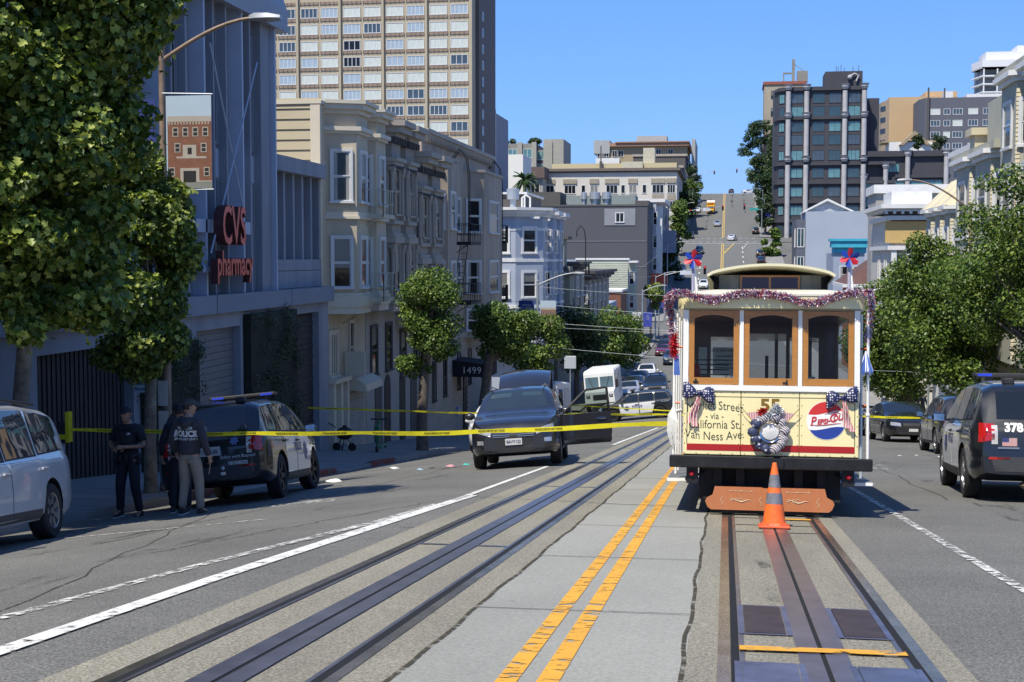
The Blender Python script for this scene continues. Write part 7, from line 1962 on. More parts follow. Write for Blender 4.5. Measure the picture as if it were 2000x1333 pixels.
CUV = dict(PS); CUV = {**PS, 'L': 4.75, 'W': 1.88, 'R': .36, 'xf': 1.42, 'xr': -1.33,
    'top': [(-2.37, .95), (-2.28, 1.10), (-2.1, 1.35), (-1.88, 1.58), (-1.5, 1.645), (-.6, 1.68), (.1, 1.67), (.42, 1.61), (1.12, 1.18), (1.28, 1.11), (1.95, 1.0), (2.2, .9), (2.37, .66)],
    'belt': [(-2.37, .9), (-2.2, 1.07), (-1, 1.05), (1.1, 1.0), (1.95, .92), (2.37, .6)],
    'bot': [(-2.37, .38), (-2.1, .26), (1.8, .23), (2.37, .32)],
    'plan': [(-2.37, .74), (-2.25, .86), (-1.9, .92), (-1, .94), (1.2, .94), (1.85, .91), (2.18, .82), (2.37, .58)],
    'side': [(([(-.08, 1.09), (.92, 1.07)], [(-.08, 1.57), (.36, 1.55)]), 'f'), (([(-1.05, 1.10), (-.15, 1.09)], [(-1.0, 1.57), (-.15, 1.575)]), 'r'), (([(-1.85, 1.16), (-1.14, 1.11)], [(-1.62, 1.5), (-1.14, 1.56)]), 'q')],
    'doors': [([(-.12, .36), (.98, .36)], [(-.12, 1.02), (1.03, 1.0)]), ([(-.92, .36), (-.17, .36)], [(-1.12, 1.03), (-.17, 1.02)])],
    'sill': ([(-.9, .27), (.95, .27)], [(-.9, .35), (.95, .35)]), 'mirror': (.85, 1.10),
    'front': [('z', ([(1.06, -.68), (1.06, .68)], [(.42, -.57), (.42, .57)]), 'windscreen', None), ('f', R4(-.36, .36, .56, .80), 'grille', M_plast), ('f', ([(.44, .66), (.76, .74)], [(.42, .78), (.74, .88)]), '*headlight', M_head),
              ('f', R4(-.5, .5, .32, .44), 'front_intake', M_plast), ('f', R4(-.16, .16, .44, .55), 'number_plate', M_plate),
              ('r', ([(-.58, 1.14), (.58, 1.14)], [(-.52, 1.52), (.52, 1.52)]), 'rear_window', None), ('r', ([(.58, .84), (.82, .84)], [(.58, 1.02), (.80, 1.02)]), '*tail_light', M_tail), ('r', R4(-.18, .18, .72, .83), 'rear_plate', M_plate)]}
r, b = car('police_car', 'white patrol car with a light bar half hidden behind the grey SUV', 'police car', CUV, P_white, None, M_rimd, 2); lightbar(r, .1, 1.70, 1.2, M_tailw); seat(r, -7.6, 45.5, rad(-88))
# graphite crossover with its tailgate and door open
LX = {**CUV}
LX['front'] = [('z', ([(1.06, -.68), (1.06, .68)], [(.42, -.57), (.42, .57)]), 'windscreen', G_carb),
    ('f', ([(-.40, .60), (.40, .60)], [(-.44, .80), (.44, .80)]), 'grille', M_plast), ('f', ([(.47, .66), (.82, .76)], [(.45, .76), (.80, .86)]), '*headlight', M_head),
    ('f', ([(-.70, .30), (.70, .30)], [(-.50, .41), (.50, .41)]), 'front_intake', M_plast), ('f', ([(-.30, .45), (.30, .45)], [(-.40, .59), (.40, .59)]), 'lower_grille', M_plast), ('f', ([(.62, .50), (.76, .50)], [(.62, .58), (.76, .585)]), '*fog_lamp', M_head),
    ('r', ([(-.62, .62), (.62, .62)], [(-.56, 1.5), (.56, 1.5)]), 'boot_opening', M_well), ('r', ([(.64, .84), (.84, .84)], [(.64, 1.02), (.82, 1.02)]), '*tail_light', M_tail)]
LX['doors'] = [CUV['doors'][1]]
r, b = car('grey_suv', 'graphite SUV facing us with its tailgate up and one front door wide open', 'car', LX, P_grey, None, M_rim, 2)
seat(r, -4.36, 28.7, rad(-85))
LXR = r
t = MB()
for k in range(5): z = .635 + k * .036; b.patch(t, 'x', 1, *R4(-.42, -.07, z, z + .012), off=.02); b.patch(t, 'x', 1, *R4(.07, .42, z, z + .012), off=.02)
t.build('grille_bars', M_chrome, r)
t = MB(); t.lathe([(0, .03), (.06, .02), (.075, 0)], (2.33, 0, .715), 'x', 16); t.build('nose_badge', M_chrome, r, 60)
t = MB(); b.patch(t, 'x', 1, *R4(-.17, .17, .47, .60), off=.03); p_ = t.build('number_plate', M_plate, r)
t = MB(); b.text(t, '9AVY132', .095, 'x', 1, (0, .53), off=.036, sx=.8, bold=.002); t.build('plate_lettering', M_ink, p_)
t = MB(); t.tube([(.55, .56, 1.66), (-.1, .58, 1.71), (-1.6, .56, 1.66)], .014, 6); t.build('roof_rail', M_chrome, r)
t = MB(); t.tube([(.55, -.56, 1.66), (-.1, -.58, 1.71), (-1.6, -.56, 1.66)], .014, 6); t.build('roof_rail', M_chrome, r)
for a_, b_2 in ((-.56, -.12), (.12, .54)): t = MB(); b.patch(t, 'z', 1, [(.66, a_), (.66, b_2)], [(.54, a_), (.54, b_2)], off=.010); t.build('sun_visor', mat('visor_blue', (.035, .06, .075), .3), r)
# front passenger-side opening and the door itself, swung out ahead of the car
t = MB(); b.patch(t, 'y', 1, *([(-.12, .38), (.98, .38)], [(-.12, 1.02), (1.03, 1.0)]), off=.012, nu=10, nv=8); t.build('door_opening', M_well, r)
dd = MB(); 
def dpt(u, z, th): return (1.0 - .05 * th, .93 + u, z)
prof_lo = [(0, .36), (1.08, .36)]; 
dd.T = Matrix.Translation((.98, .92, 0)) @ Matrix.Rotation(rad(-72), 4, 'Z')
# in its own frame the door runs along -x from the hinge
def dslab(mb, poly, y0, y1): mb.prism(poly, 'y', y0, y1)
dslab(dd, [(0, .36), (-1.06, .36), (-1.10, .6), (-1.10, 1.02), (-.02, 1.0), (.03, .7)], -.02, .07); o = dd.build('open_door', P_grey, r)
w = MB(); w.T = dd.T; 
for (a, c) in (((.0, 1.0), (-.60, 1.50)), ((-.60, 1.50), (-1.06, 1.53)), ((-1.06, 1.53), (-1.10, 1.0))):
    w.tube([(a[0], .0, a[1]), (c[0], -.06, c[1])], .028, 6)
w.build('door_frame', M_plast, o)
w = MB(); w.T = dd.T; w.add([(-.05, .0, 1.01), (-1.08, .0, 1.02), (-1.05, -.06, 1.50), (-.60, -.06, 1.48)], [(0, 1, 2, 3)]); w.build('pane', clear_glass('door_glass', (.42, .50, .46), .82), o)
w = MB(); w.T = dd.T; w.bbox(-.98, -.76, .07, .10, .86, .90, .01); w.build('handle', M_chrome, o)
w = MB(); w.T = dd.T; w.ball((-.12, .17, 1.10), .13, 10, (.8, .75, .6)); w.box(-.1, -.04, .05, .1, 1.03, 1.08); w.build('wing_mirror', P_grey, o, 60)
w = MB(); w.T = dd.T; w.box(-1.08, -.02, .071, .085, .40, .46); w.build('door_trim', M_chrome, o)
w = MB(); rings = []
for k in range(7):
    u = k / 6; x = -1.78 - .95 * u; z = 1.66 + .46 * u - .10 * u * u + .06 * math.sin(u * 3)
    rings.append([(x, y, z + .10 * (1 - (y / .8) ** 2) - .0) for y in [-.60 + .10 * i for i in range(13)]] + [(x, y, z - .05 + .10 * (1 - (y / .8) ** 2)) for y in [.60 - .10 * i for i in range(13)]])
w.loft(rings); w.build('tailgate', P_grey, r, 40)
w = MB(); w.loft([[(-2.74 + dx, y * .9, 2.05 + .1 * (1 - (y / .8) ** 2) + dz) for y in [-.68 + .1133 * i for i in range(13)]] + [(-2.74 + dx, y * .9, 2.01 + dz + .1 * (1 - (y / .8) ** 2)) for y in [.68 - .1133 * i for i in range(13)]] for dx, dz in ((0, 0), (-.12, -.25), (-.10, -.42))]); w.build('tailgate_edge', M_plast, r, 40)
for sg in (-1, 1):
    w = MB(); w.tube([(-1.9, sg * .6, 1.25), (-2.3, sg * .58, 1.78)], .014, 6); w.build('gas_strut', M_plast, r)
    w = MB(); w.ball((.72, sg * .36, 1.12), .01, 4); w.bbox(.25, .36, sg * .36 - .2, sg * .36 + .2, .9, 1.3, .03); w.build('seat_back', M_plast2, r)
# the rest: minivan, parked cars, hill traffic
MV = {**PS, 'L': 5.1, 'W': 1.98, 'R': .36, 'xf': 1.6, 'xr': -1.43, 'tumble': .26,
    'top': [(-2.55, .98), (-2.47, 1.12), (-2.33, 1.42), (-2.16, 1.66), (-1.9, 1.725), (-1, 1.77), (.2, 1.75), (.7, 1.66), (1.6, 1.19), (1.75, 1.12), (2.2, .98), (2.42, .86), (2.55, .6)],
    'belt': [(-2.55, .92), (-2.4, 1.10), (-1, 1.06), (1.2, 1.0), (2.2, .85), (2.55, .55)], 'bot': [(-2.55, .40), (-2.2, .26), (2, .22), (2.55, .3)],
    'plan': [(-2.55, .78), (-2.44, .9), (-2.1, .96), (-1, .99), (1.2, .99), (2.0, .95), (2.35, .84), (2.55, .6)],
    'side': [(([(.1, 1.05), (1.25, 1.04)], [(.1, 1.66), (.62, 1.62)]), 'f'), (([(-1.0, 1.10), (.02, 1.06)], [(-1.0, 1.68), (.02, 1.67)]), 'r'), (([(-2.08, 1.16), (-1.1, 1.11)], [(-2.0, 1.58), (-1.1, 1.67)]), 'q')],
    'doors': [([(.06, .34), (1.15, .34)], [(.06, 1.0), (1.2, .98)]), ([(-1.05, .34), (.0, .34)], [(-1.25, 1.03), (.0, 1.0)])], 'mirror': (1.12, 1.08)}
MV['front'] = [('z', ([(1.46, -.74), (1.46, .74)], [(.86, -.62), (.86, .62)]), 'windscreen', None)] + PS['front'][1:]
r, b = car('minivan', 'white minivan cut off by the left edge of the picture', 'car', MV, P_van, None, M_rim, 2, spokes=7, glassm=glass('van_glass', (.03, .035, .04), .02, 1.0)); seat(r, -9.3, 14.4, rad(-80))
t = MB()
for yy in (-.62, .62): t.tube([(.3, yy, 1.79), (-.6, yy, 1.83), (-1.9, yy, 1.78)], .022, 6)
t.build('roof_rail', M_plast, r)
def park(spec, paint, label, x, y, deg, group, name='parked_car', rim=None, detail=2):
    r, b = car(name, label, 'car', spec, paint, group, rim, detail); seat(r, x, y, rad(deg)); return r
GR = 'cars parked along the right kerb'
park(SED, P_black, 'glossy black sedan facing us, parked right of the cable car', 6.5, 51.5, -86, GR)
park(CUV, P_blue, 'dark SUV just behind the black sedan on the right', 5.0, 60, -90, GR)
park(CUV, P_grey, 'dark grey SUV between the sedan and patrol car 378', 6.75, 40, 90, GR)
GL = 'cars parked along the left kerb past the junction'
park(SED, P_silver, 'silver sedan right behind the step van', -7.3, 103.5, -90, GL)
park(SED, P_blue, 'blue car second behind the step van', -7.4, 110, -90, GL)
park(SED, P_blue, 'blue car third behind the step van', -7.5, 117, -90, GL)
park(CUV, P_white, 'white car higher up the row behind the step van', -7.2, 124, -90, GL)
park(SED, P_red, 'dark red sedan parked nose to us at the left kerb', -8.1, 174, -92, GL)
park(CUV, P_black, 'black car parked just behind the red sedan', -8.3, 181, -90, GL)
park(SED, P_grey, 'grey sedan second behind the red one', -8.3, 188, -90, GL)
park(SED, P_black, 'black sedan third behind the red one', -8.4, 195, -90, GL)
park(CUV, P_blue, 'dark blue car driving towards us beside the red sedan', -6.1, 152, -90, None, 'moving_car')
GH = 'vehicles on the far climb'
hill = (('black SUV waiting below the far crosswalk', CUV, P_black, -6.2, 305, -90), ('white sedan turning over the far crosswalk', SED, P_white, 1.2, 331, 80), ('small silver car above the far crosswalk', SED, P_silver, -2.8, 372, -90),
        ('white car parked beside the yellow truck', SED, P_white, -9.0, 405, -90), ('dark car at the very crest', CUV, P_grey, 1.2, 466, 90), ('white car crossing at the crest', SED, P_white, 7.2, 468, 0),
        ('black SUV by the right kerb below the crosswalk', CUV, P_black, 7.2, 300, 90), ('dark van parked on the right past the crosswalk', CUV, P_black, 7.3, 356, 90), ('black car parked on the left above the white one', CUV, P_black, -9.3, 420, -90),
        ('dark parked car on the left of the upper climb', SED, P_grey, -9.3, 432, -90), ('dark car parked on the left under the trees', CUV, P_black, -9.3, 345, -90), ('black car in the right kerb lane low on the climb', SED, P_black, 7.2, 290, 90), ('dark car parked left below the far crosswalk', SED, P_blue, -9.3, 278, -90), ('black car parked left at the foot of the climb', CUV, P_black, -9.3, 268, -90), ('white car low on the climb', SED, P_white, -4.4, 258, -90))
for lb, sp, pm, x, y, d in hill:
    park(sp, pm, lb, x, y, d, GH, 'distant_car', detail=1)
# yellow box truck on the climb
t_ = thing('box_truck', 'yellow box truck with a white roof coming down the far climb', 'truck', (0, 0, 0), 0, GH); M_ty = mat('truck_yellow', (.72, .36, .02), .4, 0, .06, coat=.4)
t = MB(); t.bbox(-4.2, 1.2, -1.22, 1.22, .95, 3.35, .05); t.build('box', M_ty, t_)
t = MB(); t.box(-4.15, 1.15, -1.18, 1.18, 3.352, 3.40); t.build('box_roof', M_trim, t_)
t = MB(); t.loft([[(1.25, y, z) for y, z in ((-1, .6), (1, .6), (1, 2.5), (-1, 2.5))], [(2.1, y, z) for y, z in ((-1, .6), (1, .6), (.95, 2.4), (-.95, 2.4))], [(2.5, y, z) for y, z in ((-1, .6), (1, .6), (1, 1.6), (-1, 1.6))], [(3.3, y, z) for y, z in ((-.85, .6), (.85, .6), (.8, 1.35), (-.8, 1.35))]]); t.build('cab', M_ty, t_)
t = MB(); t.add([(2.13, -.85, 2.33), (2.13, .85, 2.33), (2.53, .9, 1.68), (2.53, -.9, 1.68)], [(0, 1, 2, 3)]); t.build('windscreen', G_car, t_)
t = MB(); t.box(3.3, 3.36, -.6, .6, .75, 1.15); t.box(3.3, 3.42, -1.0, 1.0, .5, .7); t.build('grille', M_plast, t_)
t = MB(); add_text(t, 'TRUCK RENTAL', .34, (1.5, 0, 2.95), (0, 1, 0), (0, 0, 1)) if False else t.box(1.21, 1.24, -.85, .85, 2.75, 3.0); t.build('lettering_band', mat('truck_ink', (.10, .05, .02), .6), t_)
for x in (2.5, -2.8):
    for sg in (-1, 1): wheel(t_, x, sg * .92, .42, .28, M_rim, 5, sg)
seat(t_, -4.9, 402, rad(-90))
# white step vans
def stepvan(label, x, y, deg):
    r = thing('step_van', label, 'van', (0, 0, 0), 0, 'white step vans by the junction'); mw = mat('van_white', (.70, .70, .67), .45, 0, .05, 1)
    t = MB(); W = 1.1
    t.loft([[(-3.3, y, z) for y, z in ((-W, .55), (W, .55), (W, 2.85), (W - .1, 2.95), (-W + .1, 2.95), (-W, 2.85))], [(2.35, y, z) for y, z in ((-W, .55), (W, .55), (W, 2.85), (W - .1, 2.95), (-W + .1, 2.95), (-W, 2.85))],
            [(2.52, y, z) for y, z in ((-W, .55), (W, .55), (W, 2.62), (W - .1, 2.74), (-W + .1, 2.74), (-W, 2.62))], [(2.62, y, z) for y, z in ((-W, .55), (W, .55), (W, 1.62), (W - .02, 1.64), (-W + .02, 1.64), (-W, 1.62))],
            [(3.2, y, z) for y, z in ((-W + .02, .6), (W - .02, .6), (W - .06, 1.40), (W - .1, 1.44), (-W + .1, 1.44), (-W + .06, 1.40))]])
    t.build('body', mw, r, 30)
    for sg in (-1, 1):
        t = MB(); t.add([(2.64, sg * .06, 1.72), (2.64, sg * 1.0, 1.72), (2.545, sg * 1.0, 2.48), (2.545, sg * .06, 2.48)], [(0, 1, 2, 3)]); t.build('windscreen', glass('van_screen', (.10, .16, .19), .05, .9) if 'van_screen' not in bpy.data.materials else bpy.data.materials['van_screen'], r)
        t = MB(); t.tube([(2.66, sg * .5, 1.75), (2.58, sg * .72, 2.5)], .015, 5); t.build('wiper', M_plast, r)
        t = MB(); t.bbox(3.19, 3.23, sg * .82 - .13, sg * .82 + .13, 1.05, 1.25, .01); o = t.build('headlight_housing', M_plast, r); t = MB(); t.lathe([(0, .03), (.08, .0)], (3.23, sg * .82, 1.15), 'x', 12); t.build('headlight', M_head, o)
        t = MB(); t.box(2.3, 2.34, sg * 1.14, sg * 1.34, 1.7, 2.2); t.tube([(2.32, sg * 1.08, 2.1), (2.32, sg * 1.2, 2.1)], .02, 5); t.build('wing_mirror', M_plast, r)
        t = MB(); t.box(.3, 1.9, sg * 1.101, sg * 1.11, 1.5, 2.5); t.build('side_window', G_car, r)
        t = MB(); t.box(-3.0, -.2, sg * 1.101, sg * 1.108, 1.0, 2.6); t.build('side_panel', mat('van_panel', (.45, .45, .44), .5, 0, .1), r)
        for x_ in (2.2, -1.9): wheel(r, x_, sg * .96, .4, .26, M_rimd, 5, sg)
    t = MB(); t.bbox(3.2, 3.23, -.48, .48, .88, 1.26, .01); t.build('grille', M_plast, r)
    t = MB(); t.bbox(3.2, 3.36, -1.08, 1.08, .48, .66, .02); t.build('bumper', M_plast, r)
    seat(r, x, y, rad(deg)); return r
stepvan('white step van facing us just past the junction', -8.75, 97.5, -90)
stepvan('white step van partly hidden behind the open tailgate', -10.0, 74.5, -90)

# ------------------------------------------------ people
M_skin = mat('skin', (.42, .24, .17), .55, 0, .12, 12); M_skin2 = mat('skin_tan', (.33, .18, .12), .55, 0, .12, 12); M_hair = mat('hair_dark', (.02, .015, .012), .7)
M_uni = mat('uniform_navy', (.010, .012, .020), .8, 0, .25, 9, .4, 40); M_hood = mat('hoodie_charcoal', (.045, .046, .055), .9, 0, .2, 8, .4, 50)
M_khaki = mat('trousers_khaki', (.27, .23, .18), .85, 0, .2, 7, .5, 35); M_shoe = mat('shoe_black', (.015, .015, .017), .6); M_sole = mat('shoe_sole', (.5, .5, .5), .6); M_cap = mat('cap_grey', (.055, .055, .05), .85, 0, .15, 20)
M_sw = mat('shirt_white', (.6, .6, .58), .8); M_spk = mat('shirt_pink', (.45, .25, .2), .8); M_jean = mat('jeans', (.05, .07, .12), .85)
def skin_mesh(name, nodes, edges, m, sub=1):
    ks = list(nodes); ix = {k: i for i, k in enumerate(ks)}
    me = bpy.data.meshes.new(name); me.from_pydata([nodes[k][0] for k in ks], [(ix[a], ix[b_]) for a, b_ in edges], [])
    o = bpy.data.objects.new(name, me); col.objects.link(o)
    md = o.modifiers.new('s', 'SKIN'); md.use_smooth_shade = True
    lay = me.skin_vertices[0].data if len(me.skin_vertices) else None
    if lay is None:
        bm = bmesh.new(); bm.from_mesh(me); bm.verts.layers.skin.verify(); bm.to_mesh(me); bm.free(); lay = me.skin_vertices[0].data
    for i, k in enumerate(ks):
        r = nodes[k][1]; lay[i].radius = (r, r) if not isinstance(r, tuple) else r; lay[i].use_root = (i == 0)
    if sub: sd = o.modifiers.new('d', 'SUBSURF'); sd.levels = sub; sd.render_levels = sub
    dg = bpy.context.evaluated_depsgraph_get(); me2 = bpy.data.meshes.new_from_object(o.evaluated_get(dg)); bpy.data.objects.remove(o)
    me2.materials.clear(); me2.materials.append(m); me2.polygons.foreach_set('use_smooth', [True] * len(me2.polygons)); me2.name = name
    return me2
def add_me(mb, me):
    mb.add([v.co.copy() for v in me.vertices], [tuple(p.vertices) for p in me.polygons]); bpy.data.meshes.remove(me)
def person(label, x, y, rz, H_=1.76, arms=None, legs=None, top=M_uni, bottom=M_uni, skin=M_skin, sleeves='long', cap=None, hood=False, head_turn=0.0, group=None, z=None, bulk=1.0, nod=0.0, hair=M_hair, shoe=M_shoe):
    r = thing('person', label, 'person', (x, y, G(x, y) if z is None else z), rz, group); s = H_ / 1.76
    arms = arms or (((.27, -.02, 1.17), (.29, .06, .93)), ((-.27, -.02, 1.17), (-.29, .06, .93)))
    legs = legs or (((.11, .03, .50), (.12, -.03, .09)), ((-.11, .03, .50), (-.12, -.03, .09)))
    V = lambda p: Vector(p) * s
    nd = {'pelvis': (V((0, 0, .95)), (.135 * s, .105 * s)), 'belly': (V((0, .0, 1.10)), (.125 * s, .095 * s)), 'chest': (V((0, 0, 1.30)), (.15 * s, .11 * s)), 'nb': (V((0, -.01, 1.46)), .07 * s), 'neck': (V((0, .005, 1.53)), .052 * s), 'skull': (V((0, .02 + nod * .02, 1.60)), .055 * s)}
    ed = [('pelvis', 'belly'), ('belly', 'chest'), ('chest', 'nb'), ('nb', 'neck'), ('neck', 'skull')]
    hands = []
    for sg, arm, leg, n in ((1, arms[0], legs[0], 'R'), (-1, arms[1], legs[1], 'L')):
        nd['sh' + n] = (V((sg * .18, -.01, 1.41)), .062 * s); nd['el' + n] = (V(arm[0]), .043 * s); nd['wr' + n] = (V(arm[1]), .028 * s)
        d = (V(arm[1]) - V(arm[0])).normalized(); nd['pa' + n] = (V(arm[1]) + d * .07 * s, (.034 * s, .018 * s))
        ed += [('nb', 'sh' + n), ('sh' + n, 'el' + n), ('el' + n, 'wr' + n), ('wr' + n, 'pa' + n)]
        inw = Vector((-sg, .35, 0)); inw = (inw - d * inw.dot(d)).normalized(); sd = d.cross(inw).normalized()
        hands.append((V(arm[1]), d, inw, sd, sg))
        nd['hip' + n] = (V((sg * .09, 0, .90)), .085 * s); nd['kn' + n] = (V(leg[0]), .058 * s); nd['an' + n] = (V(leg[1]), .038 * s); nd['to' + n] = (V(leg[1]) + V((sg * .02, .15, -.05)), .032 * s)
        ed += [('pelvis', 'hip' + n), ('hip' + n, 'kn' + n), ('kn' + n, 'an' + n), ('an' + n, 'to' + n)]
    b = MB(); add_me(b, skin_mesh('body', nd, ed, skin))
    # head with brow, nose, chin and ears
    hc = V((0, .03 + nod * .03, 1.655)); ct, st_ = math.cos(head_turn), math.sin(head_turn)
    def hd(p): q = Vector(p) * s; return hc + Vector((q.x * ct - q.y * st_, q.x * st_ + q.y * ct, q.z))
    rings = []
    for (zz, rx, ryf, ryb) in ((-.125, .02, .06, .0), (-.115, .042, .085, .03), (-.085, .058, .092, .06), (-.045, .068, .094, .082), (0, .075, .095, .095), (.04, .077, .094, .10), (.075, .068, .078, .088), (.098, .045, .05, .06), (.108, .012, .015, .02)):
        rings.append([hd((rx * math.sin(a), (ryf if math.cos(a) > 0 else ryb) * math.cos(a), zz)) for a in [i * math.pi / 8 for i in range(16)]])
    b.loft(rings)
    b.loft([[hd((-.012, .085, .02)), hd((.012, .085, .02)), hd((0, .095, .025))], [hd((-.017, .09, -.025)), hd((.017, .09, -.025)), hd((0, .122, -.02))], [hd((-.01, .09, -.038)), hd((.01, .09, -.038)), hd((0, .10, -.036))]])
    for sg in (-1, 1): b.loft([[hd((sg * (.074 + .012 * k), -.012 + .016 * math.cos(a), -.005 + .03 * math.sin(a))) for a in [i * math.pi / 4 for i in range(8)]] for k in (0, 1)])
    # five fingers and a side thumb on each hand, slightly curled
    for w_, d, inw, sd, sg in hands:
        pc = w_ + d * .085 * s
        for k, ln in enumerate((.066, .075, .07, .055)):
            base = pc + sd * (.026 - .0175 * k) * s; b.tube([base - d * .02 * s, base + d * ln * .45 * s, base + (d * .8 + inw * .4) * ln * s, base + (d * .75 + inw * .85) * ln * 1.1 * s], [.0095 * s, .009 * s, .008 * s, .006 * s], 6)
        base = w_ + d * .035 * s + sd * .03 * s; b.tube([base, base + (d * .5 + sd * .8) * .03 * s, base + (d * .85 + sd * .6 + inw * .4) * .06 * s], [.012 * s, .0105 * s, .007 * s], 6)
    b.build('body', skin, r, 60)
    e = MB()
    for sg in (-1, 1): e.ball(hd((sg * .03, .088, .012)), .011 * s, 6)
    e.build('eyes', M_shoe, r); 
    e = MB(); e.add([hd((-.022, .0945, -.066)), hd((.022, .0945, -.066)), hd((.014, .096, -.074)), hd((-.014, .096, -.074))], [(0, 1, 2, 3)]); e.build('mouth', mat('lips', (.25, .10, .08), .6), r)
    h = MB(); rings = []
    for (zz, rx, ry) in ((-.03, .078, .098), (.0, .08, .101), (.04, .083, .104), (.08, .073, .093), (.105, .046, .062), (.117, .01, .02)):
        rings.append([hd((rx * math.sin(a), -.004 + (ry if math.cos(a) < .2 else (ry if zz > .04 else .04)) * math.cos(a), zz)) for a in [i * math.pi / 8 for i in range(16)]])
    h.loft(rings); h.build('hair', hair, r, 60)
    if cap:
        h = MB(); h.loft([[hd((rx * math.sin(a), .0 + ry * math.cos(a), zz)) for a in [i * math.pi / 9 for i in range(18)]] for zz, rx, ry in ((.035, .088, .108), (.06, .089, .109), (.095, .078, .098), (.118, .05, .065), (.126, .01, .015))])
        h.loft([[hd((x_, y_, z_)) for x_, y_, z_ in ((-.075, .07, .045), (-.05, .165, .03), (0, .185, .03), (.05, .165, .03), (.075, .07, .045), (.05, .14, .042), (0, .16, .044), (-.05, .14, .042))][:5] + [hd((x_, y_, z_ + .012)) for x_, y_, z_ in ((.075, .07, .045), (.05, .165, .03), (0, .185, .03), (-.05, .165, .03), (-.075, .07, .045))], [hd((0, .1, .05))] * 10]) if False else h.add([hd(p) for p in ((-.078, .06, .045), (-.055, .16, .028), (0, .185, .03), (.055, .16, .028), (.078, .06, .045), (0, .09, .06))], [(0, 1, 2, 5), (2, 3, 4, 5)])
        h.build('cap', cap, r, 60)
    # clothes: a jacket over torso and arms, trousers over hips and legs
    k = bulk
    tn = {'belly': (nd['belly'][0], (.158 * s * k, .125 * s * k)), 'hem': (V((0, 0, .93)), (.165 * s * k, .13 * s * k)), 'chest': (nd['chest'][0], (.175 * s * k, .138 * s * k)), 'nb': (V((0, -.01, 1.44)), .1 * s * k), 'nk': (V((0, .0, 1.51)), .068 * s)}
    te = [('belly', 'hem'), ('belly', 'chest'), ('chest', 'nb'), ('nb', 'nk')]
    for n in 'RL':
        tn['sh' + n] = (nd['sh' + n][0], .083 * s * k); tn['el' + n] = (nd['el' + n][0], .062 * s * k); te += [('nb', 'sh' + n), ('sh' + n, 'el' + n)]
        if sleeves == 'long': tn['wr' + n] = (nd['wr' + n][0], .045 * s * k); te += [('el' + n, 'wr' + n)]
        else: tn['el' + n] = (nd['sh' + n][0].lerp(nd['el' + n][0], .8), .066 * s * k)
    me = skin_mesh('jacket', tn, te, top, 2); jm = MB(); jv = [tuple(v.co) for v in me.vertices]; jf = [tuple(p.vertices) for p in me.polygons]; add_me(jm, me)
    jo = jm.build('jacket', top, r, 60)
    bvh = BVHTree.FromPolygons([Vector(v) for v in jv], jf)
    bn = {'pelvis': (nd['pelvis'][0], (.155 * s, .12 * s)), 'w': (V((0, 0, 1.02)), (.145 * s, .112 * s))}; be = [('pelvis', 'w')]
    for n in 'RL':
        bn['hip' + n] = (nd['hip' + n][0], .108 * s); bn['kn' + n] = (nd['kn' + n][0], .083 * s); bn['mid' + n] = (nd['kn' + n][0].lerp(nd['an' + n][0], .55) + Vector((0, -.01, 0)), .07 * s); bn['an' + n] = (nd['an' + n][0] + V((0, -.0, .0)), .068 * s)
        be += [('pelvis', 'hip' + n), ('hip' + n, 'kn' + n), ('kn' + n, 'mid' + n), ('mid' + n, 'an' + n)]
    bm_ = MB(); add_me(bm_, skin_mesh('trousers', bn, be, bottom, 2)); bm_.build('trousers', bottom, r, 60)
    for n in 'RL':
        a = nd['an' + n][0]; sh = MB(); f = 1
        sh.loft([[(a.x + px * wd * s, a.y + yy * s, zz * s) for px, zz in ((-1, .012), (-.85, hh), (.85, hh), (1, .012))] for yy, wd, hh in ((-.075, .03, .07), (-.05, .04, .10), (.04, .042, .09), (.12, .046, .055), (.175, .035, .04), (.20, .015, .025))])
        so = sh.build('shoe', shoe, r, 50)
        sh = MB(); sh.loft([[(a.x + px * wd * s, a.y + yy * s, zz) for px, zz in ((-1, 0), (-1, .02), (1, .02), (1, 0))] for yy, wd in ((-.08, .034), (-.05, .044), (.12, .049), (.18, .037), (.205, .016))]); sh.build('sole', M_sole if shoe is not M_uni else M_shoe, so)
    return r, bvh, s, hd, nd
def back_text(par, bvh, rows, sg=-1):
    for txt, size, zc, bold in rows:
        V, F = text_geo(txt, size, 0, bold=bold, sx=.86); m_ = MB(); out = []
        for p in V:
            x_ = p[0] if sg < 0 else -p[0]; o = Vector((x_, sg * 1.0, zc + p[1])); h = bvh.ray_cast(o, Vector((0, -sg, 0)))
            q = h[0] if h[0] is not None else Vector((x_, sg * .14, zc + p[1])); out.append(q + Vector((0, sg * .006, 0)))
        m_.add(out, F); m_.build('back_lettering', M_lw, par)
GP = 'people by the left kerb'
# plain-clothes officer, back to us
r, bv, s, hd, nd = person('person in a charcoal POLICE hoodie khaki trousers and cap with their back to us', -8.0, 18.95, rad(-4), 1.74, (((.27, -.05, 1.15), (.30, .05, .91)), ((-.28, -.03, 1.15), (-.27, .10, .93))),
    (((.15, .02, .50), (.19, -.02, .09)), ((-.09, .03, .50), (-.12, -.02, .09))), M_hood, M_khaki, M_skin, 'long', M_cap, head_turn=-.75, group=GP, bulk=1.08)
back_text(r, bv, (('ALAMEDA', .062, 1.335, .002), ('POLICE', .125, 1.245, .007), ('BURGLARY UNIT', .05, 1.165, .001)))
h = MB(); R_ = []
for k in range(7):
    a = math.pi * k / 6; R_.append([((.15 - .02 * abs(j)) * math.cos(a) * (1 - .06 * abs(j)), -.075 - .06 * math.sin(a) - .01 * j, 1.47 - .10 * math.sin(a) * (1.1) + .025 * j) for j in (-1, 0, 1, 2)])
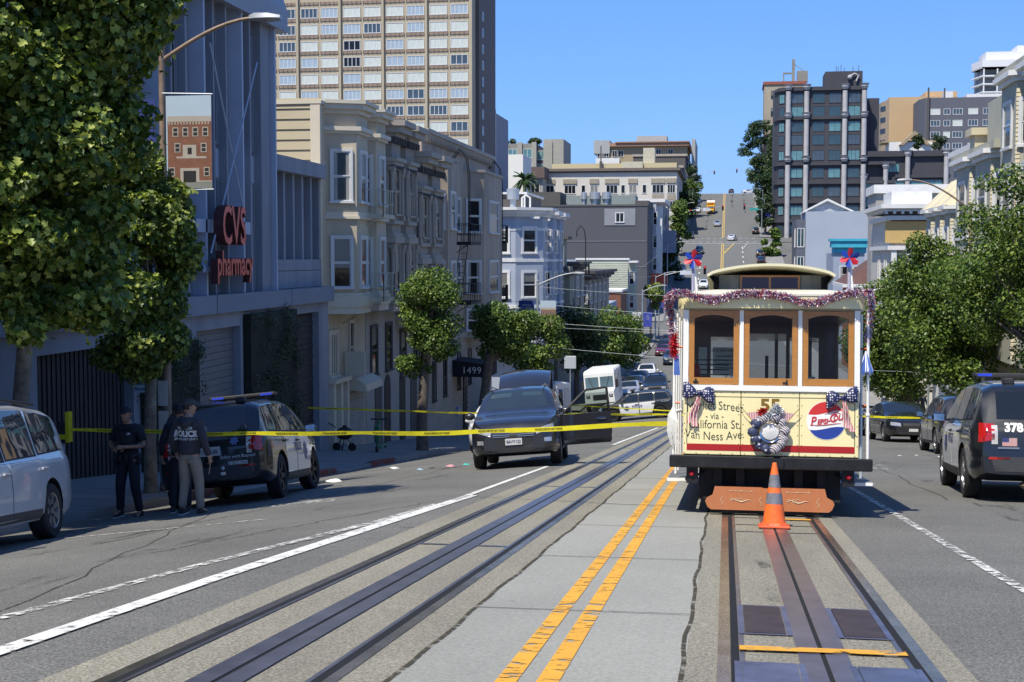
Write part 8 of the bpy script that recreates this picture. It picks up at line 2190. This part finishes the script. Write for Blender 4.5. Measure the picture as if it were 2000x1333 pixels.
h.loft([[(.13 * math.cos(a) * w_, -.02 - (.12 + d_) * math.sin(a), 1.50 - .16 * math.sin(a) * q) for a in [math.pi * i / 10 for i in range(11)]] for w_, d_, q in ((.8, -.02, .1), (1.05, .035, .3), (1.08, .05, .7), (.85, .03, 1.15), (.4, .02, 1.2))], False, False); h.build('hood', M_hood, r, 60)
h = MB(); h.bbox(-.13, .13, -.16, -.10, .93, .96, .01) if False else h.bbox(.05, .14, -.135, -.115, .80, .87, .005); h.build('pocket_flap', M_khaki, r)
h = MB(); h.tube([(.31, .06, .84), (.315, .07, .80), (.29, .06, .62)], .008, 5); h.build('lanyard', mat('lanyard_tan', (.35, .25, .15), .6), r)
h = MB(); h.lathe([(.05, 0), (.04, .004), (0, .004)], (.27, -.0, 1.3), 'x', 12); h.build('sleeve_patch', mat('patch_grey2', (.2, .2, .21), .7), r)
# uniformed officer facing us, looking down at a phone
r, bv, s, hd, nd = person('uniformed officer in black with a chest badge looking down at a phone', -9.45, 19.95, rad(176), 1.78, (((.30, .02, 1.15), (.14, .24, 1.13)), ((-.29, .02, 1.15), (-.10, .25, 1.16))),
    (((.13, .04, .50), (.17, -.02, .09)), ((-.13, .04, .50), (-.17, -.02, .09))), M_uni, M_uni, M_skin2, 'short', M_uni, head_turn=.1, nod=1.0, group=GP, bulk=1.12)
h = MB(); h.bbox(-.17, .17, -.135, .165, .98, 1.035, .02); 
for x_ in (-.15, -.06, .05, .13): h.bbox(x_ - .03, x_ + .03, .15, .20, .93, 1.03, .01)
h.bbox(.16, .23, -.03, .06, .80, 1.0, .02); h.bbox(-.23, -.16, -.03, .05, .86, 1.0, .02); h.build('duty_belt', M_shoe, r)
h = MB(); h.bbox(-.15, .15, .115, .16, 1.10, 1.42, .02); h.build('vest', mat('vest_black', (.014, .015, .02), .75, 0, .2, 8), r, 50)
h = MB(); h.lathe([(0, .012), (.03, .006), (.034, 0)], (-.09, .165, 1.36), 'y', 12); h.build('badge', M_chrome, r)
h = MB(); h.bbox(-.035, .035, .33, .34, 1.14, 1.28, .004); h.build('phone', M_plast, r)
h = MB(); h.box(-.235, -.215, -.03, .03, 1.30, 1.37); h.box(.215, .235, -.03, .03, 1.30, 1.37); h.build('sleeve_patch', M_lw, r)
person('person in black half hidden behind the hoodie wearer', -8.6, 20.0, rad(20), 1.72, None, None, M_uni, M_uni, M_skin2, 'long', M_uni, group=GP)
person('person with dark hair standing in shadow behind the minivan', -12.2, 20.3, rad(150), 1.72, None, None, M_uni, M_jean, M_skin2, 'long', None, group=GP, z=gz(-12.2, 20.3))
GQ = 'people on the far pavements'
for i, (lb, x, y, rz, tp) in enumerate((('person in a white shirt standing behind the parked cars on the right', 10.4, 91, 2.8, M_sw), ('person in pink on the right pavement under the trees', 11.2, 82.5, .5, M_spk), ('person in tan clothes beside the right hand tree trunk', 11.9, 84, 3.6, M_khaki), ('person in dark clothes walking beside the row of parked cars', -9.6, 108, .2, M_uni), ('person in a dark coat on the left pavement beyond the step van', -11.4, 140, .2, M_uni))):
    person(lb, x, y, rz, 1.72, None, None, tp, M_jean, M_skin, 'long', None, group=GQ, z=gz(x, y) if (x < KL or x > KR) else None)

# ------------------------------------------------ police tape
def tapemat():
    m, t, b = nt('tape_yellow'); b.inputs['Base Color'].default_value = (.74, .66, .02, 1); b.inputs['Roughness'].default_value = .35
    tc = N(t, 'ShaderNodeTexCoord'); n = N(t, 'ShaderNodeTexNoise'); n.inputs['Scale'].default_value = 5; n.inputs['Detail'].default_value = 5
    t.links.new(tc.outputs['Object'], n.inputs['Vector']); bp = N(t, 'ShaderNodeBump'); bp.inputs['Strength'].default_value = .9; bp.inputs['Distance'].default_value = .03
    t.links.new(n.outputs['Fac'], bp.inputs['Height']); t.links.new(bp.outputs[0], b.inputs['Normal'])
    tr = N(t, 'ShaderNodeBsdfTranslucent'); tr.inputs[0].default_value = (.8, .72, .05, 1); mx = N(t, 'ShaderNodeMixShader'); mx.inputs[0].default_value = .3
    t.links.new(b.outputs[0], mx.inputs[1]); t.links.new(tr.outputs[0], mx.inputs[2]); t.links.new(mx.outputs[0], t.nodes['Material Output'].inputs[0])
    return m
M_tape = tapemat(); M_tink = mat('tape_ink', (.02, .02, .01), .5)
def tape(label, pts, wd, words, seed, group='police tapes'):
    r = wthing('police_tape', label, 'police tape', pts[0], group); rg = random.Random(seed); P = []; n = 40
    for a, b_ in zip(pts, pts[1:]):
        for k in range(n): P.append(Vector(a).lerp(Vector(b_), k / n))
    P.append(Vector(pts[-1])); S = [0]
    for a, b_ in zip(P, P[1:]): S.append(S[-1] + (b_ - a).length)
    def at(s_):
        s_ = max(0, min(S[-1] - 1e-4, s_)); i = int(np.searchsorted(S, s_, 'right')) - 1; u = (s_ - S[i]) / (S[i + 1] - S[i]); p = P[i].lerp(P[i + 1], u); d = (P[i + 1] - P[i]).normalized()
        tw = .25 * math.sin(s_ * 1.1 + seed) + .5 * math.exp(-((s_ - S[-1] * .22) / .35) ** 2); side = Vector((d.y, -d.x, 0)); up = Vector((0, 0, 1)) * math.cos(tw) + side * math.sin(tw)
        p = p + Vector((0, 0, .006 * math.sin(s_ * 3.1 + seed))); return p, d, up
    m_ = MB(); V = []
    M_ = int(S[-1] / .12)
    for i in range(M_ + 1):
        p, d, up = at(S[-1] * i / M_); pinch = 1 - .25 * max(0, math.sin(i * .37 + seed)) ** 4; V += [p - up * wd / 2 * pinch, p + up * wd / 2 * pinch]
    m_.add(V, [(2 * i, 2 * i + 2, 2 * i + 3, 2 * i + 1) for i in range(M_)]); m_.build('ribbon', M_tape, r, 80)
    w = MB(); s_ = .6
    while words and s_ < S[-1] - 1.4:
        Vt, F = text_geo('POLICE LINE DO NOT CROSS', wd * .62, 0, align='LEFT', sx=.78, bold=.001); L = max(v[0] for v in Vt); out = []
        for v in Vt:
            p, d, up = at(s_ + v[0]); nn = d.cross(up).normalized(); out.append(p + up * v[1] + nn * .004)
        w.add(out, F); s_ += L + .45
    if w.v: w.build('printing', M_tink, r)
tape('yellow police tape stretched from the parking meter to the cable car', [(-10.75, 20.35, -1.44), (-9.2, 20.25, -1.42), (-8.2, 19.6, -1.36), (-6.55, 18.5, -1.17), (-3.6, 17.5, -.97), (-.66, 16.55, -.66)], .062, True, 1)
tape('second police tape crossing behind the grey SUV', [(-13.7, 42.4, -3.60), (-8.1, 42.2, -3.66), (-1.5, 42.2, -3.58), (4.3, 42.5, -3.56), (6.0, 40.9, -3.40)], .065, True, 3)
tape('thin police tape across the junction in front of the far patrol SUV', [(-9.6, 78.5, -7.4), (-3, 79, -7.7), (2.5, 79, -7.6)], .07, False, 5)

# ------------------------------------------------ street furniture
M_galv = mat('galvanised_pole', (.33, .36, .38), .5, .4, .12, 2); M_rustp = mat('pole_tan', (.26, .185, .13), .6, .2, .3, 4, .2, 40)
M_navyb = mat('banner_navy', (.025, .045, .20), .8); M_bsky = mat('banner_sky', (.42, .52, .60), .8, 0, .05, 1); M_bbrick = mat('banner_brick', (.20, .085, .05), .85, 0, .2, 6); M_bstone = mat('banner_stone', (.40, .36, .30), .85)
def building_banner(par, x0, x1, y, z0, z1, name='picture_banner'):
    """printed banner showing a brick house front"""
    m_ = MB(); w_ = x1 - x0; h_ = z1 - z0
    def bx(a, b_, c, d, lay): m_.box(x0 + w_ * a, x0 + w_ * b_, y - .004 - .0015 * lay, y - .0025 - .0015 * lay if lay else y + .004, z0 + h_ * c, z0 + h_ * d)
    m_.mi = 0; bx(0, 1, 0, 1, 0)
    m_.mi = 1; bx(0.03, 1, .07, .72, 1)
    m_.mi = 2; bx(0.03, 1, .72, .78, 1); bx(.25, .72, .20, .34, 2) if False else None; bx(.22, .88, .325, .345, 2); bx(.36, .66, .345, .47, 2); bx(.30, .72, .07, .22, 2); bx(.0, 1.0, .07, .085, 3)
    for (a, c) in ((.14, .56), (.36, .56), (.58, .56), (.80, .56), (.18, .39), (.76, .39), (.05, .13), (.82, .13)):
        m_.mi = 2; bx(a, a + .13, c, c + .10, 3); m_.mi = 3; bx(a + .02, a + .11, c + .01, c + .045, 4); bx(a + .02, a + .11, c + .055, c + .09, 4)
    m_.mi = 3; bx(.37, .65, .07, .19, 4); bx(.47, .56, .37, .44, 4)
    for k in range(14): m_.mi = 2; bx(.05 + .067 * k, .08 + .067 * k, .69, .715, 3)
    m_.mi = 4; bx(0, 1, 0, .07, 1)
    return m_.build(name, [M_bsky, M_bbrick, M_bstone, M_plast, mat('banner_road', (.22, .23, .20), .9)], par)
def text_banner(par, x0, x1, y, z0, z1, m_b, rows, portrait=False, n='banner'):
    m_ = MB(); m_.box(x0, x1, y - .004, y + .004, z0, z1); o = m_.build(n, m_b, par); w = MB(); h_ = z1 - z0; wd = x1 - x0
    for t_, sz, u in rows: add_text(w, t_, sz * wd, ((x0 + x1) / 2, y - .007, z0 + h_ * u), (1, 0, 0), (0, 0, 1), ext=.001)
    if w.v: w.build('banner_lettering', M_lw, o)
    if portrait:
        w = MB(); w.lathe([(0, 0), (wd * .22, 0), (wd * .22, -.004), (0, -.004)], ((x0 + x1) / 2, y - .005, z0 + h_ * .62), 'y', 12); w.loft([[((x0 + x1) / 2 + wd * .36 * a, y - .006 - dd, z0 + h_ * b_) for a, b_ in ((-1, .0), (1, .0), (.9, .3), (.3, .42), (-.3, .42), (-.9, .3))] for dd in (0, .003)]); w.build('banner_portrait', mat('portrait_grey', (.16, .13, .12), .8), o)
    return o
def lamp(label, x, y, ht, arm, pm, rise=.5, r=.09, head=.55, group='street lamps', collar=True, z=None):
    z0 = gz(x, y) if z is None else z
    t = wthing('street_lamp', label, 'street lamp', (x, y, z0), group); m_ = MB()
    m_.tube([(x, y, z0 - .1), (x, y, z0 + .15), (x, y, z0 + .4), (x, y, z0 + ht)], [r * 2.2, r * 2.0, r * 1.1, r * .7], 12); m_.ball((x, y, z0 + ht), r * .8, 8); m_.build('pole', pm, t, 50)
    sg = 1 if arm > 0 else -1; L = abs(arm); P = []
    for k in range(9): u = k / 8; P.append((x + sg * L * u, y, z0 + ht - .25 + rise * math.sin(u * math.pi * .5) + .02 * k))
    m_ = MB(); m_.tube(P, [r * .55 - r * .15 * k / 8 for k in range(9)], 8); m_.build('arm', pm, t, 50)
    m_ = MB(); hx, hz = P[-1][0], P[-1][2]; S_ = .33 if head == .55 else head
    m_.loft([[(hx + sg * u * head * 1.1, y + v * w_, hz + zz) for v, zz in ((-1, -.02), (-.8, hh), (.8, hh), (1, -.02), (.6, -dp), (-.6, -dp))] for u, w_, hh, dp in ((-.05, .05, .05, .04), (.15, .12, .08, .05), (.6, .15, .07, .08), (1.0, .09, .03, .05))]); m_.build('lamp_head', mat('lamp_grey', (.38, .40, .42), .5, .3, .08), t, 40)
    return t, z0
t, z0 = lamp('tan street lamp reaching over the left pavement with a brick house banner', -11.0, 25.0, 8.75, 1.85, M_rustp, .62, .085)
building_banner(t, -10.86, -9.93, 24.85, 2.74, 4.54)
m_ = MB(); m_.tube([(-10.95, 24.9, 4.6), (-9.9, 24.85, 4.56)], .015, 6); m_.tube([(-11.0, 24.9, 2.70), (-9.9, 24.85, 2.72)], .015, 6); m_.build('banner_rod', M_galv, t)
text_banner(t, -12.05, -11.15, 25.0, 2.9, 4.5, M_navyb, (('Over', .18, .7), ('100 Years', .14, .6)), n='navy_banner')
m_ = MB(); m_.box(-11.13, -10.93, 24.86, 24.87, -1.55, -1.05); m_.box(-11.12, -10.92, 24.85, 24.86, -2.3, -1.65); m_.build('paper_notice', mat('paper', (.5, .5, .48), .8), t)
t, z0 = lamp('tall grey street lamp with navy and brick house banners before the light blue house', -10.7, 75.6, 8.7, 2.1, M_galv, .55, .09)
building_banner(t, -10.5, -9.6, 75.3, -2.9, -1.08)
text_banner(t, -11.75, -10.85, 75.3, -2.9, -1.08, M_navyb, (('Celebrating', .13, .86), ('Over 100 Years', .12, .77), ('Cathedral', .12, .68)), True, 'navy_banner')
for lb, x, y, ht, a in (('grey street lamp with a blue banner by the third block on the left', -10.7, 172, 8.4, 2.4), ('grey street lamp with blue banners farther down the left side', -10.7, 204, 9.4, 2.6), ('tall grey street lamp where the street starts to climb on the left', -10.8, 246, 9.5, 2.6),
        ('grey street lamp on the left of the far climb above the hotel corner', -11, 366, 9, 2.6), ('grey street lamp on the left of the far climb near its top', -11, 398, 9, 2.6), ('grey street lamp on the left of the far climb at the crosswalk', -11, 322, 9, 2.6)):
    t, z0 = lamp(lb, x, y, ht, a, M_galv, .7, .11, .6)
    if y < 210:
        zb = 1.4 + (503 - (638 if y < 190 else 600)) * y * 1.005 / 2600
        text_banner(t, x + .15, x + 1.25, y - .2, zb, zb + 1.9, mat('banner_blue', (.04, .06, .32), .8), (('Still', .16, .75), ('Serving', .16, .62), ('You', .16, .5)))
        text_banner(t, x - 1.25, x - .15, y - .2, zb, zb + 1.9, mat('banner_white', (.55, .55, .57), .8), (), True, 'white_banner')
for lb, x, y, ht, a in (('grey street lamp with banners on the right of the far climb', 9.4, 352, 9.2, -2.4), ('grey street lamp with a red beacon by the dark trees', 9.5, 372, 9.5, -2.6)):
    t, z0 = lamp(lb, x, y, ht, a, M_galv, .7, .11, .6)
    if y < 360: text_banner(t, x + .15, x + 1.6, y - .2, z0 + 4.2, z0 + 6.6, mat('banner_blue', (.04, .06, .32), .8), (('Still', .2, .75), ('Here', .2, .55))); text_banner(t, x - 1.6, x - .15, y - .2, z0 + 4.2, z0 + 6.6, mat('banner_white', (.55, .55, .57), .8), (), True, 'white_banner')
t, z0 = lamp('tan street lamp arm rising over the right hand trees', 10.7, 62.0, 10.2, -2.6, M_rustp, 1.2, .085)
def signal(label, x, y, ht, arm, heads, red=None, side=False, plate=None, z=None):
    z0 = gz(x, y) if z is None else z; t = wthing('traffic_signal', label, 'traffic signal', (x, y, z0), 'traffic signals'); m_ = MB(); m_.tube([(x, y, z0), (x, y, z0 + ht)], [.13, .09], 10); sg = 1 if arm > 0 else -1
    m_.tube([(x + arm * u, y, z0 + ht - .5 + 1.2 * math.sin(u * 1.5)) for u in [k / 8 for k in range(9)]], [.08 - .03 * k / 8 for k in range(9)], 8); m_.build('mast', M_galv, t, 50)
    for u in heads:
        hx, hz = x + arm * u, z0 + ht - .5 + 1.2 * math.sin(u * 1.5); m_ = MB(); m_.bbox(hx - .22, hx + .22, y - .35, y - .1, hz - 1.0, hz + .35, .03)
        for k in range(3): m_.tube([(hx, y - .35, hz + .15 - .42 * k), (hx, y - .52, hz + .15 - .42 * k)], .15, 8, False)
        o = m_.build('signal_head', M_plast, t); m_ = MB(); m_.lathe([(0, -.01), (.12, 0)], (hx, y - .36, hz + .15), 'y', 10); m_.build('red_lens', mat('signal_red', (.8, .03, .02), .3, emit=1.5), o)
    if plate: hx, hz = x + arm * plate[0], z0 + ht - .5 + 1.2 * math.sin(plate[0] * 1.5); m_ = MB(); m_.box(hx - plate[1] / 2, hx + plate[1] / 2, y - .12, y - .08, hz - .75, hz - .1); m_.build('street_plate', plate[2], t)
    return t
M_pw = mat('plate_pale', (.55, .57, .60), .5); M_pg = mat('plate_teal', (.03, .28, .25), .5)
signal('traffic signal mast above the dip on the left side of the road', -10.2, 222.5, 8.2, 6.6, (1.0,), plate=(.55, 2.2, M_pw))
signal('traffic signal mast low in the dip with a white street plate', -10.2, 204.5, 6.6, 6.2, (), plate=(.75, 2.6, M_pw))
signal('traffic signal mast over the far crosswalk from the left', -10.2, 344, 7.4, 9.0, (1.0, .1), plate=(.55, 2.0, M_pw))
signal('traffic signal mast over the far crosswalk from the right', 8.6, 344, 7.4, -4.4, (1.0,), plate=(.45, 2.2, M_pg))
signal('traffic signal mast at the crest from the left', -11.0, 466, 6.8, 6.4, (1.0,))
signal('traffic signal mast at the crest from the right', 9.0, 464, 7.2, -6.0, (1.0, .02), plate=(.1, 1.8, M_pg))
t = wthing('road_sign', 'square white back of a road sign on a thin post left of the step van', 'sign', (-10.9, 93.6, gz(-10.9, 93.6)))
z0 = gz(-10.9, 93.6); m_ = MB(); m_.tube([(-10.9, 93.6, z0), (-10.9, 93.6, -5.6)], .04, 6); m_.build('post', M_galv, t); m_ = MB(); m_.bbox(-11.32, -10.48, 93.50, 93.54, -6.5, -5.6, .02); m_.build('plate', mat('sign_back', (.55, .58, .60), .45, .3, .05), t)
t = wthing('road_sign', 'dark framed street name sign on a post under the right hand trees', 'sign', (9.6, 66, gz(9.6, 66)))
z0 = gz(9.6, 66); m_ = MB(); m_.tube([(9.6, 66, z0), (9.6, 66, z0 + 3.3)], .05, 6); m_.build('post', M_galv, t); m_ = MB(); m_.box(9.7, 10.5, 65.98, 66.02, z0 + 2.3, z0 + 2.9); m_.build('plate', mat('plate_steel', (.16, .19, .22), .5, .4), t)
def meter(label, x, y, m_head, tape_=False):
    z0 = gz(x, y); t = wthing('parking_meter', label, 'parking meter', (x, y, z0), 'parking meters'); m_ = MB(); m_.tube([(x, y, z0), (x, y, z0 + 1.1)], .03, 8); m_.lathe([(.07, 0), (.06, .03), (.03, .04)], (x, y, z0), 'z', 10); m_.build('post', M_galv, t)
    m_ = MB(); m_.loft([[(x + dx * w_, y + dy, z0 + zz) for dx, dy in ((-1, -.06), (1, -.06), (1, .06), (-1, .06))] for zz, w_ in ((1.1, .06), (1.16, .09), (1.38, .09), (1.46, .05))]); m_.build('head', m_head, t)
    if tape_: m_ = MB(); m_.box(x + .075, x + .13, y - .07, y + .07, z0 + 1.12, z0 + 1.62); m_.box(x - .1, x + .1, y - .075, y + .075, z0 + 1.17, z0 + 1.25); m_.build('wrapped_tape', M_tape, t)
    return t
meter('parking meter wrapped in yellow tape at the near left kerb', -10.75, 20.3, M_plast, True)
t = meter('parking meter with a blue light near the 1499 awning', -11.3, 55.5, M_galv)
m_ = MB(); m_.ball((-11.3, 55.45, gz(-11.3, 55.5) + 1.5), .05, 8); m_.build('blue_light', M_bluel, t)
# kettle grill on wheels and a green scooter on the pavement
t = wthing('kettle_grill', 'black kettle grill on two wheels against the beige house', 'grill', (-13.1, 44.6, gz(-13.1, 44.6))); z0 = gz(-13.1, 44.6)
m_ = MB(); m_.ball((-13.1, 44.6, z0 + .62), .30, 12, (1, 1, .75)); m_.box(-13.16, -13.04, 44.55, 44.65, z0 + .84, z0 + .9); m_.build('kettle', M_plast, t, 50)
m_ = MB(); m_.tube([(-13.35, 44.6, z0 + .1), (-13.2, 44.6, z0 + .5)], .02, 6); m_.tube([(-12.85, 44.6, z0 + .1), (-13.0, 44.6, z0 + .5)], .02, 6); m_.tube([(-13.1, 44.3, z0 + .0), (-13.1, 44.5, z0 + .5)], .02, 6); m_.tube([(-13.4, 44.6, z0 + .8), (-13.65, 44.5, z0 + 1.0)], .02, 6); m_.build('leg', M_plast, t)
for x_ in (-13.38, -12.82): m_ = MB(); m_.lathe([(0, -.03), (.14, -.03), (.15, 0), (.14, .03), (0, .03)], (x_, 44.55, z0 + .15), 'y', 16); m_.build('wheel', M_tyre, t, 40)
m_ = MB(); m_.lathe([(.1, 0), (.12, .2), (0, .2)], (-13.1, 44.5, z0 + .05), 'z', 12); m_.build('ash_pot', M_galv, t)
t = wthing('electric_scooter', 'green shared scooter parked by the tree on the left pavement', 'scooter', (-11.9, 44.6, gz(-11.9, 44.6))); z0 = gz(-11.9, 44.6)
M_grn = mat('scooter_green', (.03, .16, .08), .45); m_ = MB(); m_.tube([(-11.9, 44.5, z0 + .12), (-11.9, 44.75, z0 + 1.1)], .06, 8); m_.bbox(-12.0, -11.8, 44.6, 45.5, z0 + .1, z0 + .2, .03); m_.bbox(-12.0, -11.8, 44.4, 44.62, z0 + .35, z0 + .95, .04); m_.build('frame', M_grn, t)
m_ = MB(); m_.tube([(-12.2, 44.75, z0 + 1.12), (-11.6, 44.75, z0 + 1.12)], .025, 6); m_.build('handlebar', M_plast, t)
for yy in (44.42, 45.55): m_ = MB(); m_.lathe([(0, -.03), (.10, -.03), (.12, 0), (.10, .03), (0, .03)], (-11.9, yy, z0 + .12), 'x', 16); m_.build('wheel', M_tyre, t, 40)
# notice sheet fixed to the dark gate
t = wthing('wall_poster', 'tall pale striped poster on the dark gate behind the officer', 'poster', (-13.88, 29.1, -1)); m_ = MB(); m_.box(-13.6, -13.2, 29.1, 29.12, -1.75, -.7); m_.build('sheet', mat('poster_pale', (.42, .50, .52), .8, 0, .3, 5), t)
m_ = MB(); [m_.box(-13.58, -13.22, 29.09, 29.098, -1.7 + .13 * k, -1.64 + .13 * k) for k in range(7)]; m_.build('poster_stripes', mat('poster_blue', (.12, .2, .26), .8), t)
# litter on the road
rg = random.Random(2)
def litter(label, x, y, m_, s_, seed):
    rg_ = random.Random(seed); b = MB(); z0 = G(x, y); R_ = []; s_ *= .72
    for k in range(5):
        u = k / 4; R_.append([(x + (u - .5) * s_ * 2 + rg_.uniform(-.02, .02), y + s_ * .6 * math.cos(a) * math.sin(math.pi * (.12 + .8 * u)) + rg_.uniform(-.015, .015), z0 + .012 + max(0, math.sin(a)) * s_ * .45 * math.sin(math.pi * (.12 + .8 * u)) * rg_.uniform(.5, 1.2)) for a in [i * math.pi / 4 for i in range(8)]])
    b.loft(R_); o = b.build('paper_scrap' if s_ < .1 else 'crumpled_bag', m_, None, 60); tag(o, label, 'litter', 'litter on the road')
litter('crumpled white cloth lying on the road in front of the red kerb', -8.35, 27.6, M_sw, .24, 1)
litter('blue and white wrapper on the road left of the grey SUV', -7.1, 30.4, mat('wrap_blue', (.25, .4, .5), .7), .1, 2)
litter('pink crumpled bag on the road beside a teal one', -6.45, 30.8, mat('wrap_pink', (.5, .25, .27), .7), .15, 3)
litter('teal crumpled bag on the road beside a pink one', -6.1, 31, mat('wrap_teal', (.02, .40, .36), .6), .11, 4)
litter('small black scrap on the road left of the pink bag', -6.85, 30.6, M_plast, .05, 5)
litter('small black scrap on the road right of the teal bag', -5.8, 31.2, M_plast, .06, 6)
litter('thin white scrap on the road by the red kerb', -8.5, 33.5, M_sw, .18, 7)
for i, (x, y) in enumerate(((4.6, 36.5), (5.1, 36.9), (5.6, 36.2), (5.9, 35.7), (5.4, 34.2))): litter(('scrap of paper left of the scatter near patrol car 378', 'paper scrap second from the left near patrol car 378', 'middle paper scrap near patrol car 378', 'rightmost paper scrap near patrol car 378', 'nearest paper scrap by patrol car 378')[i], x, y, M_sw, .06, 10 + i)
# overhead wires between the mid lamps and the right side
for i, (a, b_, sg_) in enumerate((((-10.7, 75.6, -.3), (12.2, 78, -.8), .8), ((-14.0, 78.6, -1.1), (12.2, 80, -2.2), .9), ((-14.0, 78.6, -2.6), (12.2, 82, -3.3), .5), ((-13.2, 97, -3.4), (12.2, 96, -4.2), .5), ((-10.7, 75.6, -3.7), (12.2, 76, -5.0), .4), ((-13.0, 118, -2.0), (-11, 246, 3.0), 1.6), ((-13.2, 100, .4), (-10.7, 204, -1.4), 1.0))):
    P = []
    for k in range(17): u = k / 16; p = Vector(a).lerp(Vector(b_), u); p.z -= sg_ * 4 * u * (1 - u) * .5; P.append(p)
    m_ = MB(); m_.tube(P, .009 if i < 5 else .02, 5); o = m_.build('overhead_wire', M_galv, None)
    tag(o, ('highest wire crossing the street from the banner lamp', 'second wire from the top crossing at the junction', 'third wire down crossing at the junction', 'wire crossing the street in front of the light blue house', 'lowest wire crossing below the banners', 'long wire running up the left side towards the climb', 'wire slung along the left fronts past the light blue house')[i], 'wire', 'overhead wires')
